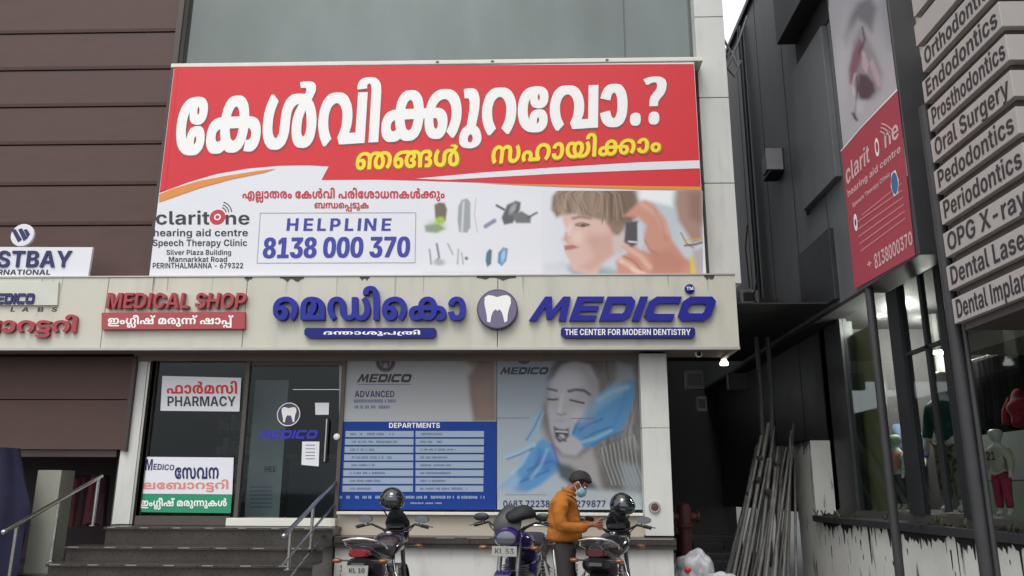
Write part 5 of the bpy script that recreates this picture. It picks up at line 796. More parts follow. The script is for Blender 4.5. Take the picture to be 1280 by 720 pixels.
# hearing aids, printed
HA = [('fill', 'e0e1e7'),
 ('ell', 'c7cfbb', (545, 283, 13, 8, 0), 3), ('poly', '8b9a80', [(531, 282), (548, 279), (556, 286), (546, 291), (532, 290)], 2), ('poly', '6d6259', [(543, 256), (549, 253), (556, 254), (559, 262), (557, 276), (548, 279), (544, 272)], 1.5), ('ell', '9dc23c', (550, 276, 6, 5, -20), 2),
 ('poly', '9aa0a4', [(573, 258), (577, 250), (584, 248), (588, 253), (588, 284), (584, 291), (574, 290), (572, 276)], 1.2), ('poly', 'c9ccd0', [(578, 253), (581, 251), (579, 290), (576, 290)], 1), ('line', 'b8bbc2', [(595, 248), (593, 270), (597, 290)], .8, .6),
 ('poly', '55585b', [(627, 272), (634, 256), (645, 251), (651, 253), (650, 262), (641, 279), (630, 281)], 1.5), ('poly', '6b6e70', [(640, 268), (652, 264), (664, 271), (663, 279), (645, 279)], 1.5), ('line', '4a4c50', [(621, 257), (630, 262)], 1.2, 1.5), ('line', '4a4c50', [(660, 272), (671, 266)], 1.2, 1.2), ('line', '8784a0', [(607, 283), (618, 276)], 1.5, 2.5), ('ell', '9fa2a4', (641, 261, 3, 7, 30), 2),
 ('line', '8c9094', [(537, 312), (539, 330)], 1, 1), ('line', '6e7276', [(546, 305), (549, 322), (546, 326)], 1, 1.2), ('line', 'a3a7ab', [(560, 305), (566, 318)], 1, 1), ('ell', 'aeb2b4', (549, 328, 7, 4, 0), 2), ('line', '96999f', [(573, 312), (572, 330)], 1, .8), ('ell', '55585e', (583, 323, 2, 2, 0), 1), ('line', '9ea1a6', [(577, 316), (579, 330)], 1, .8),
 ('poly', '4d6d84', [(608, 316), (612, 311), (615, 313), (614, 330), (609, 334), (607, 326)], 1), ('poly', '5d85b4', [(623, 316), (629, 309), (635, 311), (633, 326), (627, 333), (622, 328)], 1), ('ell', 'a4c4dd', (629, 320, 2.5, 8, 10), 1.5)]
picture(BN, (528, 243, 676, 340), 1.0, HA, bn, lift=L1)
# child having the ear checked, printed
BY = [('fill', 'dcdee4'), ('grad', 'dcdee4', 'c3cbd2', (683, 290), (800, 290)),
 ('poly', 'b9c6cc', [(795, 233), (850, 233), (846, 300), (800, 330), (790, 280)], 8), ('poly', 'eceef0', [(796, 236), (842, 236), (840, 258), (815, 252), (796, 250)], 4),
 ('poly', '8fa0ac', [(690, 345), (700, 332), (735, 330), (770, 338), (790, 346)], 6), ('poly', 'cdd0d6', [(676, 346), (682, 330), (706, 328), (716, 346)], 5),
 ('poly', 'd8b4a8', [(700, 262), (712, 268), (742, 268), (768, 280), (770, 315), (752, 330), (745, 345), (716, 338), (712, 326), (706, 316), (708, 306), (702, 300), (708, 288), (704, 276)], 2.5),
 ('poly', 'c59a8c', [(735, 300), (765, 290), (768, 318), (750, 330), (738, 342), (725, 335), (742, 322)], 6, .7),
 ('poly', 'b06a60', [(705, 307), (716, 306), (724, 309), (714, 312), (706, 313)], 1.5), ('line', '6e5348', [(720, 281), (728, 283), (736, 281)], 1.4, 1.2), ('line', '8d6d5c', [(716, 273), (726, 271), (738, 273)], 2, 1.4), ('ell', 'c88f80', (711, 297, 3, 2, 0), 2, .8), ('ell', 'e4c6bb', (722, 296, 8, 7, 0), 5, .8),
 ('poly', '8d7563', [(689, 262), (690, 246), (698, 236), (720, 232), (790, 232), (797, 250), (795, 272), (782, 282), (776, 298), (766, 292), (756, 276), (738, 272), (720, 268), (704, 268), (696, 272)], 3),
 ('poly', '6c5447', [(745, 234), (795, 234), (797, 262), (785, 276), (770, 280), (755, 262)], 8, .85), ('line', 'b79f86', [(715, 236), (707, 250), (703, 266)], 3, 2, .8), ('line', 'b79f86', [(728, 236), (722, 252), (722, 266)], 3, 2, .7), ('line', 'a68c74', [(742, 238), (740, 254), (742, 268)], 3, 2, .6), ('line', '75604f', [(699, 240), (695, 256), (696, 268)], 2, 1, .7), ('line', '6f5a4a', [(715, 242), (713, 256), (712, 266)], 2, 1, .6),
 ('poly', 'cdbcb6', [(766, 300), (778, 290), (782, 306), (776, 318), (767, 314)], 3),
 ('poly', 'c98f7c', [(795, 256), (806, 250), (818, 256), (832, 274), (840, 300), (856, 322), (872, 330), (880, 345), (800, 346), (772, 345), (770, 326), (784, 316), (778, 308), (790, 305), (800, 312), (812, 316), (804, 300), (808, 282), (798, 272), (780, 270)], 3),
 ('poly', 'b57966', [(812, 316), (838, 312), (856, 328), (850, 345), (815, 345)], 6, .6), ('line', 'e0b7a6', [(784, 310), (800, 320), (812, 334)], 3, 3, .8), ('line', 'e6c2b2', [(775, 325), (790, 334), (800, 345)], 3, 3, .8), ('line', '99604f', [(779, 320), (792, 326), (802, 338)], 1.5, .8, .8), ('line', 'dcae9c', [(803, 256), (822, 268), (833, 290)], 4, 3, .6),
 ('poly', '4a4449', [(782, 278), (797, 276), (799, 304), (790, 309), (780, 303)], 2), ('poly', 'c8ccd6', [(797, 280), (802, 278), (805, 305), (800, 312), (797, 305)], 1.5), ('line', 'd5d8df', [(786, 302), (796, 303)], 1, 1),
 ('poly', 'a58376', [(846, 236), (878, 236), (878, 300), (866, 304), (856, 288), (848, 276), (844, 254)], 4), ('poly', '8a665a', [(860, 240), (878, 240), (878, 280), (862, 272)], 6, .8), ('line', 'b08a3c', [(851, 291), (858, 304), (867, 310)], 1, 1), ('line', '3a3232', [(856, 307), (868, 306), (878, 303)], 1.2, 1), ('line', 'c9a24a', [(858, 300), (878, 298)], 1, .8),
 ('poly', 'd3c552', [(862, 322), (868, 318), (872, 345), (864, 345)], 2), ('poly', 'b7aab4', [(866, 314), (880, 310), (880, 345), (871, 345)], 3)]
rh = random.Random(21); hair = []
for k_ in range(90):   # strands of the child's hair, combed from the crown to the fringe
    t_ = rh.random(); x0_ = 738+34*(t_-.5)+rh.uniform(-8, 8); x1_ = 690+100*t_; mx_ = (x0_+x1_)/2+(-12 if t_ < .5 else 8)
    y1_ = (262 if t_ < .2 else 268 if t_ < .6 else 278)+rh.uniform(-8, 2)
    hair.append(('line', rh.choice(['7a604e', 'a58c74', '6a5344', 'b39b82', '5c483c']), [(x0_, 230), (mx_, 243), (x1_, y1_)], 1.0, rh.uniform(.3, .9), .5))
k_ = next(i_ for i_, L_ in enumerate(BY) if L_[1] == 'cdbcb6'); BY = BY[:k_]+hair+BY[k_:]
BY += [('ell', '4d3a34', (729, 281.5, 3.2, 1.8, 5), 1), ('line', '5b443a', [(722, 279.5), (729, 278.5), (736, 281)], .9, .6), ('ell', 'f0dcd4', (712, 286, 3, 7, 15), 3, .5), ('ell', 'c98a7e', (741, 298, 9, 7, 0), 6, .35), ('line', 'a87766', [(708, 291), (707, 300), (711, 303)], 1.5, .7, .6),
 ('line', 'a0685a', [(806, 300), (812, 312), (822, 318)], 2, .8, .6), ('line', 'a0685a', [(818, 262), (828, 280), (832, 300)], 3, .8, .5), ('line', 'efcabc', [(790, 336), (806, 342)], 2, 1.6, .7), ('ell', 'e8c7ba', (777, 327, 2.5, 2, 0), 1, .8)]
picture(BN, (676, 238.5, eR(345)-4, 344.5), 1.1, BY, bn, lift=L1)
# ================================================================ SIGNS ON THE FASCIA
def sign(name, label, cat, group=None): return thing(name, label, cat, (0, 0, 0), group=group)
s = sign('channel_letter_sign', 'big blue raised English clinic name letters at the right end of the fascia', 'sign')
lettering(FA, '@MEDICO', (661, 372, 894, 402), M_blue, s, 'letter', shear=.3, depth=.05, lift=.012, split=True, spacing=1.06)
s = sign('channel_letter_sign', 'faded blue raised Malayalam letters left of the round tooth emblem', 'sign')
lettering(FA, 'mediko', (344, 359.5, 583, 402), M_blueL, s, 'letter', depth=.09, lift=.004, split=True, mal=True)
def hexbar(name, label, q, mat, txt, tq, tm, **k):
    s = sign(name, label, 'sign'); x0, y0, x1, y1 = q; h = (y1-y0)/2
    flat(FA, [(x0+2, y0), (x1-2, y0), (x1, y0+3), (x1, y1-4), (x1-4, y1), (x0+6, y1), (x0, y1-4), (x0, y0+3)], mat, s, 'board', .06, .055)
    lettering(FA, txt, tq, tm, s, lift=.0625, **k); return s
hexbar('name_bar', 'navy bar with white Malayalam words under the Malayalam blue letters', (382, 411, 546, 423.5), M_blueside, 'danta', (406, 413.5, 526, 421), M_print_white, mal=True)
hexbar('name_bar', 'navy bar reading the center for modern dentistry under the English blue letters', (701, 410.5, 868, 423.5), M_blueside, 'THE CENTER FOR MODERN DENTISTRY', (706, 412.5, 862, 420), M_print_white, bold=.01)
s = sign('tooth_emblem', 'round mauve disc with white tooth on the fascia between the two blue names', 'sign')
c = P(622, 388, Y=FY); m = MB(); m.lathe((c.x, FY-.004, c.z), (0, -1, 0), [(0, .255), (.07, .255), (.08, .248)], 48); m.build('disc_rim', M_purple2, s, smooth=True)
disc(FA, 622, 388, .238, M_purple, s, 'disc_face', .0865, 48)
TOOTH = [(607, 374), (611, 371), (616, 371.5), (622.5, 373.5), (629, 371.5), (635, 371), (639, 374), (639.5, 381), (637, 388), (635.5, 395), (635, 403), (631.5, 405), (630, 398), (628, 392), (625, 388.5), (622.8, 391), (620.5, 388.5), (617, 392), (615, 398), (614, 405), (610, 404), (609.5, 396), (608, 389), (606.5, 381)]
def tooth(wall, cx, cy, k, mat, parent, lift): flat(wall, [(cx+(x-622.8)*k, cy+(y-388)*k) for x, y in TOOTH], mat, parent, 'tooth', lift)
tooth(FA, 622.3, 388, 1, M_print_white, s, .091)
s = sign('trademark_disc', 'tiny round navy trademark disc above the last blue letter', 'sign')
c = P(861.5, 361.5, Y=FY); m = MB(); m.lathe((c.x, FY-.002, c.z), (0, -1, 0), [(0, .06), (.03, .06), (.033, .056)], 24); m.build('disc', M_blueside, s, smooth=True)
lettering(FA, 'TM', (857.5, 359.5, 866, 363.5), M_print_white, s, lift=.037)
s = sign('channel_letter_sign', 'dark red raised medical shop letters above the red bar', 'sign')
lettering(FA, 'MEDICAL SHOP', (136, 367.5, 310, 387), M_redL, s, 'letter', bold=.032, shear=.18, depth=.07, lift=.004, split=True)
s = sign('name_bar', 'red bar with white Malayalam words under the medical shop letters', 'sign')
flat(FA, [(130, 392), (308, 391), (308, 412), (130, 413)], M_redP, s, 'board', .06, .055)
lettering(FA, 'english', (138, 395, 294, 411), M_print_white, s, lift=.063, mal=True)
s = sign('lab_sign', 'cream lab board with navy name at the left end of the fascia', 'sign')
flat(FA, [(-60, 353), (75, 353), (73, 382), (-60, 382)], pbr('pale_board', 'c9cbc0', .5, var=.04), s, 'board', .03, .025)
lettering(FA, '@MEDICO', (-16, 367.5, 46, 381), M_navy, s, 'lettering', shear=.2, lift=.031, depth=.012)
lettering(FA, 'LABS', (13, 384, 72, 389.5), M_txtdk, s, 'lettering', bold=.02, shear=.2, lift=.004, spacing=2.2)
s = sign('channel_letter_sign', 'dark red raised Malayalam laboratory letters at the left end of the fascia', 'sign')
lettering(FA, 'labo', (-62, 394, 99, 423), M_redL, s, 'letter', shear=.12, depth=.045, lift=.004, split=True, mal=True)
# white board and round logo standing on the fascia at the far left
WB = Wall(Y=9.87)
s = sign('shop_board', 'white board with bold navy letters standing on the fascia at the far left', 'sign')
flat(WB, [(-60, 308.5), (116, 309), (110, 345.5), (-60, 345.5)], M_flex, s, 'board', 0, .04)
lettering(WB, 'WESTBAY', (-46, 313.5, 91, 334.5), M_navy, s, bold=.05, shear=.12, lift=.004, depth=.012)
lettering(WB, 'INTERNATIONAL', (-29, 337, 63, 343.5), M_txtdk, s, bold=.02, shear=.12, lift=.004)
s = sign('round_logo', 'round white disc with navy striped letter above the white board', 'sign')
c = P(28, 294, Y=9.87); m = MB(); m.lathe((c.x, 9.9, c.z), (0, -1, 0), [(0, .155), (.03, .155), (.035, .15)], 36); m.build('disc', M_flex, s, smooth=True)
for q in ([(15, 288), (20, 286.5), (28, 300), (23, 303)], [(23, 287), (28, 285.5), (35, 298), (30, 301.5)], [(30, 287.5), (34, 286.5), (38, 293), (35, 297.5)]): flat(WB, q, M_navy, s, 'logo_stroke', .009)
# ================================================================ PRINTS ON AND BEHIND THE SHOP GLASS
GG = Wall(Y=10.285)
s = sign('pharmacy_board', 'white board with red and black pharmacy lettering in the left window', 'sign')
flat(GG, [(203.5, 470), (302, 472.5), (299.5, 514.5), (201, 513.5)], M_flex, s, 'board', .012, .01)
lettering(GG, 'pharm', (209, 476, 297, 492.5), M_redd, s, lift=.015, mal=True)
lettering(GG, 'PHARMACY', (210, 495.5, 295, 508), M_txtdk, s, bold=.035, lift=.015)
s = sign('window_poster', 'white and green poster with Malayalam writing low in the left window', 'poster')
flat(GG, [(178, 571), (292.5, 572), (290.5, 618), (174.5, 617)], M_flex, s, 'board', .012, .01)
flat(GG, [(174.4, 617.3), (290.4, 618.3), (288.5, 641.5), (172.5, 640)], M_green, s, 'green_band', .012, .01)
lettering(GG, 'M', (182, 574, 192, 588), M_navy, s, bold=.0, shear=.15, lift=.015); lettering(GG, 'EDICO', [(193, 579.5), (219, 581), (218, 588), (192, 587)], M_navy, s, bold=.02, lift=.015)
lettering(GG, 'sevana', (219, 584, 274, 599), M_navy, s, lift=.015, mal=True)
lettering(GG, 'labo2', (180, 599, 286, 615), M_pink, s, lift=.0145, mal=True)
lettering(GG, 'marunnu', (176, 622, 284, 637), M_print_white, s, lift=.015, mal=True)
s = sign('door_emblem', 'round tooth emblem with blue name stuck on the glass door', 'sticker')
disc(GG, 361, 518, .155, M_purple2, s, 'disc', .008, 32); disc(GG, 361, 518, .15, M_print_white, s, 'ring', .0105, 32, hole=.93)
tooth(GG, 361.5, 518.5, .56, M_print_white, s, .0125)
lettering(GG, '@MEDICO', (323, 537.5, 398, 548.5), pbr('deep_blue_film', '2426a8', .4), s, shear=.3, lift=.008)
for q, lb_ in (([(394, 503.5), (411.5, 503.5), (411, 518.5), (394.5, 518.5)], 'small blank paper taped at the top right of the glass door'), ([(378, 552), (399.5, 552), (398.5, 583), (377, 581)], 'larger printed notice paper taped at mid height on the glass door')):
    s = sign('paper_notice', lb_, 'notice'); flat(GG, q, M_flex, s, 'sheet', .008)
    if q[0][0] < 380:
        for yy in (556, 560.5, 565, 569, 573): flat(GG, rect(382, yy, 394, yy+.9), M_vdash, s, 'text_line', .0105)
GI = Wall(Y=10.75)
s = sign('roller_banner', 'grey printed roller banner standing inside behind the glass door', 'banner')
c0, c1 = P(306, 640, Y=10.75), P(349, 640, Y=10.75)
wbox('sheet', pbr('grey_banner_print', '8f979c', .5, var=.15, scale=2, stretch=(1, 1, .6)), s, c0.x, c1.x, 10.75, 10.757, 1.12, P(325, 475, Y=10.75).z)
wbox('base', M_alu, s, c0.x-.01, c1.x+.01, 10.7, 10.84, 1.061, 1.12)
lettering(GI, 'HEE', (331, 583, 345, 590), M_txtdk, s, bold=.03, lift=.003)
for yy in (608, 613, 618, 623, 628, 633): flat(GI, rect(312, yy, 340, yy+1.6), M_vdash, s, 'text_line', .003)
# dim shelves and a counter inside the pharmacy
s = sign('medicine_shelf', 'dim shelf unit with boxes inside the left window', 'shelf')
wbox('back', M_dark, s, -4.95, -3.9, 12.6, 12.65, 1.06, 3.1)
for zz_ in (1.3, 1.65, 2.0, 2.35, 2.7, 3.05): wbox('shelf_board', pbr('shelf_wood', '6b5c4d', .6), s, -4.95, -3.9, 12.3, 12.6, zz_, zz_+.02)
for i in range(40):
    x = -4.93+.1*(i % 10); z = 1.321+.35*(i//10); h = rs.uniform(.1, .28)
    wbox('medicine_box', pbr('carton%d' % (i % 4), ['9b9588', '7c8b95', '8d6f6a', '6d7b70'][i % 4], .6), s, x, x+.085, 12.34, 12.5, z, z+h)
s = sign('reception_desk', 'dark reception desk inside behind the glass door', 'desk')
wbox('front_panel', pbr('desk_navy', '2a3140', .4), s, -3.6, -2.7, 11.8, 12.4, 1.06, 1.95); wbox('desk_top', M_granite, s, -3.65, -2.65, 11.75, 12.45, 1.951, 1.99)
# departments poster -------------------------------------------------
s = sign('departments_poster', 'blue and grey departments list poster in the middle window', 'poster')
xa, xb = 426.5, 619
def dim(L_, k):
    f_ = lambda h: ''.join('%02x' % int(int(h[i:i+2], 16)*k) for i in (0, 2, 4))
    return tuple(f_(x) if isinstance(x, str) and i > 0 else x for i, x in enumerate(L_))
G1 = [('fill', 'a9a9ac'), ('grad', '9d9ea2', 'b3b5b8', (520, 440), (520, 526)), ('poly', '6f5a50', [(585, 470), (600, 448), (619, 440), (621, 527), (592, 527), (588, 500)], 4, .9), ('poly', '8a6f60', [(592, 486), (612, 474), (618, 520), (598, 524)], 6, .8),
      ('poly', '544b48', [(574, 444), (600, 440), (612, 448), (590, 458)], 5, .7), ('ell', '3b363f', (482, 453, 12, 12, 0), 1.2), ('ell', '8d8890', (482, 453, 7, 7, 0), 1.2)]
picture(GW, (424, 437, 620.5, 527), 1.3, [dim(L_, .92) for L_ in G1], s, lift=.0)
tooth(GW, 482, 453, .36, M_purple2, s, .003)
lettering(GW, '@MEDICO', (446, 467.5, 515, 478), M_txtdk, s, shear=.3, lift=.003)
flat(GW, rect(448, 480, 514, 481), M_vdash, s, 'rule_line', .003)
lettering(GW, 'ADVANCED', (443.5, 488.5, 493, 496.5), M_navy, s, bold=.04, lift=.003)
def dashes(wall, x0, x1, y0, y1, mat, parent, lift, seed, op=.8):
    r_ = random.Random(seed); x = x0; m = MB()
    while x < x1-1:
        wd = r_.uniform(.8, 1.7)
        if r_.random() < op: m.add([wall.p(a, b, lift) for a, b in rect(x, y0+r_.uniform(0, .5), min(x+wd, x1), y1-r_.uniform(0, .5))], [(0, 1, 2, 3)])
        x += wd+.6
    tag(m.build('small_print', mat, parent), kind='stuff')
dashes(GW, 441, 496, 499, 503.5, M_vdash, s, .003, 1); dashes(GW, 441, 488, 506.5, 511, M_vdash, s, .003, 2)
flat(GW, [(424, 527), (620.3, 527), (620.3, 637), (422, 637)], M_vblue, s, 'blue_field', .003)
lettering(GW, 'DEPARTMENTS', (486.5, 528.5, 550, 535), M_print_white, s, bold=.005, lift=.006)
for i in range(8):
    y = 538.8+9.75*i
    for j, (a, b) in enumerate(((432, 517), (519.5, 605))):
        flat(GW, rect(a-i*.55*(1-j), y, b-i*.12, y+7.6), M_vgrey, s, 'list_row', .006); dashes(GW, a+6, a+6+random.Random(i*2+j).uniform(22, 60), y+2.2, y+5.2, M_vdash, s, .009, i*2+j)
dashes(GW, 423, 606, 619.5, 623.5, M_vgrey, s, .006, 77, .7); dashes(GW, 513, 553, 627.8, 630, M_vgrey, s, .006, 78, .9)
# dental treatment poster ---------------------------------------------
s = sign('dental_poster', 'pale blue poster of a woman having her teeth treated by gloved hands', 'poster')
W_ = [('fill', 'a7b7c4'), ('grad', '8f9aa6', 'b4c2cb', (640, 440), (640, 610)),
 ('poly', '70655f', [(672, 520), (684, 500), (690, 470), (702, 452), (722, 444), (745, 446), (775, 438), (801, 438), (801, 520), (801, 618), (745, 614), (720, 600), (700, 588)], 7, .9),
 ('poly', '7a7772', [(745, 540), (760, 500), (790, 480), (801, 480), (801, 620), (750, 612)], 6, .8),
 ('poly', 'b4b4ba', [(686, 486), (692, 466), (704, 453), (722, 449), (738, 456), (746, 474), (748, 500), (744, 530), (734, 556), (720, 570), (704, 568), (694, 556), (688, 538), (684, 512)], 3),
 ('poly', 'c8cad0', [(690, 470), (706, 458), (722, 458), (728, 480), (716, 500), (700, 500), (690, 490)], 7, .8), ('poly', '9c9ca4', [(735, 470), (748, 476), (748, 505), (742, 530), (734, 520), (738, 495)], 6, .8),
 ('line', '3a3434', [(685, 486), (690, 487), (696, 488.5)], 1.4, 1.2), ('line', '3a3434', [(711, 489), (720, 487), (730, 488), (737, 493)], 1.6, 1.6),
 ('line', '2b2728', [(685, 499), (691, 499.5), (697, 499)], 1, 1.1), ('line', '2b2728', [(713, 500), (721, 502), (730, 504)], 1, 1.2), ('line', 'd9d3d2', [(703, 494), (701, 506), (699, 516)], 2.5, 1.6, .8), ('line', '8f807c', [(697, 517), (702, 519), (707, 517)], 1.4, 1),
 ('poly', '3a363c', [(692, 533), (698, 536), (706, 537), (711, 535), (711, 545), (706, 551), (699, 553), (694, 547)], 2), ('ell', 'b9bdc4', (702, 546, 4, 3, 0), 1.5), ('line', 'd8dcdf', [(695, 539), (709, 540)], .8, .8), ('line', '2d2a30', [(697, 544), (708, 552)], .8, .6),
 ('poly', 'a9a6a8', [(690, 562), (704, 570), (722, 572), (740, 560), (748, 585), (752, 612), (724, 602), (700, 588)], 5),
 ('poly', '55504f', [(684, 474), (693, 454), (714, 442), (742, 443), (754, 458), (750, 466), (738, 455), (716, 450), (701, 457), (692, 472)], 4, .9),
 # right gloved arm (upper right)
 ('poly', '4e93c6', [(793, 474), (770, 478), (752, 492), (740, 508), (728, 520), (719, 530), (714, 544), (722, 548), (730, 560), (742, 558), (756, 548), (772, 542), (780, 532), (790, 508), (794, 490)], 2.5),
 ('poly', '87b5d8', [(770, 478), (748, 494), (732, 512), (728, 526), (748, 512), (776, 494), (786, 482)], 5, .8), ('line', '2e6ea6', [(724, 538), (738, 530), (752, 524)], 2, 1.2), ('line', '2e6ea6', [(731, 548), (746, 540), (764, 534)], 2, 1.2), ('line', '2b5f95', [(725, 524), (720, 532), (717, 541)], 1.5, .9), ('line', '9cc7e4', [(726, 553), (744, 548), (764, 538)], 2.5, 1.6, .8), ('poly', '74706e', [(775, 438), (801, 438), (801, 476), (786, 476), (760, 470)], 5, .7), ('poly', '9aa4ac', [(771, 452), (790, 458), (794, 474), (770, 480)], 4, .8),
 # left gloved hand
 ('poly', '5a9bd0', [(621, 612), (636, 600), (651, 578), (660, 562), (668, 556), (678, 548), (686, 552), (690, 562), (700, 578), (697, 590), (688, 596), (676, 606), (655, 618), (621, 622)], 3),
 ('poly', '9ec3df', [(628, 606), (645, 590), (652, 602), (640, 616), (621, 618)], 5, .8), ('poly', '3d7fc4', [(672, 560), (688, 566), (696, 580), (684, 590), (668, 582)], 4, .8), ('line', 'a3c8e4', [(634, 572), (650, 566), (667, 556)], 2, 3, .9), ('line', '3f6f9c', [(634, 574), (650, 568), (666, 560)], 1, .8), ('poly', '8fb6d4', [(668, 520), (676, 510), (680, 516), (672, 540), (664, 552), (657, 550)], 2.5), ('line', '5d7f9e', [(677, 514), (668, 534), (658, 550)], 1.2, .9), ('line', '2f6db0', [(660, 588), (676, 580), (690, 576)], 2, 1.2), ('line', '2f6db0', [(652, 602), (672, 594), (686, 588)], 2, 1.1), ('line', '5b5fc0', [(690, 556), (695, 570), (699, 582)], 1.5, 1.8, .8),
 # instrument and hair at the lower right
 ('poly', '4e565c', [(694, 578), (712, 582), (728, 592), (742, 604), (748, 614), (720, 612), (700, 596)], 4), ('poly', '51524f', [(752, 590), (758, 560), (768, 545), (790, 560), (801, 570), (801, 610), (760, 612)], 8, .7)]
for k_ in range(9): W_.append(('line', 'c9cdcb', [(752+k_*5, 560-k_*2), (756+k_*5, 580), (765+k_*5, 606)], 1, .5, .7))
W_ += [('poly', '9aa6ae', [(776, 578), (795, 582), (801, 600), (801, 632), (780, 616)], 5, .7), ('poly', 'b8c2c7', [(621, 610), (660, 616), (745, 612), (801, 618), (801, 640), (621, 640)], 5), ('line', '8b959d', [(632, 618.5), (683, 618.5)], .8, .6)]
rh = random.Random(5); st_ = []
for k_ in range(70):   # loose strands of the patient's hair
    x_ = rh.uniform(752, 801); y_ = rh.uniform(478, 540); st_.append(('line', rh.choice(['8d8f8f', '5b5a58', 'a7abac', '474543', '6d6862']), [(x_, y_), (x_+rh.uniform(-14, 2), y_+40), (x_+rh.uniform(-6, 16), y_+80)], 1.0, rh.uniform(.3, .8), .5))
for k_ in range(40):
    a_ = rh.uniform(-.2, 1.0); st_.append(('line', rh.choice(['5c5756', '3d3a3b', '777373']), [(690+a_*20, 462-a_*14), (706+a_*26, 446-a_*3), (730+a_*30, 441+a_*6), (750+a_*12, 456+a_*20)], 1.0, .6, .35))
k_ = next(i_ for i_, L_ in enumerate(W_) if L_[1] == '4e93c6'); W_ = W_[:k_]+st_+W_[k_:]
W_ += [('ell', 'd6d8de', (712, 474, 12, 8, 0), 8, .5), ('ell', '8f929b', (738, 516, 5, 18, 10), 6, .5), ('ell', '8f8a8c', (700, 526, 8, 2, 0), 2, .4), ('ell', 'd2d0d2', (722, 520, 8, 8, 0), 6, .4), ('line', 'a9d0ec', [(748, 500), (764, 490), (784, 484)], 3, 2.2, .6), ('line', '24609c', [(740, 556), (760, 546), (778, 540)], 2, 1.2, .7), ('line', '3b7fb8', [(782, 492), (776, 512), (768, 530)], 3, 1.2, .6), ('line', '2c68a8', [(676, 572), (664, 590), (650, 604)], 2.5, 1, .7), ('line', 'b5d4ea', [(684, 562), (676, 582), (664, 598)], 2.5, 1.2, .6), ('line', 'cfe0ec', [(660, 566), (652, 580), (640, 592)], 3, 1.4, .6)]
W_ = [dim(L_, .88) for L_ in W_]
picture(GW, (621.5, 437, 803, 637), 1.15, W_, s, lift=.0)
lettering(GW, '@MEDICO', (624.5, 459, 686, 468), M_txtdk, s, shear=.3, lift=.003); disc(GW, 655, 446, .1, M_purple2, s, 'disc', .003, 24); tooth(GW, 655, 446, .3, M_vgrey, s, .006)
lettering(GW, '0483 7223844', (629, 625.5, 700, 634), M_navy, s, bold=.02, lift=.003); lettering(GW, '7279877', (714, 625.5, 757, 634), M_navy, s, bold=.02, lift=.003)
for yy, a, b in ((522, 621, 662), (522.5, 713, 745)): flat(GW, rect(a, yy, b, yy+.7), M_vdash, s, 'vinyl_seam', .003)
# ================================================================ ALLEY
al = thing('alley_back_building', 'dark wall closing the narrow alley beside the clinic', 'wall', (0, 0, 0))
wbox('back_wall', M_dark, al, 1.6, 4.6, 19.5, 19.8, 0, 6)
ar = thing('alley_shade_roof', 'added dark sheet roof keeping sky light out of the narrow alley', 'roof', (0, 0, 0))  # roof added to block the sky and keep the alley dark
for i in range(5): wbox('shade_sheet', M_dark, ar, 1.62, 4.0, 10.75+i, 11.74+i, 3.98, 4.0)
def onplane(px_, py_, Y): return P(px_, py_, Y=Y)
def cyl(name, label, cat, pts, r, mat, group=None):
    m = MB(); m.tube(pts, r, 10); return tag(m.build(name, mat, smooth=True), label, cat, group)
t = thing('security_camera', 'small white dome security camera under the fascia end', 'camera', P(873, 442, Y=10.2)); m = MB(); m.sphere((0, 0, 0), .05, 14, 10); m.build('housing', M_print_white, t, smooth=True)
m = MB(); m.lathe((0, -.035, -.01), (0, -1, -.3), [(0, .03), (.02, .028), (.03, .01)], 14); m.build('lens', M_plastic, t, smooth=True)
m = MB(); m.tube([(0, 0, .03), (0, 0, .13)], .02); m.build('mount', M_print_white, t)
t = thing('bulb', 'white bulb hanging at the mouth of the alley', 'light bulb', P(905, 452, Y=10.6)); m = MB(); m.lathe((0, 0, -.05), (0, 0, 1), [(0, .055), (.03, .06), (.07, .035), (.1, .025), (.12, .024)], 16); m.build('glass', M_bulb, t, smooth=True)
m = MB(); m.tube([(0, 0, .07), (0, .02, .3), (0, .02, .75)], .008); m.build('flex_cord', M_plastic, t)
for k, (px_, py_, w_, h_) in enumerate(((877, 505, .16, .25), (868, 475, .3, .32), (922, 477, .32, .28))):
    c = P(px_, py_, Y=13.5); t = thing('junction_box', ['small grey meter box low on the dim alley wall', 'dim grey cabinet high on the alley wall behind the camera', 'dark switch cabinet right of the hanging bulb'][k], 'electrical box', c)
    m = MB(); m.box(-w_/2, w_/2, -.05, .1, -h_/2, h_/2); m.build('case', pbr('dim_grey_box%d' % k, ['77787a', '57585b', '3c3d41'][k], .6), t, bevel=.01); m = MB(); m.box(-w_*.35, w_*.35, -.06, -.051, -h_*.3, h_*.3); m.build('door', M_plastic, t)
for k, X_ in enumerate((955, 967)):
    a = P(X_-(8 if k == 0 else 6), 440, Y=13.2); b = P(X_-2, 545, Y=13.2); cyl('drain_pipe', ['left of two grey pipes behind the leaning steel tubes', 'right of two grey pipes behind the leaning steel tubes'][k], 'pipe', [a+Vector((0, 0, .6)), a, (a+b)/2+Vector((.02, 0, 0)), b, b+Vector((0, 0, -2))], .04, M_black)
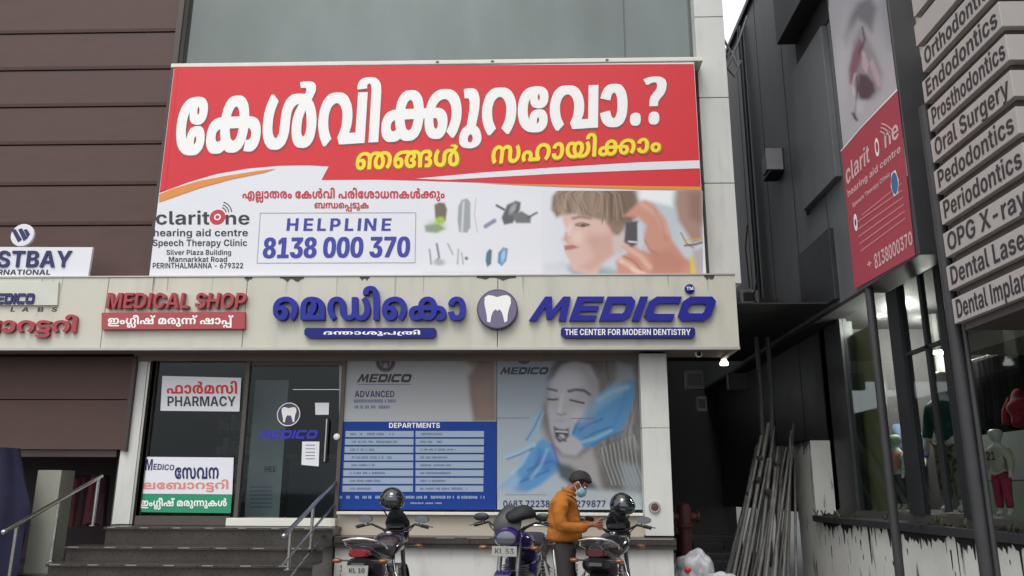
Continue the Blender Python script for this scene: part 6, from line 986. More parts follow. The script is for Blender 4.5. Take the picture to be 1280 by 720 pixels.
# red standpipe
c = P(858, 700, Y=12); t = thing('red_standpipe', 'dark red standpipe with domed cap in the alley behind the white sacks', 'standpipe', (c.x, 12, GZ))
mr = pbr('dull_red_paint', '4d2022', .6, var=.2, scale=10); zt = P(858, 628, Y=12).z-GZ
m = MB(); m.lathe((0, 0, 0), (0, 0, 1), [(0, .14), (.04, .14), (.05, .085), (zt-.35, .085), (zt-.34, .12), (zt-.3, .12), (zt-.29, .1), (zt-.1, .1), (zt-.03, .08), (zt, .02)], 20); m.build('barrel', mr, t, smooth=True)
for sgn in (-1, 1):
    m = MB(); m.lathe((sgn*.09, 0, zt-.2), (sgn, 0, 0), [(0, .06), (.08, .06), (.085, .075), (.12, .075)], 14); m.build('outlet', mr, t, smooth=True)
# pallet-like debris and low clutter in alley
for k, (px_, py_, Y_) in enumerate(((885, 668, 13.5), (905, 690, 12.8))):
    c = P(px_, py_, Y=Y_); m = MB(); m.box(c.x-.5, c.x+.5, Y_-.2, Y_+.2, GZ, c.z); m.box(c.x-.3, c.x+.2, Y_-.25, Y_-.2, GZ+.1, c.z-.1)
    tag(m.build('crate', M_blackp, bevel=.02), ['dark crate at the back of the alley', 'dark crate in the alley left of the steel tubes'][k], 'crate')
# white sacks
def sack(name, label, c, s3, seed):
    r_ = random.Random(seed); from mathutils import noise as mn_
    def fn(p):
        d = p.normalized() if p.length else p
        k = 1+.16*mn_.noise(d*1.7+Vector((seed, 0, 0)))+.09*mn_.noise(d*4+Vector((0, seed, 0)))-.05*abs(mn_.noise(d*9))
        q = p*k
        if d.z > .75: w_ = (d.z-.75)/.25; q.x *= 1-.35*w_; q.y *= 1-.35*w_; q.z *= 1-.12*w_; q.z += s3[2]*.03*w_*w_; q.x += .05*w_
        if q.z < -s3[2]*.8: q.z = -s3[2]*.8
        return q
    m = MB(); m.sphere((0, 0, 0), s3, 56, 44, fn); o = m.build(name, pbr('white_woven_plastic', 'b9bac0', .45, var=.1, scale=9, dirt='73747c', dirtamt=.75, dirtscale=5, dstretch=(1, 1, .5), lo=.48, hi=.66, bump=.6), smooth=True); o.location = c; return tag(o, label, 'sack')
c = P(866, 700, Y=10.7)
o1 = sack('plastic_sack', 'taller white plastic sack with a red printed spot beside the plinth end', (c.x, 10.7, GZ+.34), (.27, .23, .36), 3)
m = MB(); m.sphere((0, 0, 0), (.045, .02, .035), 12, 8); q_ = m.build('red_print', M_redd, o1, smooth=True); q_.location = (-.1, -.2, .1)
o2 = sack('plastic_sack', 'lower crumpled white plastic sack right of the taller sack', (c.x+.3, 10.5, GZ+.2), (.24, .2, .24), 9)
# leaning pipes
rs = random.Random(11)
PG = 'galvanised scaffold tubes leaning in the alley'
for k in range(24):
    u = k/23; px1_ = 948+46*u+rs.uniform(-5, 5); px0_ = 908+80*u+rs.uniform(-9, 9)
    Yt = 12.4+rs.uniform(-.15, .5); Yb = 11.6+rs.uniform(-.2, .5); top = P(px1_, 529+rs.choice([0, 4, 9, 16, 30, 44])+(28 if u < .15 else 0), Y=Yt); b = P(px0_, 722, Y=Yb)
    d = (b-top); b2 = top+d*((GZ-top.z)/d.z)
    o = cyl('scaffold_tube', 'rusty grey steel tube in the bundle leaning against the white pier', 'steel tube', [b2, top], rs.choice([.018, .022, .026, .03]), M_pipe, PG)
# couplers
for k, (px_, py_) in enumerate(((950, 573), (937, 618), (972, 580), (960, 615), (948, 600))):
    c = P(px_, py_, Y=12.0); m = MB(); m.box(-.028, .028, -.03, .03, -.035, .035); m.lathe((-.04, 0, 0), (1, 0, .2), [(0, .034), (.03, .038), (.08, .034)], 12); o = m.build('tube_coupler', pbr('rusty_coupler', '3c332e', .7, .4, var=.3, scale=20), smooth=True); o.location = c
    tag(o, 'rusty coupler clamped on the leaning steel tubes', 'coupler', 'couplers on the leaning tubes')
# ================================================================ RIGHT BLACK BUILDING
BX = 4.0
rb = thing('black_shop_building', 'tall black painted shop building with display windows along the right side', 'building', (0, 0, 0))
zU = P(1040, 385, X=BX).z; zT = P(905, 80, X=BX).z
BWL = Wall(X=BX)
wbox('upper_wall', M_black, rb, BX, 9, 1.5, 19.5, zU, zT)
wbox('roof_coping', M_blackp, rb, BX-.06, BX+.3, 1.5, 19.5, zT+.002, zT+.1)
def yat(px_, X=BX): return P(px_, 600, X=X).y
# raised window frames and panels on the upper wall
def rp(name, x0, y0, x1, y1, lift, mat=M_blackp, parent=rb, bevel=.01): return board(BWL, (x0, y0, x1, y1), mat, parent, name, 0, lift, bevel)
def ypx(px_, py_): return P(px_, py_, X=BX).y
Ya, Yb = ypx(1004, 180), ypx(1046, 150); za, zb_ = P(1011, 264, X=BX).z, P(996, 93, X=BX).z
wbox('raised_panel', M_black, rb, BX-.09, BX-.001, Yb, Ya, za, zb_, bevel=.008)
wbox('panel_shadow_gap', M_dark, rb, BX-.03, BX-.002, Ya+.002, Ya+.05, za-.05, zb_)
wbox('raised_panel', M_blackp, rb, BX-.3, BX-.001, Yb-.8, Ya-.1, zb_+.45, zT-.02, bevel=.008)
wbox('recess_band', M_dark, rb, BX-.02, BX-.0015, Yb-.8, Ya-.1, zb_+.02, zb_+.44)
zc = P(1030, 318, X=BX).z
wbox('raised_panel', M_blackp, rb, BX-.07, BX-.001, ypx(1046, 330), ypx(1006, 360), zU+.05, zc+.25, bevel=.008)
for yy in (6.6, 7.9): wbox('raised_panel', M_black, rb, BX-.05, BX-.001, yy, yy+1.1, zU+.4, zb_-.3, bevel=.008)
for yy in (10.6, 11.9, 13.2, 14.6, 16.2): wbox('wall_joint', M_dark, rb, BX-.004, BX-.001, yy, yy+.012, zU, zT)
# drain pipe and boxes on the wall
a = P(927, 70, X=BX-.06); cyl('drain_pipe', 'thin black drain pipe running down the tall black wall', 'pipe', [(BX-.06, a.y, zT-.1), (BX-.06, a.y, zU+.05)], .05, M_plastic)
c = P(965, 205, X=BX-.12); t = thing('wall_unit', 'small grey ventilation box high on the black wall', 'vent box', c)
m = MB(); m.box(-.1, .12, -.24, .24, -.22, .2); m.build('case', M_blackp, t, bevel=.015); m = MB(); m.box(-.115, -.101, -.17, .17, -.14, .14); m.box(-.17,.1,-.26,-.245,-.2,.17); m.build('cover', M_grey, t, bevel=.004)
c = P(935, 376, X=BX-.4); t = thing('meter_box', 'grey electricity meter box beside the fascia end', 'electrical box', c)
m = MB(); m.box(-.16, .16, -.1, .1, -.17, .17); m.build('case', M_grey, t, bevel=.012); m = MB(); m.box(-.1, .1, -.112, -.101, -.02, .12); m.build('window', M_plastic, t); m = MB(); m.box(.16, .42, -.03, .03, -.03, .03); m.build('bracket', M_plastic, t)
for k, pts in enumerate(([(934, 282), (932, 310), (935, 340), (937, 360)], [(948, 340), (946, 352), (942, 372), (953, 392), (960, 400)], [(905, 50), (912, 62), (908, 84), (918, 96), (926, 76)], [(903, 92), (912, 78), (922, 55), (934, 20)], [(906, 70), (914, 64), (922, 84)])):
    Y_ = 13.2 if k < 2 else 11.5; cyl('cable', ['cable dropping into the grey meter box', 'cable looping out under the meter box', 'white cable looped at the wall corner under the sky gap', 'long white cable rising along the sky gap', 'short white cable end at the wall corner'][k], 'cable', [P(*p, Y=Y_) for p in pts], .014 if k < 2 else .02, M_plastic if k < 2 else M_grey)
# lower storey
LX = 4.3
zF = P(1180, 645, X=4.25).z   # display floor
zL1 = P(1150, 655, X=BX).z
wbox('lower_wall', M_blackp, rb, LX, LX+.2, yat(1066, LX), 19.5, zL1, zU)
for q in (975, 1012, 1040): wbox('wall_panel_joint', M_dark, rb, LX-.004, LX-.001, yat(q, LX), yat(q, LX)+.02, zL1, zU)
wbox('soffit', M_dark, rb, BX+.001, 9, 1.5, 19.5, zU-.05, zU-.001)
wbox('shop_floor', pbr('shop_floor_tile', '55524e', .3), rb, LX, 8.5, 1.5, yat(1066, LX), zL1-.1, zF)
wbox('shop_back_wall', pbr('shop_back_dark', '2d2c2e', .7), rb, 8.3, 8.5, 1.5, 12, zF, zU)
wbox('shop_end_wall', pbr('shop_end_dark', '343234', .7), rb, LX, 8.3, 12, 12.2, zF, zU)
wbox('olive_panel', pbr('olive_board', '8e8d6a', .6, var=.06), rb, LX+.25, LX+.3, yat(1112, LX+.25), yat(1073, LX+.25), zF, P(1085, 408, X=LX+.25).z)
wbox('window_bulkhead', pbr('beige_bulkhead', '8a8078', .6, var=.06), rb, LX+.1, LX+.9, 1.5, yat(1212, LX), P(1240, 432, X=LX+.1).z, P(1240, 402, X=LX+.1).z)
wbox('pale_partition', pbr('pale_partition_wall', 'a2a3a6', .6), rb, LX+1.6, LX+1.65, yat(1205, LX+1.6), yat(1147, LX+1.6), P(1175, 490, X=LX+1.6).z, zU-.06)
wbox('grey_display_board', pbr('grey_display', '9a9c9f', .5), rb, LX+.95, LX+1.0, yat(1300, LX+.95), yat(1222, LX+.95), P(1250, 600, X=LX+.95).z, P(1250, 541, X=LX+.95).z)
wbox('green_display_board', pbr('sage_display', '8a9a8c', .5), rb, LX+.94, LX+.99, yat(1300, LX+.95), yat(1235, LX+.95), zF, P(1250, 602, X=LX+.95).z)
for a, b in ((1066, 1072), (1137, 1152), (1204, 1212)): wbox('mullion', M_blackp, rb, LX-.04, LX+.06, yat(b, LX), yat(a, LX), zF, zU-.05)
wbox('mullion', M_blackp, rb, LX-.02, LX+.03, yat(1183, LX), yat(1179, LX), P(1180, 640, X=LX).z, zU-.05)
wbox('transom', M_blackp, rb, LX-.02, LX+.03, yat(1204, LX), yat(1152, LX), P(1170, 430, X=LX).z-.02, P(1170, 430, X=LX).z+.02)
for a, b in ((1072, 1137), (1152, 1204), (1212, 1400)): wbox('window_pane', M_glass, rb, LX+.0, LX+.008, yat(b, LX), yat(a, LX), zF, zU-.05)
# ceiling spots
for k, (px_, py_) in enumerate(((1100, 384), (1121, 381), (1128, 378), (1124, 424), (1175, 441), (1160, 407))):
    X_ = LX+(.5 if k < 3 else 1.2); c = P(px_, py_, X=X_); t = thing('ceiling_spot', ['leftmost lit spot inside the shop ceiling', 'second lit spot inside the shop ceiling', 'third lit spot beside the dark mullion', 'lone lit spot lower in the dark window bay', 'wide oval lamp above the white mannequin head', 'faint spot high in the middle window bay'][k], 'ceiling lamp', c)
    m = MB(); m.lathe((0, 0, 0), (0, 0, 1), [(0, .055 if k != 4 else .13), (.02, .06 if k != 4 else .14)], 16); m.build('diffuser', pbr('lit_lamp', 'fff8ea', .5, emis=3.5), t); m = MB(); m.lathe((0, 0, .021), (0, 0, 1), [(0, .07 if k != 4 else .15), (max(.05, zU-.06-c.z), .07 if k != 4 else .15)], 16); m.build('can', M_plastic, t)
    ld = bpy.data.lights.new('spot_light', 'POINT'); ld.energy = 65 if k != 4 else 80; ld.shadow_soft_size = .08; ld.color = (1, .95, .86); lo_ = bpy.data.objects.new('spot_light', ld); col.objects.link(lo_); lo_.parent = t; lo_.location = (0, 0, -.12)
# low compound wall
wl = thing('compound_wall', 'stained low white wall with dark coping below the black shop windows', 'wall', (0, 0, 0))
Yc = yat(1018); 
M_stain = pbr('stained_white_wall', 'd6d6d0', .85, var=.06, scale=3, dirt='1e1f1e', dirtamt=.97, dirtscale=1.9, dstretch=(2.5, 2.5, .45), lo=.585, hi=.66, bump=.12)
wbox('wall_face', M_stain, wl, BX, LX-.01, 1.5, P(995, 600, X=BX).y, 0, zL1-.09)
wbox('coping', M_blackp, wl, BX-.07, LX+.02, 1.5, Yc+.02, zL1-.085, zL1, bevel=.012)
wbox('pier', M_stain, wl, BX-.003, LX-.02, Yc+.03, P(995, 600, X=BX).y+.02, zL1-.09, P(1005, 552, X=BX).z)
# black paint and mould drips under the coping and at the pier top
Mdr = pbr('black_mould', '16171a', .9)
r_ = random.Random(4); y = 1.8; m = MB()
while y < Yc:
    L = abs(r_.gauss(.0, .09))+.015; wd = r_.uniform(.01, .06)
    if r_.random() < .12: L += r_.uniform(.15, .4)
    X_ = BX-.004; zt = zL1-.085
    m.add([(X_, y, zt), (X_, y+wd*1.8, zt), (X_, y+wd*1.3, zt-L*.5), (X_, y+wd*1.0, zt-L), (X_, y+wd*.6, zt-L*.95), (X_, y+wd*.2, zt-L*.35)], [(0, 1, 2, 3, 4, 5)])
    y += wd*r_.uniform(1.2, 6)
for k in range(70):
    y = r_.uniform(2, Yc); z = zL1-.1-abs(r_.gauss(.05, .35)); h = r_.uniform(.03, .2); wd = r_.uniform(.006, .03)
    m.add([(BX-.004, y, z), (BX-.004, y+wd, z+.01), (BX-.004, y+wd*.7, z-h), (BX-.004, y+wd*.2, z-h*.8)], [(0, 1, 2, 3)])
zp = P(1005, 552, X=BX).z
for k in range(16):
    y = Yc+.03+k*.05; L = r_.uniform(.02, .2); m.add([(BX-.0075, y, zp+.02), (BX-.0075, y+.05, zp+.02), (BX-.0075, y+.035, zp-L), (BX-.0075, y+.015, zp-L)], [(0, 1, 2, 3)])
for k in range(34):   # mould blotches creeping down from the coping
    cy_ = r_.choice([r_.uniform(6.6, 9.6), r_.uniform(2, Yc-.1)]); cz_ = zL1-.1; hw = r_.uniform(.05, .22); hh_ = r_.uniform(.03, .12); nn = 22; pts = []
    for q_ in range(nn+1):
        t_ = math.pi*q_/nn; rr_ = .8+.35*math.sin(q_*.9+k)+.2*math.sin(q_*2.1+k*2)+.12*r_.uniform(-1, 1); pts.append((BX-.0055-.0002*(k % 8), cy_+hw*math.cos(t_), cz_+.012-hh_*math.sin(t_)*max(.15, rr_)))
    for q_ in range(nn): m.add([pts[q_], pts[q_+1], (pts[q_+1][0], pts[q_+1][1], cz_+.014), (pts[q_][0], pts[q_][1], cz_+.014)], [(0, 1, 2, 3)])
m.build('mould_drips', Mdr, wl)
tag(wl.children[-1], kind='stuff')
# little dead plants and debris along the coping
m = MB()
for k in range(90):
    y = r_.choice([r_.uniform(7.0, 8.8), r_.uniform(11, 12), r_.uniform(2.5, 7)]); x = BX-.05+r_.uniform(0, .2); h = r_.uniform(.01, .045); m.obox((x, y, zL1+h*.3), (r_.uniform(.01, .05), r_.uniform(-.03, .03), r_.uniform(-.01, .02)), (0, r_.uniform(.005, .03), 0), (0, 0, h*.4))
tag(m.build('leaf_debris', pbr('dead_leaves', '2c2721', .9, var=.4, scale=30)), 'dry dark litter scattered along the coping of the low wall', 'litter', kind='stuff')
m = MB(); r2 = random.Random(8)
for k in range(26):
    y = r2.choice([r2.uniform(7.6, 8.8), r2.uniform(5.8, 7.2), r2.uniform(9, 12)]); x = BX+r2.uniform(-.05, .08)
    for l_ in range(9):
        a_ = r2.uniform(0, 6.28); L_ = r2.uniform(.03, .09); d_ = Vector((math.cos(a_)*.5, math.sin(a_)*.5, 1)).normalized()*L_; s_ = Vector((-math.sin(a_), math.cos(a_), 0))*.006
        p_ = Vector((x, y, zL1-.01)); m.add([p_-s_, p_+s_, p_+d_+s_*1.5, p_+d_*1.3, p_+d_-s_*1.5], [(0, 1, 2, 3, 4)])
tag(m.build('weeds', pbr('dull_weed_leaves', '3d452c', .8, var=.3, scale=30)), 'small dull weeds sprouting along the coping of the low wall', 'weeds', kind='stuff')
# sign posts
def post(name, label, px0_, py0_, px1_, py1_, X, r, n):
    a = P(px0_, py0_, X=X); b = P(px1_, py1_, X=X); y = (a.y+b.y)/2; m = MB(); m.tube([(X, y, 0), (X, y, a.z+(1.9 if X < 3.5 else .1))], r, n); return tag(m.build(name, pbr('dark_grey_post', '3a3a3c', .45, .2, var=.12, scale=6), smooth=True), label, 'post')
post('sign_post', 'dark round post under the ear clinic light box', 1083, 372, 1130, 720, 3.55, .045, 14)
# posts reach up behind the planks
post('sign_post', 'left of the twin dark posts carrying the treatment planks', 1189, 404, 1236, 700, 3.36, .055, 14)
post('sign_post', 'thinner right one of the twin dark posts under the treatment planks', 1201, 404, 1249, 700, 3.4, .02, 14)
# ---- ear clinic light box
CX = 3.5; CW = Wall(X=CX)
lbx = thing('light_box_sign', 'tall double sided light box with ear photograph and pink lower half on posts', 'sign', (0, 0, 0))
cy0, cy1 = P(1128, 160, X=CX).y, P(1053, 180, X=CX).y; cz0 = P(1106, 341, X=CX).z; cz1 = 8.2
wbox('case', pbr('dark_case', '3d3d40', .45, var=.08), lbx, CX+.002, CX+.32, cy0-.02, cy1+.02, cz0-.03, cz1, bevel=.006)
def PX(a, b): return (a, b)
EAR = [('fill', 'a6a6ab'), ('grad', '9c9ca2', 'b2b2b7', (1045, -20), (1100, 130)),
 ('poly', '5e5d63', [(1062, 22), (1072, 4), (1088, -4), (1096, 10), (1090, 40), (1081, 30), (1072, 24), (1064, 38), (1057, 60), (1054, 46)], 5, .85), ('poly', '7b7a80', [(1096, -40), (1140, -40), (1140, 60), (1112, 60), (1100, 20)], 10, .6),
 ('ell', 'bebdc3', (1052, 90, 9, 50, 4), 8, .8), ('poly', '8e868d', [(1066, 52), (1075, 34), (1083, 44), (1094, 66), (1103, 92), (1101, 112), (1092, 124), (1080, 126), (1071, 110), (1066, 84)], 4, .9),
 ('poly', '7c4f5e', [(1061, 86), (1066, 66), (1074, 48), (1080, 56), (1077, 72), (1070, 92), (1068, 108), (1062, 104)], 2.5, .9), ('poly', 'c4a7ae', [(1077, 62), (1081, 66), (1086, 80), (1083, 92), (1078, 84)], 1.5, .9), ('poly', 'b9a2a8', [(1090, 72), (1098, 90), (1102, 104), (1098, 110), (1092, 96), (1087, 80)], 1.5, .9),
 ('poly', '4b3540', [(1074, 92), (1084, 94), (1092, 104), (1094, 114), (1086, 124), (1075, 124), (1071, 112)], 2.5, .95), ('line', '3a3238', [(1078, 34), (1081, 50), (1074, 66)], 1.5, 1.1), ('line', '3c3a40', [(1071, 96), (1071, 118), (1068, 148)], 1, .9), ('line', 'd6c3c8', [(1069, 92), (1066, 104), (1067, 118)], 1, 1.0, .8), ('line', '4a444a', [(1066, 142), (1071, 150)], 1.5, 1.6), ('poly', 'c6c5ca', [(1068, 126), (1080, 128), (1078, 140), (1070, 140)], 4, .7)]
picture(CW, (1036, -60, 1150, 220), 1.6, EAR, lbx, lift=.0, clip=(cy0+.01, cy1-.01))
M_pinkf = pbr('rose_print', 'a83f4e', .55)
flat(CW, [(1052.5, 189), (1075, 162), (1100, 136), (1122.5, 113), (1144.5, 319), (1068.5, 361.5)], M_pinkf, lbx, 'red_field', .004)
flat(CW, [(1051, 189), (1075, 160.5), (1100, 134), (1122, 111), (1122.5, 113), (1100, 136), (1075, 162), (1052.5, 189)], M_print_white, lbx, 'white_rule', .006)
M_pkt = pbr('pale_pink_print', 'd9b7ba', .5)
def lq(txt, q, mat=M_pkt, **k): lettering(CW, txt, q, mat, lbx, lift=.007, **k)
lq('clarit', [(1057, 206), (1087, 178), (1088, 202), (1059, 232)], bold=.03); lq('ne', [(1106, 168), (1123, 153), (1125, 171), (1107, 186)], bold=.03)
disc(CW, 1097, 184, .05, M_print_white, lbx, 'logo_dot', .007, hole=.6, rz=.1); arcs(CW, 1099, 175, (10, 15, 20), M_pkt, lbx, 20, 80, 1.6, .007)
lq('hearing aid centre', [(1060, 238), (1126, 180), (1127, 192), (1061, 249)], bold=.012)
lq('Speech Therapy Clinic', [(1066, 254), (1113, 214), (1114, 221), (1067, 261)])
for i in range(6): dashes_y = 268+i*9; flat(CW, [(1070+i*1.3+(8 if i == 0 else 0), dashes_y), (1128+i, dashes_y-40-i*.3), (1128+i, dashes_y-38.2-i*.3), (1070+i*1.3+(8 if i == 0 else 0), dashes_y+2)], pbr('dull_pink_print', 'cf7f88', .5), lbx, 'text_line', .007)
lq('8138000370', [(1093, 318), (1140, 288), (1142, 305), (1095, 337)], bold=.03); lq('+', [(1084, 328), (1090, 325), (1091, 331), (1085, 334)])
disc(CW, 1119.5, 229, .09, M_print_white, lbx, 'round_badge', .0085, 6, rz=.14); disc(CW, 1119.5, 229, .07, pbr('blue_badge', '3f6a9c', .5), lbx, 'badge_centre', .011, 20, rz=.11); disc(CW, 1070.5, 278, .05, M_print_white, lbx, 'round_badge', .0085, 20, rz=.1); disc(CW, 1070.5, 278, .02, M_navy, lbx, 'badge_centre', .011, 12, rz=.04)
for zz_ in (4.3, 6.5): wbox('bracket', M_plastic, lbx, CX+.33, BX-.001, (cy0+cy1)/2-.03, (cy0+cy1)/2+.03, zz_, zz_+.05)
# ---- treatment planks
PXX = 3.3; PW = Wall(X=PXX)
M_plank = pbr('cream_plank', 'b2aca8', .45, var=.04, dirt='8c8680', dirtamt=.3, dirtscale=4)
tp = thing('treatment_sign', 'stack of cream treatment name planks on posts at the right edge', 'sign', (0, 0, 0))
rows = [('Orthodontics', 66, 90, 1150, 4), ('Endodontics', 104, 128, 1154, 4), ('Prosthodontics', 140, 162, 1159, 2), ('Oral Surgery', 182, 206, 1163, 1), ('Pedodontics', 220, 243, 1170, 2), ('Periodontics', 260, 281, 1174.5, 2), ('OPG X-ray', 298, 319, 1180, 4), ('Dental Laser', 340, 363, 1185, 2), ('Dental Implants', 379, 401, 1190, 2)]
Y2 = P(1170, 230, X=PXX).y; Y1 = P(1262, 85, X=PXX).y
zc0 = P(1151.5, 78, X=PXX).z; zc1 = P(1190.5, 390, X=PXX).z; hh = .1
for i in range(-2, 9):
    z = zc0+(zc1-zc0)*i/8; jy = [0, .02, -.03, .01, -.02, .0, .015, -.01, .0, .02, 0][i+2]
    p_ = wbox('name_plank', M_plank, tp, PXX, PXX+.75, Y1+jy*.5, Y2+jy, z-hh, z+hh, bevel=.004)
    if i >= 0:
        s_, k = rows[i][0], rows[i][4]; n_ = len(s_); L = n_*.098+.02
        vs, fs = textmesh(s_, .035, .0, 0, 1.0); x0, x1 = vs[:, 0].min(), vs[:, 0].max()
        wd = min((x1-x0)*.185, Y2-Y1-.1); wd = min(wd*1.12, Y2-Y1-.1); sc_ = wd/(x1-x0); yl = Y2+jy-.06
        m = MB(); m.add([(PXX-.003, yl-(v[0]-x0)*sc_, z-.065+v[1]*.2) for v in vs], fs); link('lettering', _m(m, 'lettering'), M_txtdk, tp)
wbox('backing_frame', pbr('brown_grey_frame', '4f4743', .6), tp, PXX+.05, PXX+.72, Y1+.06, Y2-.05, zc1-.16, zc0+.9)
for dx in (.1, .6): m = MB(); m.tube([(PXX+dx, Y1+.12, zc1-.1), (PXX+dx, Y1+.12, 0)], .04, 12)
up = thing('upper_clinic_board', 'cream board with purple lettering fragment above the treatment planks', 'sign', (0, 0, 0))
a = P(1130, 60, X=3.75); b = P(1190, 20, X=3.75)
wbox('board', pbr('cream_board', 'b3b29f', .5, var=.04), up, 3.75, 3.85, b.y-1.2, a.y, P(1132, 92, X=3.75).z, 8.2)
UW = Wall(X=3.75)
lettering(UW, 'CO', [(1138, 4), (1156, -18), (1152, 6), (1135, 28)], M_blueside, up, bold=.05, lift=.004)
# ---- mannequins
M_man = pbr('white_mannequin', 'd6d3cd', .4)
def mannequin(loc, h, rz, label, top, bottom, nm='mannequin', adult=False, head=M_man, bottom2=None):
    t = thing(nm, label, 'mannequin', loc, rz); k = h
    hs_ = 1.0 if not adult else .78
    V = [(0, 0, .5*k, .065*k), (0, 0, .62*k, .06*k), (0, 0, .76*k, .06*k), (0, 0, .82*k, .03*k), (0, 0, .87*k, .075*k*hs_), (0, 0, .93*k, .088*k*hs_), (0, 0, .975*k, .06*k*hs_),
         (.015*k, -.11*k, .74*k, .032*k), (0, -.15*k, .6*k, .027*k), (.04*k, -.16*k, .47*k, .022*k), (.05*k, -.16*k, .42*k, .02*k),
         (.015*k, .11*k, .74*k, .032*k), (0, .15*k, .6*k, .027*k), (.04*k, .16*k, .47*k, .022*k), (.05*k, .16*k, .42*k, .02*k),
         (0, -.055*k, .44*k, .055*k), (.01*k, -.06*k, .24*k, .04*k), (0, -.065*k, .05*k, .027*k), (.06*k, -.07*k, .02*k, .022*k),
         (0, .055*k, .44*k, .055*k), (.01*k, .06*k, .24*k, .04*k), (0, .065*k, .05*k, .027*k), (.06*k, .07*k, .02*k, .022*k)]
    E = [(0, 1), (1, 2), (2, 3), (3, 4), (4, 5), (5, 6), (2, 7), (7, 8), (8, 9), (9, 10), (2, 11), (11, 12), (12, 13), (13, 14), (0, 15), (15, 16), (16, 17), (17, 18), (0, 19), (19, 20), (20, 21), (21, 22)]
    skin('body', V, E, head, t)
    g = 1.2
    V2 = [(0, 0, .45*k, .098*k), (0, 0, .62*k, .095*k), (0, 0, .74*k, .09*k), (0, 0, .795*k, .045*k), (.015*k, -.115*k, .735*k, .045*k), (0, -.155*k, .6*k, .04*k), (.03*k, -.16*k, .5*k, .034*k), (.015*k, .115*k, .735*k, .045*k), (0, .155*k, .6*k, .04*k), (.03*k, .16*k, .5*k, .034*k)]
    skin('shirt', V2, [(0, 1), (1, 2), (2, 3), (2, 4), (4, 5), (5, 6), (2, 7), (7, 8), (8, 9)], top, t)
    V3 = [(0, 0, .53*k, .08*k), (0, -.055*k, .42*k, .066*k), (.01*k, -.06*k, .24*k, .05*k), (0, -.065*k, .08*k, .04*k), (0, .055*k, .42*k, .066*k), (.01*k, .06*k, .24*k, .05*k), (0, .065*k, .08*k, .04*k)]
    skin('trousers', V3, [(0, 1), (1, 2), (2, 3), (0, 4), (4, 5), (5, 6)], bottom, t); return t
def mloc(px_, X): c = P(px_, 600, X=X); return (X, c.y, zF)
def hof(py_top, px_, X): return P(px_, py_top, X=X).z-zF
mX = LX+.45
t = mannequin(mloc(1252, mX), hof(533, 1243, mX), R(200), 'child mannequin in cream sweater and pink trousers at the right window', pbr('cream_knit', 'c6bfa8', .9, var=.1, scale=20), pbr('pink_trousers', 'b03a5c', .8, var=.25, scale=14))
k = hof(533, 1243, mX)
o = None
vs, fs = textmesh('21', .03, 0, 0, 1); x0, x1 = vs[:, 0].min(), vs[:, 0].max(); m = MB(); sc_ = .11*k/(x1-x0)
m.add([(.112*k, (v[0]-x0)*sc_-.055*k, .62*k+v[1]*.13*k) for v in vs], fs); link('chest_number', _m(m, 'n'), M_txtdk, t)
camo = pbr('camouflage_cloth', '8b8a74', .9, var=.1, dirt='2f352d', dirtamt=.9, dirtscale=14, lo=.5, hi=.56)
mannequin(mloc(1192, LX+.5), hof(455, 1188, LX+.5), R(200), 'tall white mannequin in dark green top and camouflage trousers behind the middle pane', pbr('dark_green_cloth', '1f4a40', .8, var=.3, scale=12, dirt='7d9c90', dirtamt=.6, dirtscale=9, lo=.6, hi=.7), camo, adult=True)
mannequin(mloc(1124, LX+.35), hof(540, 1120, LX+.35), R(190), 'small mannequin with green cap and salmon shirt behind the left pane', pbr('salmon_cloth', 'ad7a68', .9, var=.1), pbr('black_jeans', '2a2b31', .9), head=pbr('green_mannequin', '8fa38c', .5))
mannequin(mloc(1143, LX+.4), hof(540, 1141, LX+.4), R(190), 'small white mannequin in pale mint shirt beside the salmon shirt', pbr('mint_cloth', '9db3aa', .9, var=.1), pbr('grey_jeans', '55585e', .9, var=.1))
mannequin(mloc(1118, LX+.9), hof(497, 1109, LX+.9), R(190), 'taller mannequin in blue shirt at the back of the left pane', pbr('blue_cloth', '5a6c8e', .9, var=.15), pbr('dark_cloth', '23242a', .9), adult=True)
mannequin(mloc(1150, LX+1.0), hof(512, 1144, LX+1.0), R(190), 'mannequin in navy jacket half hidden by the dark mullion', pbr('navy_jacket', '2c3552', .9, var=.1), pbr('dark_cloth', '23242a', .9), adult=True)
# red garment hanging at the far right and dark garments in the back
c = P(1276, 512, X=LX+.7); m = MB(); m.sphere((0, 0, 0), (.1, .16, .2), 24, 16, lambda p: p*(1+.12*math.sin(9*p.z*4+5*p.y))); m.tube([(0, .1, .12), (-.03, .2, 0), (-.05, .21, -.14)], [.06, .05, .04], 10)
o = m.build('red_garment', pbr('red_check_cloth', '9c1f2e', .9, dirt='3a1016', dirtamt=.8, dirtscale=16, lo=.45, hi=.6), smooth=True); o.location = c; tag(o, 'red checked child jacket hung at the right edge of the shop window', 'jacket')
t = thing('clothes_rail', 'dark clothes on a rail inside the right shop window', 'clothes rail', (0, 0, 0)); yA = yat(1222, LX+1.3); z_ = P(1250, 440, X=LX+1.3).z
m = MB(); m.tube([(LX+1.3, yA-1.8, z_), (LX+1.3, yA, z_)], .015); m.tube([(LX+1.3, yA-.02, z_), (LX+1.3, yA-.02, zF)], .015); m.build('rail', M_steel, t)
for i in range(14):
    y = yA-.12-.12*i; m = MB(); m.loft([(z_-.02, 0, 0, .02, .03), (z_-.08, 0, 0, .18, .04), (z_-.5, 0, 0, .2, .05), (z_-.8-.1*(i % 3), 0, 0, .22, .055)], 12, 2.2)
    m.v = [(LX+1.3+v[1], y+v[2], v[0]) for v in m.v]; m.build('hanging_garment', pbr('rail_cloth%d' % (i % 3), ['2a2326', '35303a', '1f2426'][i % 3], .9, var=.2), t, smooth=True)
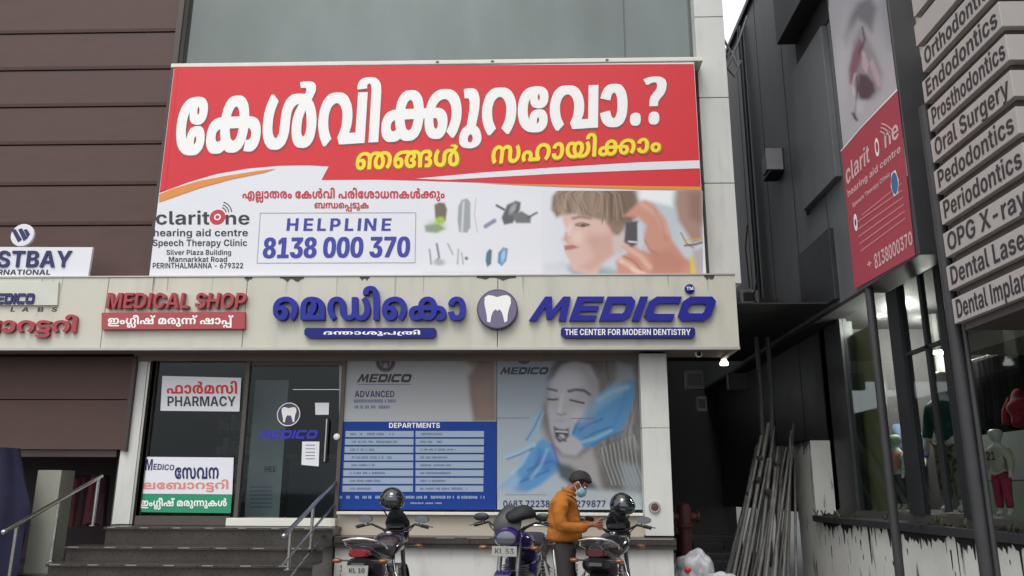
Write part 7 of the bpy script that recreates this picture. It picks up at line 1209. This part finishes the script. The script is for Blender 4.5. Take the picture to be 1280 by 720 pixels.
# ================================================================ MOTORCYCLES
def local_text(s, org, u, v, w_, h_, mat, parent, bold=.03):
    vs, fs = textmesh(s, bold, 0, 0, 1); x0, x1 = vs[:, 0].min(), vs[:, 0].max(); y0, y1 = vs[:, 1].min(), vs[:, 1].max(); org, u, v = Vector(org), Vector(u), Vector(v)
    m = MB(); m.add([org+u*((q[0]-x0)/(x1-x0)-.5)*w_+v*((q[1]-y0)/(y1-y0)-.5)*h_ for q in vs], fs); return link('plate_lettering', _m(m, 'pl'), mat, parent)
M_engine = pbr('engine_metal', '77787a', .4, .8, var=.2, scale=20)
M_seat = pbr('seat_vinyl', '202022', .55, var=.1, scale=30, bump=.1)
M_tail = pbr('red_lamp_lens', '7d1620', .25, coat=.5)
M_amber = pbr('amber_lens', '7d4424', .25, coat=.5)
M_plate = pbr('number_plate', '92928d', .55, var=.12, scale=14)
M_mir = pbr('mirror_glass', 'c9ced2', .04, 1)
def motorcycle(label, loc, rz, paint, sc_=1.0, visor=False, plate_front=False, grab=M_chrome, rear_light=True, plate=True):
    t = thing('motorcycle', label, 'motorcycle', loc, rz); t.scale = (sc_, sc_*1.2, sc_)
    def B(n, m, mat, par=t, sm=True, bv=0): return m.build(n, mat, par, smooth=sm, bevel=bv)
    for x in (-.62, .66):
        m = MB(); m.torus((x, 0, .3), (0, 1, 0), .255, .048, 36, 12); wh = B('wheel', m, M_rub)
        m = MB(); m.torus((x, 0, .3), (0, 1, 0), .215, .016, 32, 8); m.lathe((x, -.05, .3), (0, 1, 0), [(0, .035), (.1, .035)], 14)
        for k in range(5):
            a = 2*math.pi*k/5; m.tube([(x+.03*math.cos(a), 0, .3+.03*math.sin(a)), (x+.21*math.cos(a), 0, .3+.21*math.sin(a))], .013, 8)
        B('rim', m, M_engine, wh)
    m = MB(); m.lathe((.66, -.045, .3), (0, 1, 0), [(0, .11), (.006, .11)], 24); B('brake_disc', m, M_chrome)
    m = MB()
    for s in (-1, 1): m.tube([(.66, s*.075, .3), (.44, s*.075, .86)], .02, 12); m.tube([(.58, s*.075, .5), (.66, s*.075, .3)], .028, 12)
    B('front_fork', m, M_engine)
    m = MB()
    for k in range(11):
        a = R(20+k*13); m.obox((.66+.325*math.cos(a), 0, .3+.325*math.sin(a)), (-.04*math.sin(a), 0, .04*math.cos(a)), (0, .06, 0), (.004*math.cos(a), 0, .004*math.sin(a)))
    B('front_mudguard', m, paint)
    m = MB()
    for k in range(12):
        a = R(40+k*11); m.obox((-.62+.34*math.cos(a), 0, .3+.34*math.sin(a)), (-.036*math.sin(a), 0, .036*math.cos(a)), (0, .075, 0), (.004*math.cos(a), 0, .004*math.sin(a)))
    B('rear_mudguard', m, M_plastic)
    m = MB(); m.loft([(-.02, 0, .42, .12, .1), (.04, 0, .42, .15, .15), (.2, 0, .42, .15, .15), (.27, 0, .42, .1, .1)], 16, 4)
    for k in range(7): m.box(.12, .3, -.1, .1, .5+k*.022, .508+k*.022)
    m.tube([(.1, 0, .45), (.2, 0, .64)], .07, 14); B('engine', m, M_engine)
    m = MB(); m.tube([(.3, -.06, .5), (.34, -.09, .34), (.2, -.13, .24), (-.1, -.15, .24)], .02, 10); m.tube([(-.1, -.15, .25), (-.3, -.17, .28), (-.75, -.19, .36)], [.03, .05, .052], 14); B('exhaust', m, M_chrome)
    m = MB(); m.tube([(.44, 0, .86), (.2, 0, .74), (-.2, 0, .66), (-.62, 0, .78)], .025, 10); m.tube([(.4, 0, .8), (.32, 0, .4), (0, 0, .3)], .025, 10); m.tube([(-.15, 0, .66), (-.1, 0, .35)], .025, 10)
    for s in (-1, 1): m.tube([(-.05, s*.07, .36), (-.62, s*.07, .3)], .02, 10)
    B('frame', m, M_plastic)
    for s in (-1, 1):
        m = MB(); m.tube([(-.5, s*.1, .34), (-.4, s*.11, .7)], .012, 8)
        for k in range(8): m.torus((-.49+.085*k/8*1.0, s*(.1+.01*k/8), .39+.033*k), (.25, 0, 1), .03, .006, 14, 6)
        B('shock_absorber', m, M_chrome)
    m = MB(); m.loft([(.4, 0, .86, .05, .03), (.36, 0, .87, .1, .07), (.24, 0, .87, .145, .105), (.08, 0, .85, .14, .1), (-.04, 0, .8, .1, .06), (-.08, 0, .79, .07, .03)], 22, 2.5); B('fuel_tank', m, paint)
    m = MB(); m.lathe((.2, 0, .965), (.1, 0, 1), [(0, .03), (.015, .03)], 16); B('tank_cap', m, M_chrome)
    m = MB(); m.loft([(.0, 0, .83, .08, .03), (-.06, 0, .82, .115, .04), (-.28, 0, .81, .14, .045), (-.45, 0, .84, .13, .05), (-.66, 0, .87, .115, .045), (-.74, 0, .88, .08, .025)], 20, 3); B('seat', m, M_seat)
    m = MB(); m.loft([(-.15, 0, .71, .11, .06), (-.35, 0, .74, .13, .07), (-.6, 0, .8, .11, .06), (-.78, 0, .85, .085, .05), (-.88, 0, .87, .05, .03)], 18, 3); B('tail_cowl', m, paint)
    for s in (-1, 1):
        m = MB(); m.loft([(.02, s*.1, .58, .02, .06), (-.05, s*.115, .59, .03, .1), (-.2, s*.115, .61, .03, .09), (-.33, s*.1, .66, .02, .04)], 14, 3); B('side_panel', m, paint)
    m = MB(); m.loft([(-.85, 0, .84, .085, .035), (-.9, 0, .84, .08, .04), (-.93, 0, .84, .06, .028)], 16, 3); B('tail_light', m, M_tail if rear_light else pbr('dark_red_lens', '4a1a20', .25, coat=.5))
    m = MB(); m.tube([(-.5, -.13, .86), (-.7, -.155, .9), (-.88, -.13, .95), (-.93, -.05, .97), (-.93, .05, .97), (-.88, .13, .95), (-.7, .155, .9), (-.5, .13, .86)], .012, 10); B('grab_rail', m, grab)
    if plate:
        m = MB(); m.obox((-.93, 0, .66), (.010, 0, .075), (0, .085, 0), (-.003, 0, .0005)); P_ = B('number_plate', m, M_plate, sm=False)
        local_text('KL 10', (-.938, 0, .695), (0, -1, 0), (.133, 0, 1), .12, .04, M_txtdk, P_)
    m = MB(); m.obox((-.86, 0, .72), (.06, 0, -.02), (0, .05, 0), (.005, 0, .015)); B('plate_bracket', m, M_plastic)
    for s in (-1, 1):
        m = MB(); m.tube([(-.84, s*.05, .77), (-.84, s*.15, .77)], .008, 8); b_ = B('indicator_stem', m, M_plastic); m = MB(); m.sphere((-.85, s*.18, .77), (.035, .04, .022), 12, 8); B('indicator', m, M_amber, b_)
        m = MB(); m.tube([(.5, s*.1, .82), (.5, s*.18, .82)], .008, 8); b_ = B('indicator_stem', m, M_plastic); m = MB(); m.sphere((.52, s*.21, .82), (.035, .04, .022), 12, 8); B('indicator', m, M_amber, b_)
    for s in (-1, 1):
        m = MB()
        for o_ in (0, .035, .07): m.tube([(-.3, s*.15, .74-o_), (-.36, s*.2, .5+o_), (-.62, s*.21, .46+o_), (-.72, s*.18, .72-o_)], .007, 8)
        B('leg_guard', m, M_chrome)
    m = MB(); m.tube([(-.5, 0, .4), (-.62, 0, .5), (-.78, 0, .6)], .03, 10); m.loft([(-.78, 0, .74, .1, .05), (-.7, 0, .72, .14, .07), (-.5, 0, .66, .13, .08), (-.3, 0, .62, .1, .06)], 16, 3); B('tail_underside', m, M_plastic)
    m = MB(); m.tube([(.44, -.03, 1.0), (.5, -.12, .95), (.4, -.1, .85), (.3, -.05, .8)], .006, 6); m.tube([(.36, .2, 1.05), (.5, .14, 1.0), (.52, .04, .9), (.44, 0, .8)], .006, 6); m.tube([(.36, -.2, 1.05), (.5, -.16, 1.02), (.54, -.06, .9), (.44, 0, .78)], .006, 6); B('control_cables', m, M_rub)
    # handlebar, grips, levers, mirrors
    m = MB(); m.tube([(.34, -.32, 1.02), (.37, -.2, 1.05), (.44, -.08, .98), (.44, .08, .98), (.37, .2, 1.05), (.34, .32, 1.02)], .012, 10); m.obox((.44, 0, .95), (.03, 0, .01), (0, .09, 0), (0, 0, .02)); hb = B('handlebar', m, M_plastic)
    for s in (-1, 1):
        m = MB(); m.tube([(.34, s*.26, 1.04), (.34, s*.33, 1.02)], .019, 12); B('grip', m, M_rub, hb)
        m = MB(); m.tube([(.38, s*.24, 1.04), (.41, s*.36, 1.02)], .006, 6); B('lever', m, M_plastic, hb)
        m = MB(); m.tube([(.37, s*.24, 1.05), (.38, s*.235, 1.06), (.37, s*.24, 1.08)], .006, 8); mr_ = B('mirror', m, M_plastic)
        m = MB(); m.sphere((.385, s*.26, 1.1), (.022, .066, .04), 16, 10); B('mirror_shell', m, M_plastic, mr_)
        m = MB(); m.lathe((.364, s*.26, 1.1), (-1, 0, 0), [(0, .04), (.003, .039)], 18); m.v = [(v[0], s*.26+(v[1]-s*.26)*1.6, v[2]) for v in m.v]; B('mirror_glass', m, M_mir, mr_)
    # headlamp
    m = MB(); m.loft([(.44, 0, .93, .06, .06), (.5, 0, .94, .11, .1), (.58, 0, .93, .11, .1), (.63, 0, .92, .085, .075)], 20, 2.6); hc = B('headlamp_cowl', m, paint)
    m = MB(); m.lathe((.62, 0, .91), (1, 0, 0), [(0, .07), (.02, .066), (.03, .04), (.033, .001)], 24); m.v = [(v[0], v[1]*1.15, v[2]) for v in m.v]; B('headlamp_lens', m, pbr('lamp_glass', '6a6c78', .12, .5), hc)
    m = MB(); m.loft([(.4, 0, 1.02, .07, .01), (.47, 0, 1.03, .085, .03), (.53, 0, 1.0, .07, .02)], 16, 3); B('instrument_panel', m, M_plastic)
    if visor:
        m = MB(); m.loft([(.60, 0, .99, .11, .015), (.56, 0, 1.06, .115, .05), (.50, 0, 1.14, .08, .05), (.46, 0, 1.2, .04, .02)], 18, 2.4); B('windscreen', m, M_plastic)
    if plate_front:
        m = MB(); m.obox((.70, 0, .8), (-.006, 0, .045), (0, .1, 0), (.003, 0, .0003)); P_ = B('front_plate', m, M_plate, sm=False); local_text('KL 53', (.7035, 0, .8), (0, 1, 0), (-.11, 0, 1), .15, .05, M_txtdk, P_)
        m = MB(); m.obox((.64, 0, .8), (.06, 0, 0), (0, .03, 0), (0, 0, .01)); B('plate_bracket', m, M_plastic)
    return t
paint1 = pbr('gloss_plum_black_paint', '2b2029', .18, var=.05, coat=.6)
paint2 = pbr('gloss_purple_paint', '2e1d5c', .22, var=.05, coat=.6)
paint3 = pbr('gloss_black_paint', '212024', .18, coat=.6)
def bloc(px_, Y_): return P(px_, 690, Y=Y_).x
mc1 = motorcycle('plum black motorcycle seen from behind, parked nearest the right handrail, with red tail lamp', (bloc(477, 8.35), 8.45, GZ), R(86), paint1, .98, True)
mc2 = motorcycle('purple motorcycle facing the camera beside the man in the orange shirt', (bloc(650, 8.7), 8.75, GZ), R(-101), paint2, 1.02, True, True)
mc3 = motorcycle('black motorcycle seen from behind, right of the man in the orange shirt', (bloc(766, 8.4), 8.65, GZ), R(76), paint3, .98, True, plate=False, rear_light=False)
def helmet(label, c, rz, tilt=0, r=.135):
    t = thing('helmet', label, 'helmet', c, rz); t.rotation_euler = (R(tilt), R(10), rz)
    def fn(p):
        q = p.copy()
        if q.z < -.055: q.z = -.055-(q.z+.055)*-.55; q.x *= .93; q.y *= .93
        if q.x > 0 and q.z < 0: q.x *= 1.1
        return q
    m = MB(); m.sphere((0, 0, 0), (r*1.08, r*.95, r*1.0), 32, 24, fn); m.build('shell', pbr('gloss_black_shell', '17181b', .08, coat=1), t, smooth=True)
    vs = []; fs = []; n = 18; mm = 8
    for j in range(mm+1):
        th = R(62+j*6)
        for i in range(n+1):
            a = R(-68+136*i/n); k = 1.035; vs.append((r*1.1*k*math.sin(th)*math.cos(a), r*.96*k*math.sin(th)*math.sin(a), r*k*math.cos(th)))
    for j in range(mm):
        for i in range(n): fs.append((j*(n+1)+i, (j+1)*(n+1)+i, (j+1)*(n+1)+i+1, j*(n+1)+i+1))
    m = MB(); m.add(vs, fs); o = m.build('visor', pbr('smoked_visor', '3a3d44', .03, .6, coat=1), t, smooth=True); md = o.modifiers.new('s', 'SOLIDIFY'); md.thickness = .004
    for s in (-1, 1): m = MB(); m.lathe((r*.15, s*r*.95, .01), (0, s, 0), [(0, .02), (.008, .018), (.01, .005)], 14); m.build('visor_pivot', M_plastic, t, smooth=True)
    m = MB(); m.tube([(0, -r*.7, -r*.7), (.03, -.04, -r*1.3), (.03, .04, -r*1.3), (0, r*.7, -r*.7)], .008, 8); m.build('chin_strap', M_plastic, t, smooth=True)
    return t
helmet('glossy black helmet hung on the mirror of the plum black motorcycle', P(490, 625, Y=8.85), R(-50), 0)
helmet('glossy black helmet hung on the mirror of the black motorcycle right of the man', P(777.5, 632, Y=8.75), R(-75), -6)
# black cap/cover resting on the purple motorcycle
m = MB(); m.sphere((0, 0, 0), (.15, .12, .1), 24, 16, lambda p: Vector((p.x*(1+.12*math.sin(6*p.y*9)), p.y, p.z*(1.0 if p.z > 0 else .5)+.02*math.sin(18*p.x)-.25*abs(p.x)*.3)))
c = P(650, 645, Y=8.2); o = m.build('folded_rain_cover', pbr('black_nylon', '15171b', .7, bump=.2), smooth=True); o.location = c; tag(o, 'black folded rain cover lying on the handlebar of the purple motorcycle', 'rain cover')
# ================================================================ MAN IN ORANGE SHIRT
mx, my = P(706, 650, Y=8.15).x, 8.15
man = thing('person', 'man in orange shirt and blue face mask looking down at his phone', 'person', (mx, my, GZ), R(-8)); man.scale = (1.1, 1.12, 1)
M_skin = pbr('skin', '8a5a45', .55, var=.06, scale=20)
M_shirt = pbr('orange_cotton', 'a0601c', .9, var=.14, scale=9, bump=.5)
M_trs = pbr('dark_trousers', '2a2729', .85, var=.12, scale=12)
M_hair = pbr('black_hair', '17130f', .6, var=.4, scale=60, bump=.5)
H = Vector((.14, 0, 1.45)); fa = R(-46)   # head bowed
def hd(x, y, z):  # head-local to body-local: x = face direction
    return (H.x+x*math.cos(fa)-z*math.sin(fa)*-1*-1, H.y+y, H.z+x*math.sin(fa)+z*math.cos(fa))
def hp(x, y, z):
    c_, s_ = math.cos(fa), math.sin(fa); return (H.x+x*c_-z*s_, y, H.z+x*s_+z*c_)
V = [(0, 0, .9, .14, .11), (0, 0, 1.06, .14, .1), (-.01, 0, 1.2, .13, .09), (.0, 0, 1.29, .08, .07), (.04, 0, 1.38, .055), (.07, 0, 1.42, .052), hp(-.01, 0, -.07)+(.068,), hp(.0, 0, 0)+(.088,), hp(-.015, 0, .05)+(.092,), hp(-.02, 0, .09)+(.06,),
     hp(.07, 0, -.02)+(.026,), hp(.1, 0, -.03)+(.014,),
     (-.01, -.15, 1.29, .045), (-.01, -.21, 1.07, .042), (.13, -.18, 1.04, .034), (.235, -.11, 1.065, .024),
     (-.01, .15, 1.29, .045), (-.0, .21, 1.08, .042), (.14, .17, 1.05, .034), (.245, .07, 1.07, .024),
     (.28, -.085, 1.07, .032, .018), (.285, .045, 1.07, .032, .018)]
E_ = [(0, 1), (1, 2), (2, 3), (3, 4), (4, 5), (5, 6), (6, 7), (7, 8), (8, 9), (7, 10), (10, 11), (3, 12), (12, 13), (13, 14), (14, 15), (3, 16), (16, 17), (17, 18), (18, 19), (15, 20), (19, 21)]
def fingers(V, E, base, pts):
    for ch in pts:
        k = base
        for p in ch: V.append(p); E.append((k, len(V)-1)); k = len(V)-1
ph = Vector((.335, -.02, 1.1))
for s, b_ in ((-1, 20), (1, 21)):
    y0_ = -.085 if s < 0 else .045
    F = []
    for i, L in enumerate((.85, 1, .95, .75)):
        z = 1.095-.022*i; F.append([(.305, y0_-.0*s*-1, z, .0095), (.305+.026*L, y0_+s*-.012, z-.002, .0085), (.305+.03*L, y0_+s*-.036, z-.002, .0075), (.305+.018*L, y0_+s*-.05, z, .0065)])
    F.append([(.29, y0_-s*.02, 1.1, .011), (.315, y0_-s*.035, 1.118, .0095), (.333, y0_-s*.042, 1.122, .008)])
    fingers(V, E_, b_, F)
skin('body', V, E_, M_skin, man, 2)
# legs / trousers
V = [(0, 0, .93, .155, .12), (0, 0, .86, .15, .125), (0, -.09, .78, .092), (.015, -.1, .48, .07), (-.01, -.11, .12, .06), (0, .09, .78, .092), (.015, .1, .48, .07), (-.01, .11, .12, .06)]
skin('trousers', V, [(0, 1), (1, 2), (2, 3), (3, 4), (1, 5), (5, 6), (6, 7)], M_trs, man)
for s in (-1, 1):
    m = MB(); m.loft([(-.1, s*.11, .05, .035, .045), (-.05, s*.11, .05, .045, .05), (.08, s*.115, .04, .05, .038), (.17, s*.12, .03, .04, .028), (.19, s*.12, .025, .02, .015)], 16, 2.5); m.build('shoe', M_plastic, man, smooth=True)
# shirt
V = [(0, 0, .88, .17, .135), (0, 0, .98, .165, .13), (-.005, 0, 1.1, .165, .122), (-.012, 0, 1.22, .178, .122), (-.005, 0, 1.3, .145, .105), (.025, 0, 1.36, .075, .072),
     (-.01, -.175, 1.31, .072), (-.02, -.225, 1.16, .068), (-.012, -.232, 1.05, .062), (.07, -.215, 1.035, .055), (.16, -.175, 1.04, .047), (.205, -.14, 1.052, .042),
     (-.01, .175, 1.31, .072), (-.015, .225, 1.16, .068), (0, .23, 1.06, .062), (.08, .205, 1.045, .055), (.17, .145, 1.05, .047), (.215, .1, 1.06, .042)]
E_ = [(0, 1), (1, 2), (2, 3), (3, 4), (4, 5), (4, 6), (6, 7), (7, 8), (8, 9), (9, 10), (10, 11), (4, 12), (12, 13), (13, 14), (14, 15), (15, 16), (16, 17)]
sh = skin('shirt', V, E_, M_shirt, man, 3)
# cloth folds pressed into the shirt
from mathutils import noise as mn
sh.data = sh.data.copy()
for v in sh.data.vertices:
    c_ = v.co; a_ = mn.noise(Vector((c_.x*7, c_.y*7, c_.z*17+c_.x*9)))*.016+mn.noise(Vector((c_.x*18, c_.y*18, c_.z*30)))*.006; v.co = c_+v.normal*a_
m = MB(); vs = []; n = 28
for j_ in range(5):
    rr_ = [.068, .06, .056, .062, .068][j_]; hh = [-.03, .0, .02, .022, .002][j_]
    for k_ in range(n):
        t_ = 2*math.pi*k_/n; gap = 1-.35*max(0, math.cos(t_))**6*(1 if j_ > 1 else 0); vs.append((.04+rr_*1.05*math.cos(t_)-hh*.1+hh*.35*1, rr_*math.sin(t_), 1.372+hh*gap-.022*math.cos(t_)))
m.add(vs, [(j_*n+k_, j_*n+(k_+1) % n, (j_+1)*n+(k_+1) % n, (j_+1)*n+k_) for j_ in range(4) for k_ in range(n)]); m.build('collar', M_shirt, sh, smooth=True)
m = MB(); m.box(.03, .1, -.226+.09, -.226+.093, 1.16, 1.165); m.v = []; m.f = []
m.tube([(.10, -.03, 1.30), (.135, -.03, 1.15), (.14, -.03, 1.0), (.15, -.03, .9)], .004, 6); m.build('button_placket', pbr('dark_seam', '6b4012', .9), sh, smooth=True)
# head details
def headblob(name, c0, r3, mat, par=man, fn=None, n=24, mm=18):
    m = MB(); m.sphere((0, 0, 0), r3, n, mm, fn); m.v = [hp(v[0]+c0[0], v[1]+c0[1], v[2]+c0[2]) for v in m.v]; return m.build(name, mat, par, smooth=True)
def hairfn(p):
    q = p.copy(); d_ = p.normalized() if p.length else p; q *= 1+.035*mn.noise(d_*9)+.02*mn.noise(d_*26)
    line = .035+.30*max(0, q.x-.01) if q.x > .01 else (.0 if q.x > -.03 else -.06) if False else (-.065 if q.x < -.045 else -.065+(q.x+.045)/.055*.10 if q.x < .01 else .035+.3*(q.x-.01))
    line += .008*mn.noise(Vector((d_.y*14, d_.x*14, 3)))
    w_ = min(1, max(0, (line-q.z)/.018)); q *= 1-.26*w_*w_*(3-2*w_)
    return q
headblob('hair', (-.016, 0, .02), (.101, .088, .1), M_hair, fn=hairfn, n=64, mm=48)
for s in (-1, 1):
    e_ = headblob('ear', (-.012, s*.088, -.015), (.018, .009, .03), M_skin)
    headblob('eye', (.06, s*.03, .008), (.012, .012, .006), M_print_white); headblob('eyebrow', (.066, s*.032, .026), (.008, .018, .004), M_hair)
M_mask = pbr('surgical_mask_cloth', '8fb4c8', .85, var=.06, bump=.15)
def mfn(p):
    q = p.copy()
    if q.x < 0: q.x *= .25
    q.z += .006*math.sin(q.z*220); return q
mk_ = headblob('face_mask', (.045, 0, -.052), (.07, .075, .055), M_mask, fn=mfn, n=32, mm=24)
for s in (-1, 1):
    m = MB(); m.tube([hp(.05, s*.072, -.025), hp(.02, s*.088, -.0), hp(-.015, s*.1, .005)], .0022, 6); m.tube([hp(.05, s*.072, -.08), hp(.02, s*.086, -.055), hp(-.015, s*.1, -.04)], .0022, 6); m.build('ear_loop', M_print_white, mk_)
# phone
t = thing('phone', 'black smartphone held in the hands of the man in the orange shirt', 'phone', (mx, my, GZ), R(-8)); t.scale = (1.1, 1.12, 1)
m = MB(); m.obox((.335, -.02, 1.112), (.065, 0, .03), (0, .034, 0), (-.0018, 0, .004)); m.build('phone_body', M_plastic, t, bevel=.002); m = MB(); m.obox((.3335, -.02, 1.1165), (.06, 0, .0277), (0, .031, 0), (-.0002, 0, .0004)); m.build('screen', pbr('dark_screen', '2c3340', .05), t)
# keys and cloth strap on the black motorcycle bar
sc.cycles.max_bounces = 6; sc.cycles.transparent_max_bounces = 10
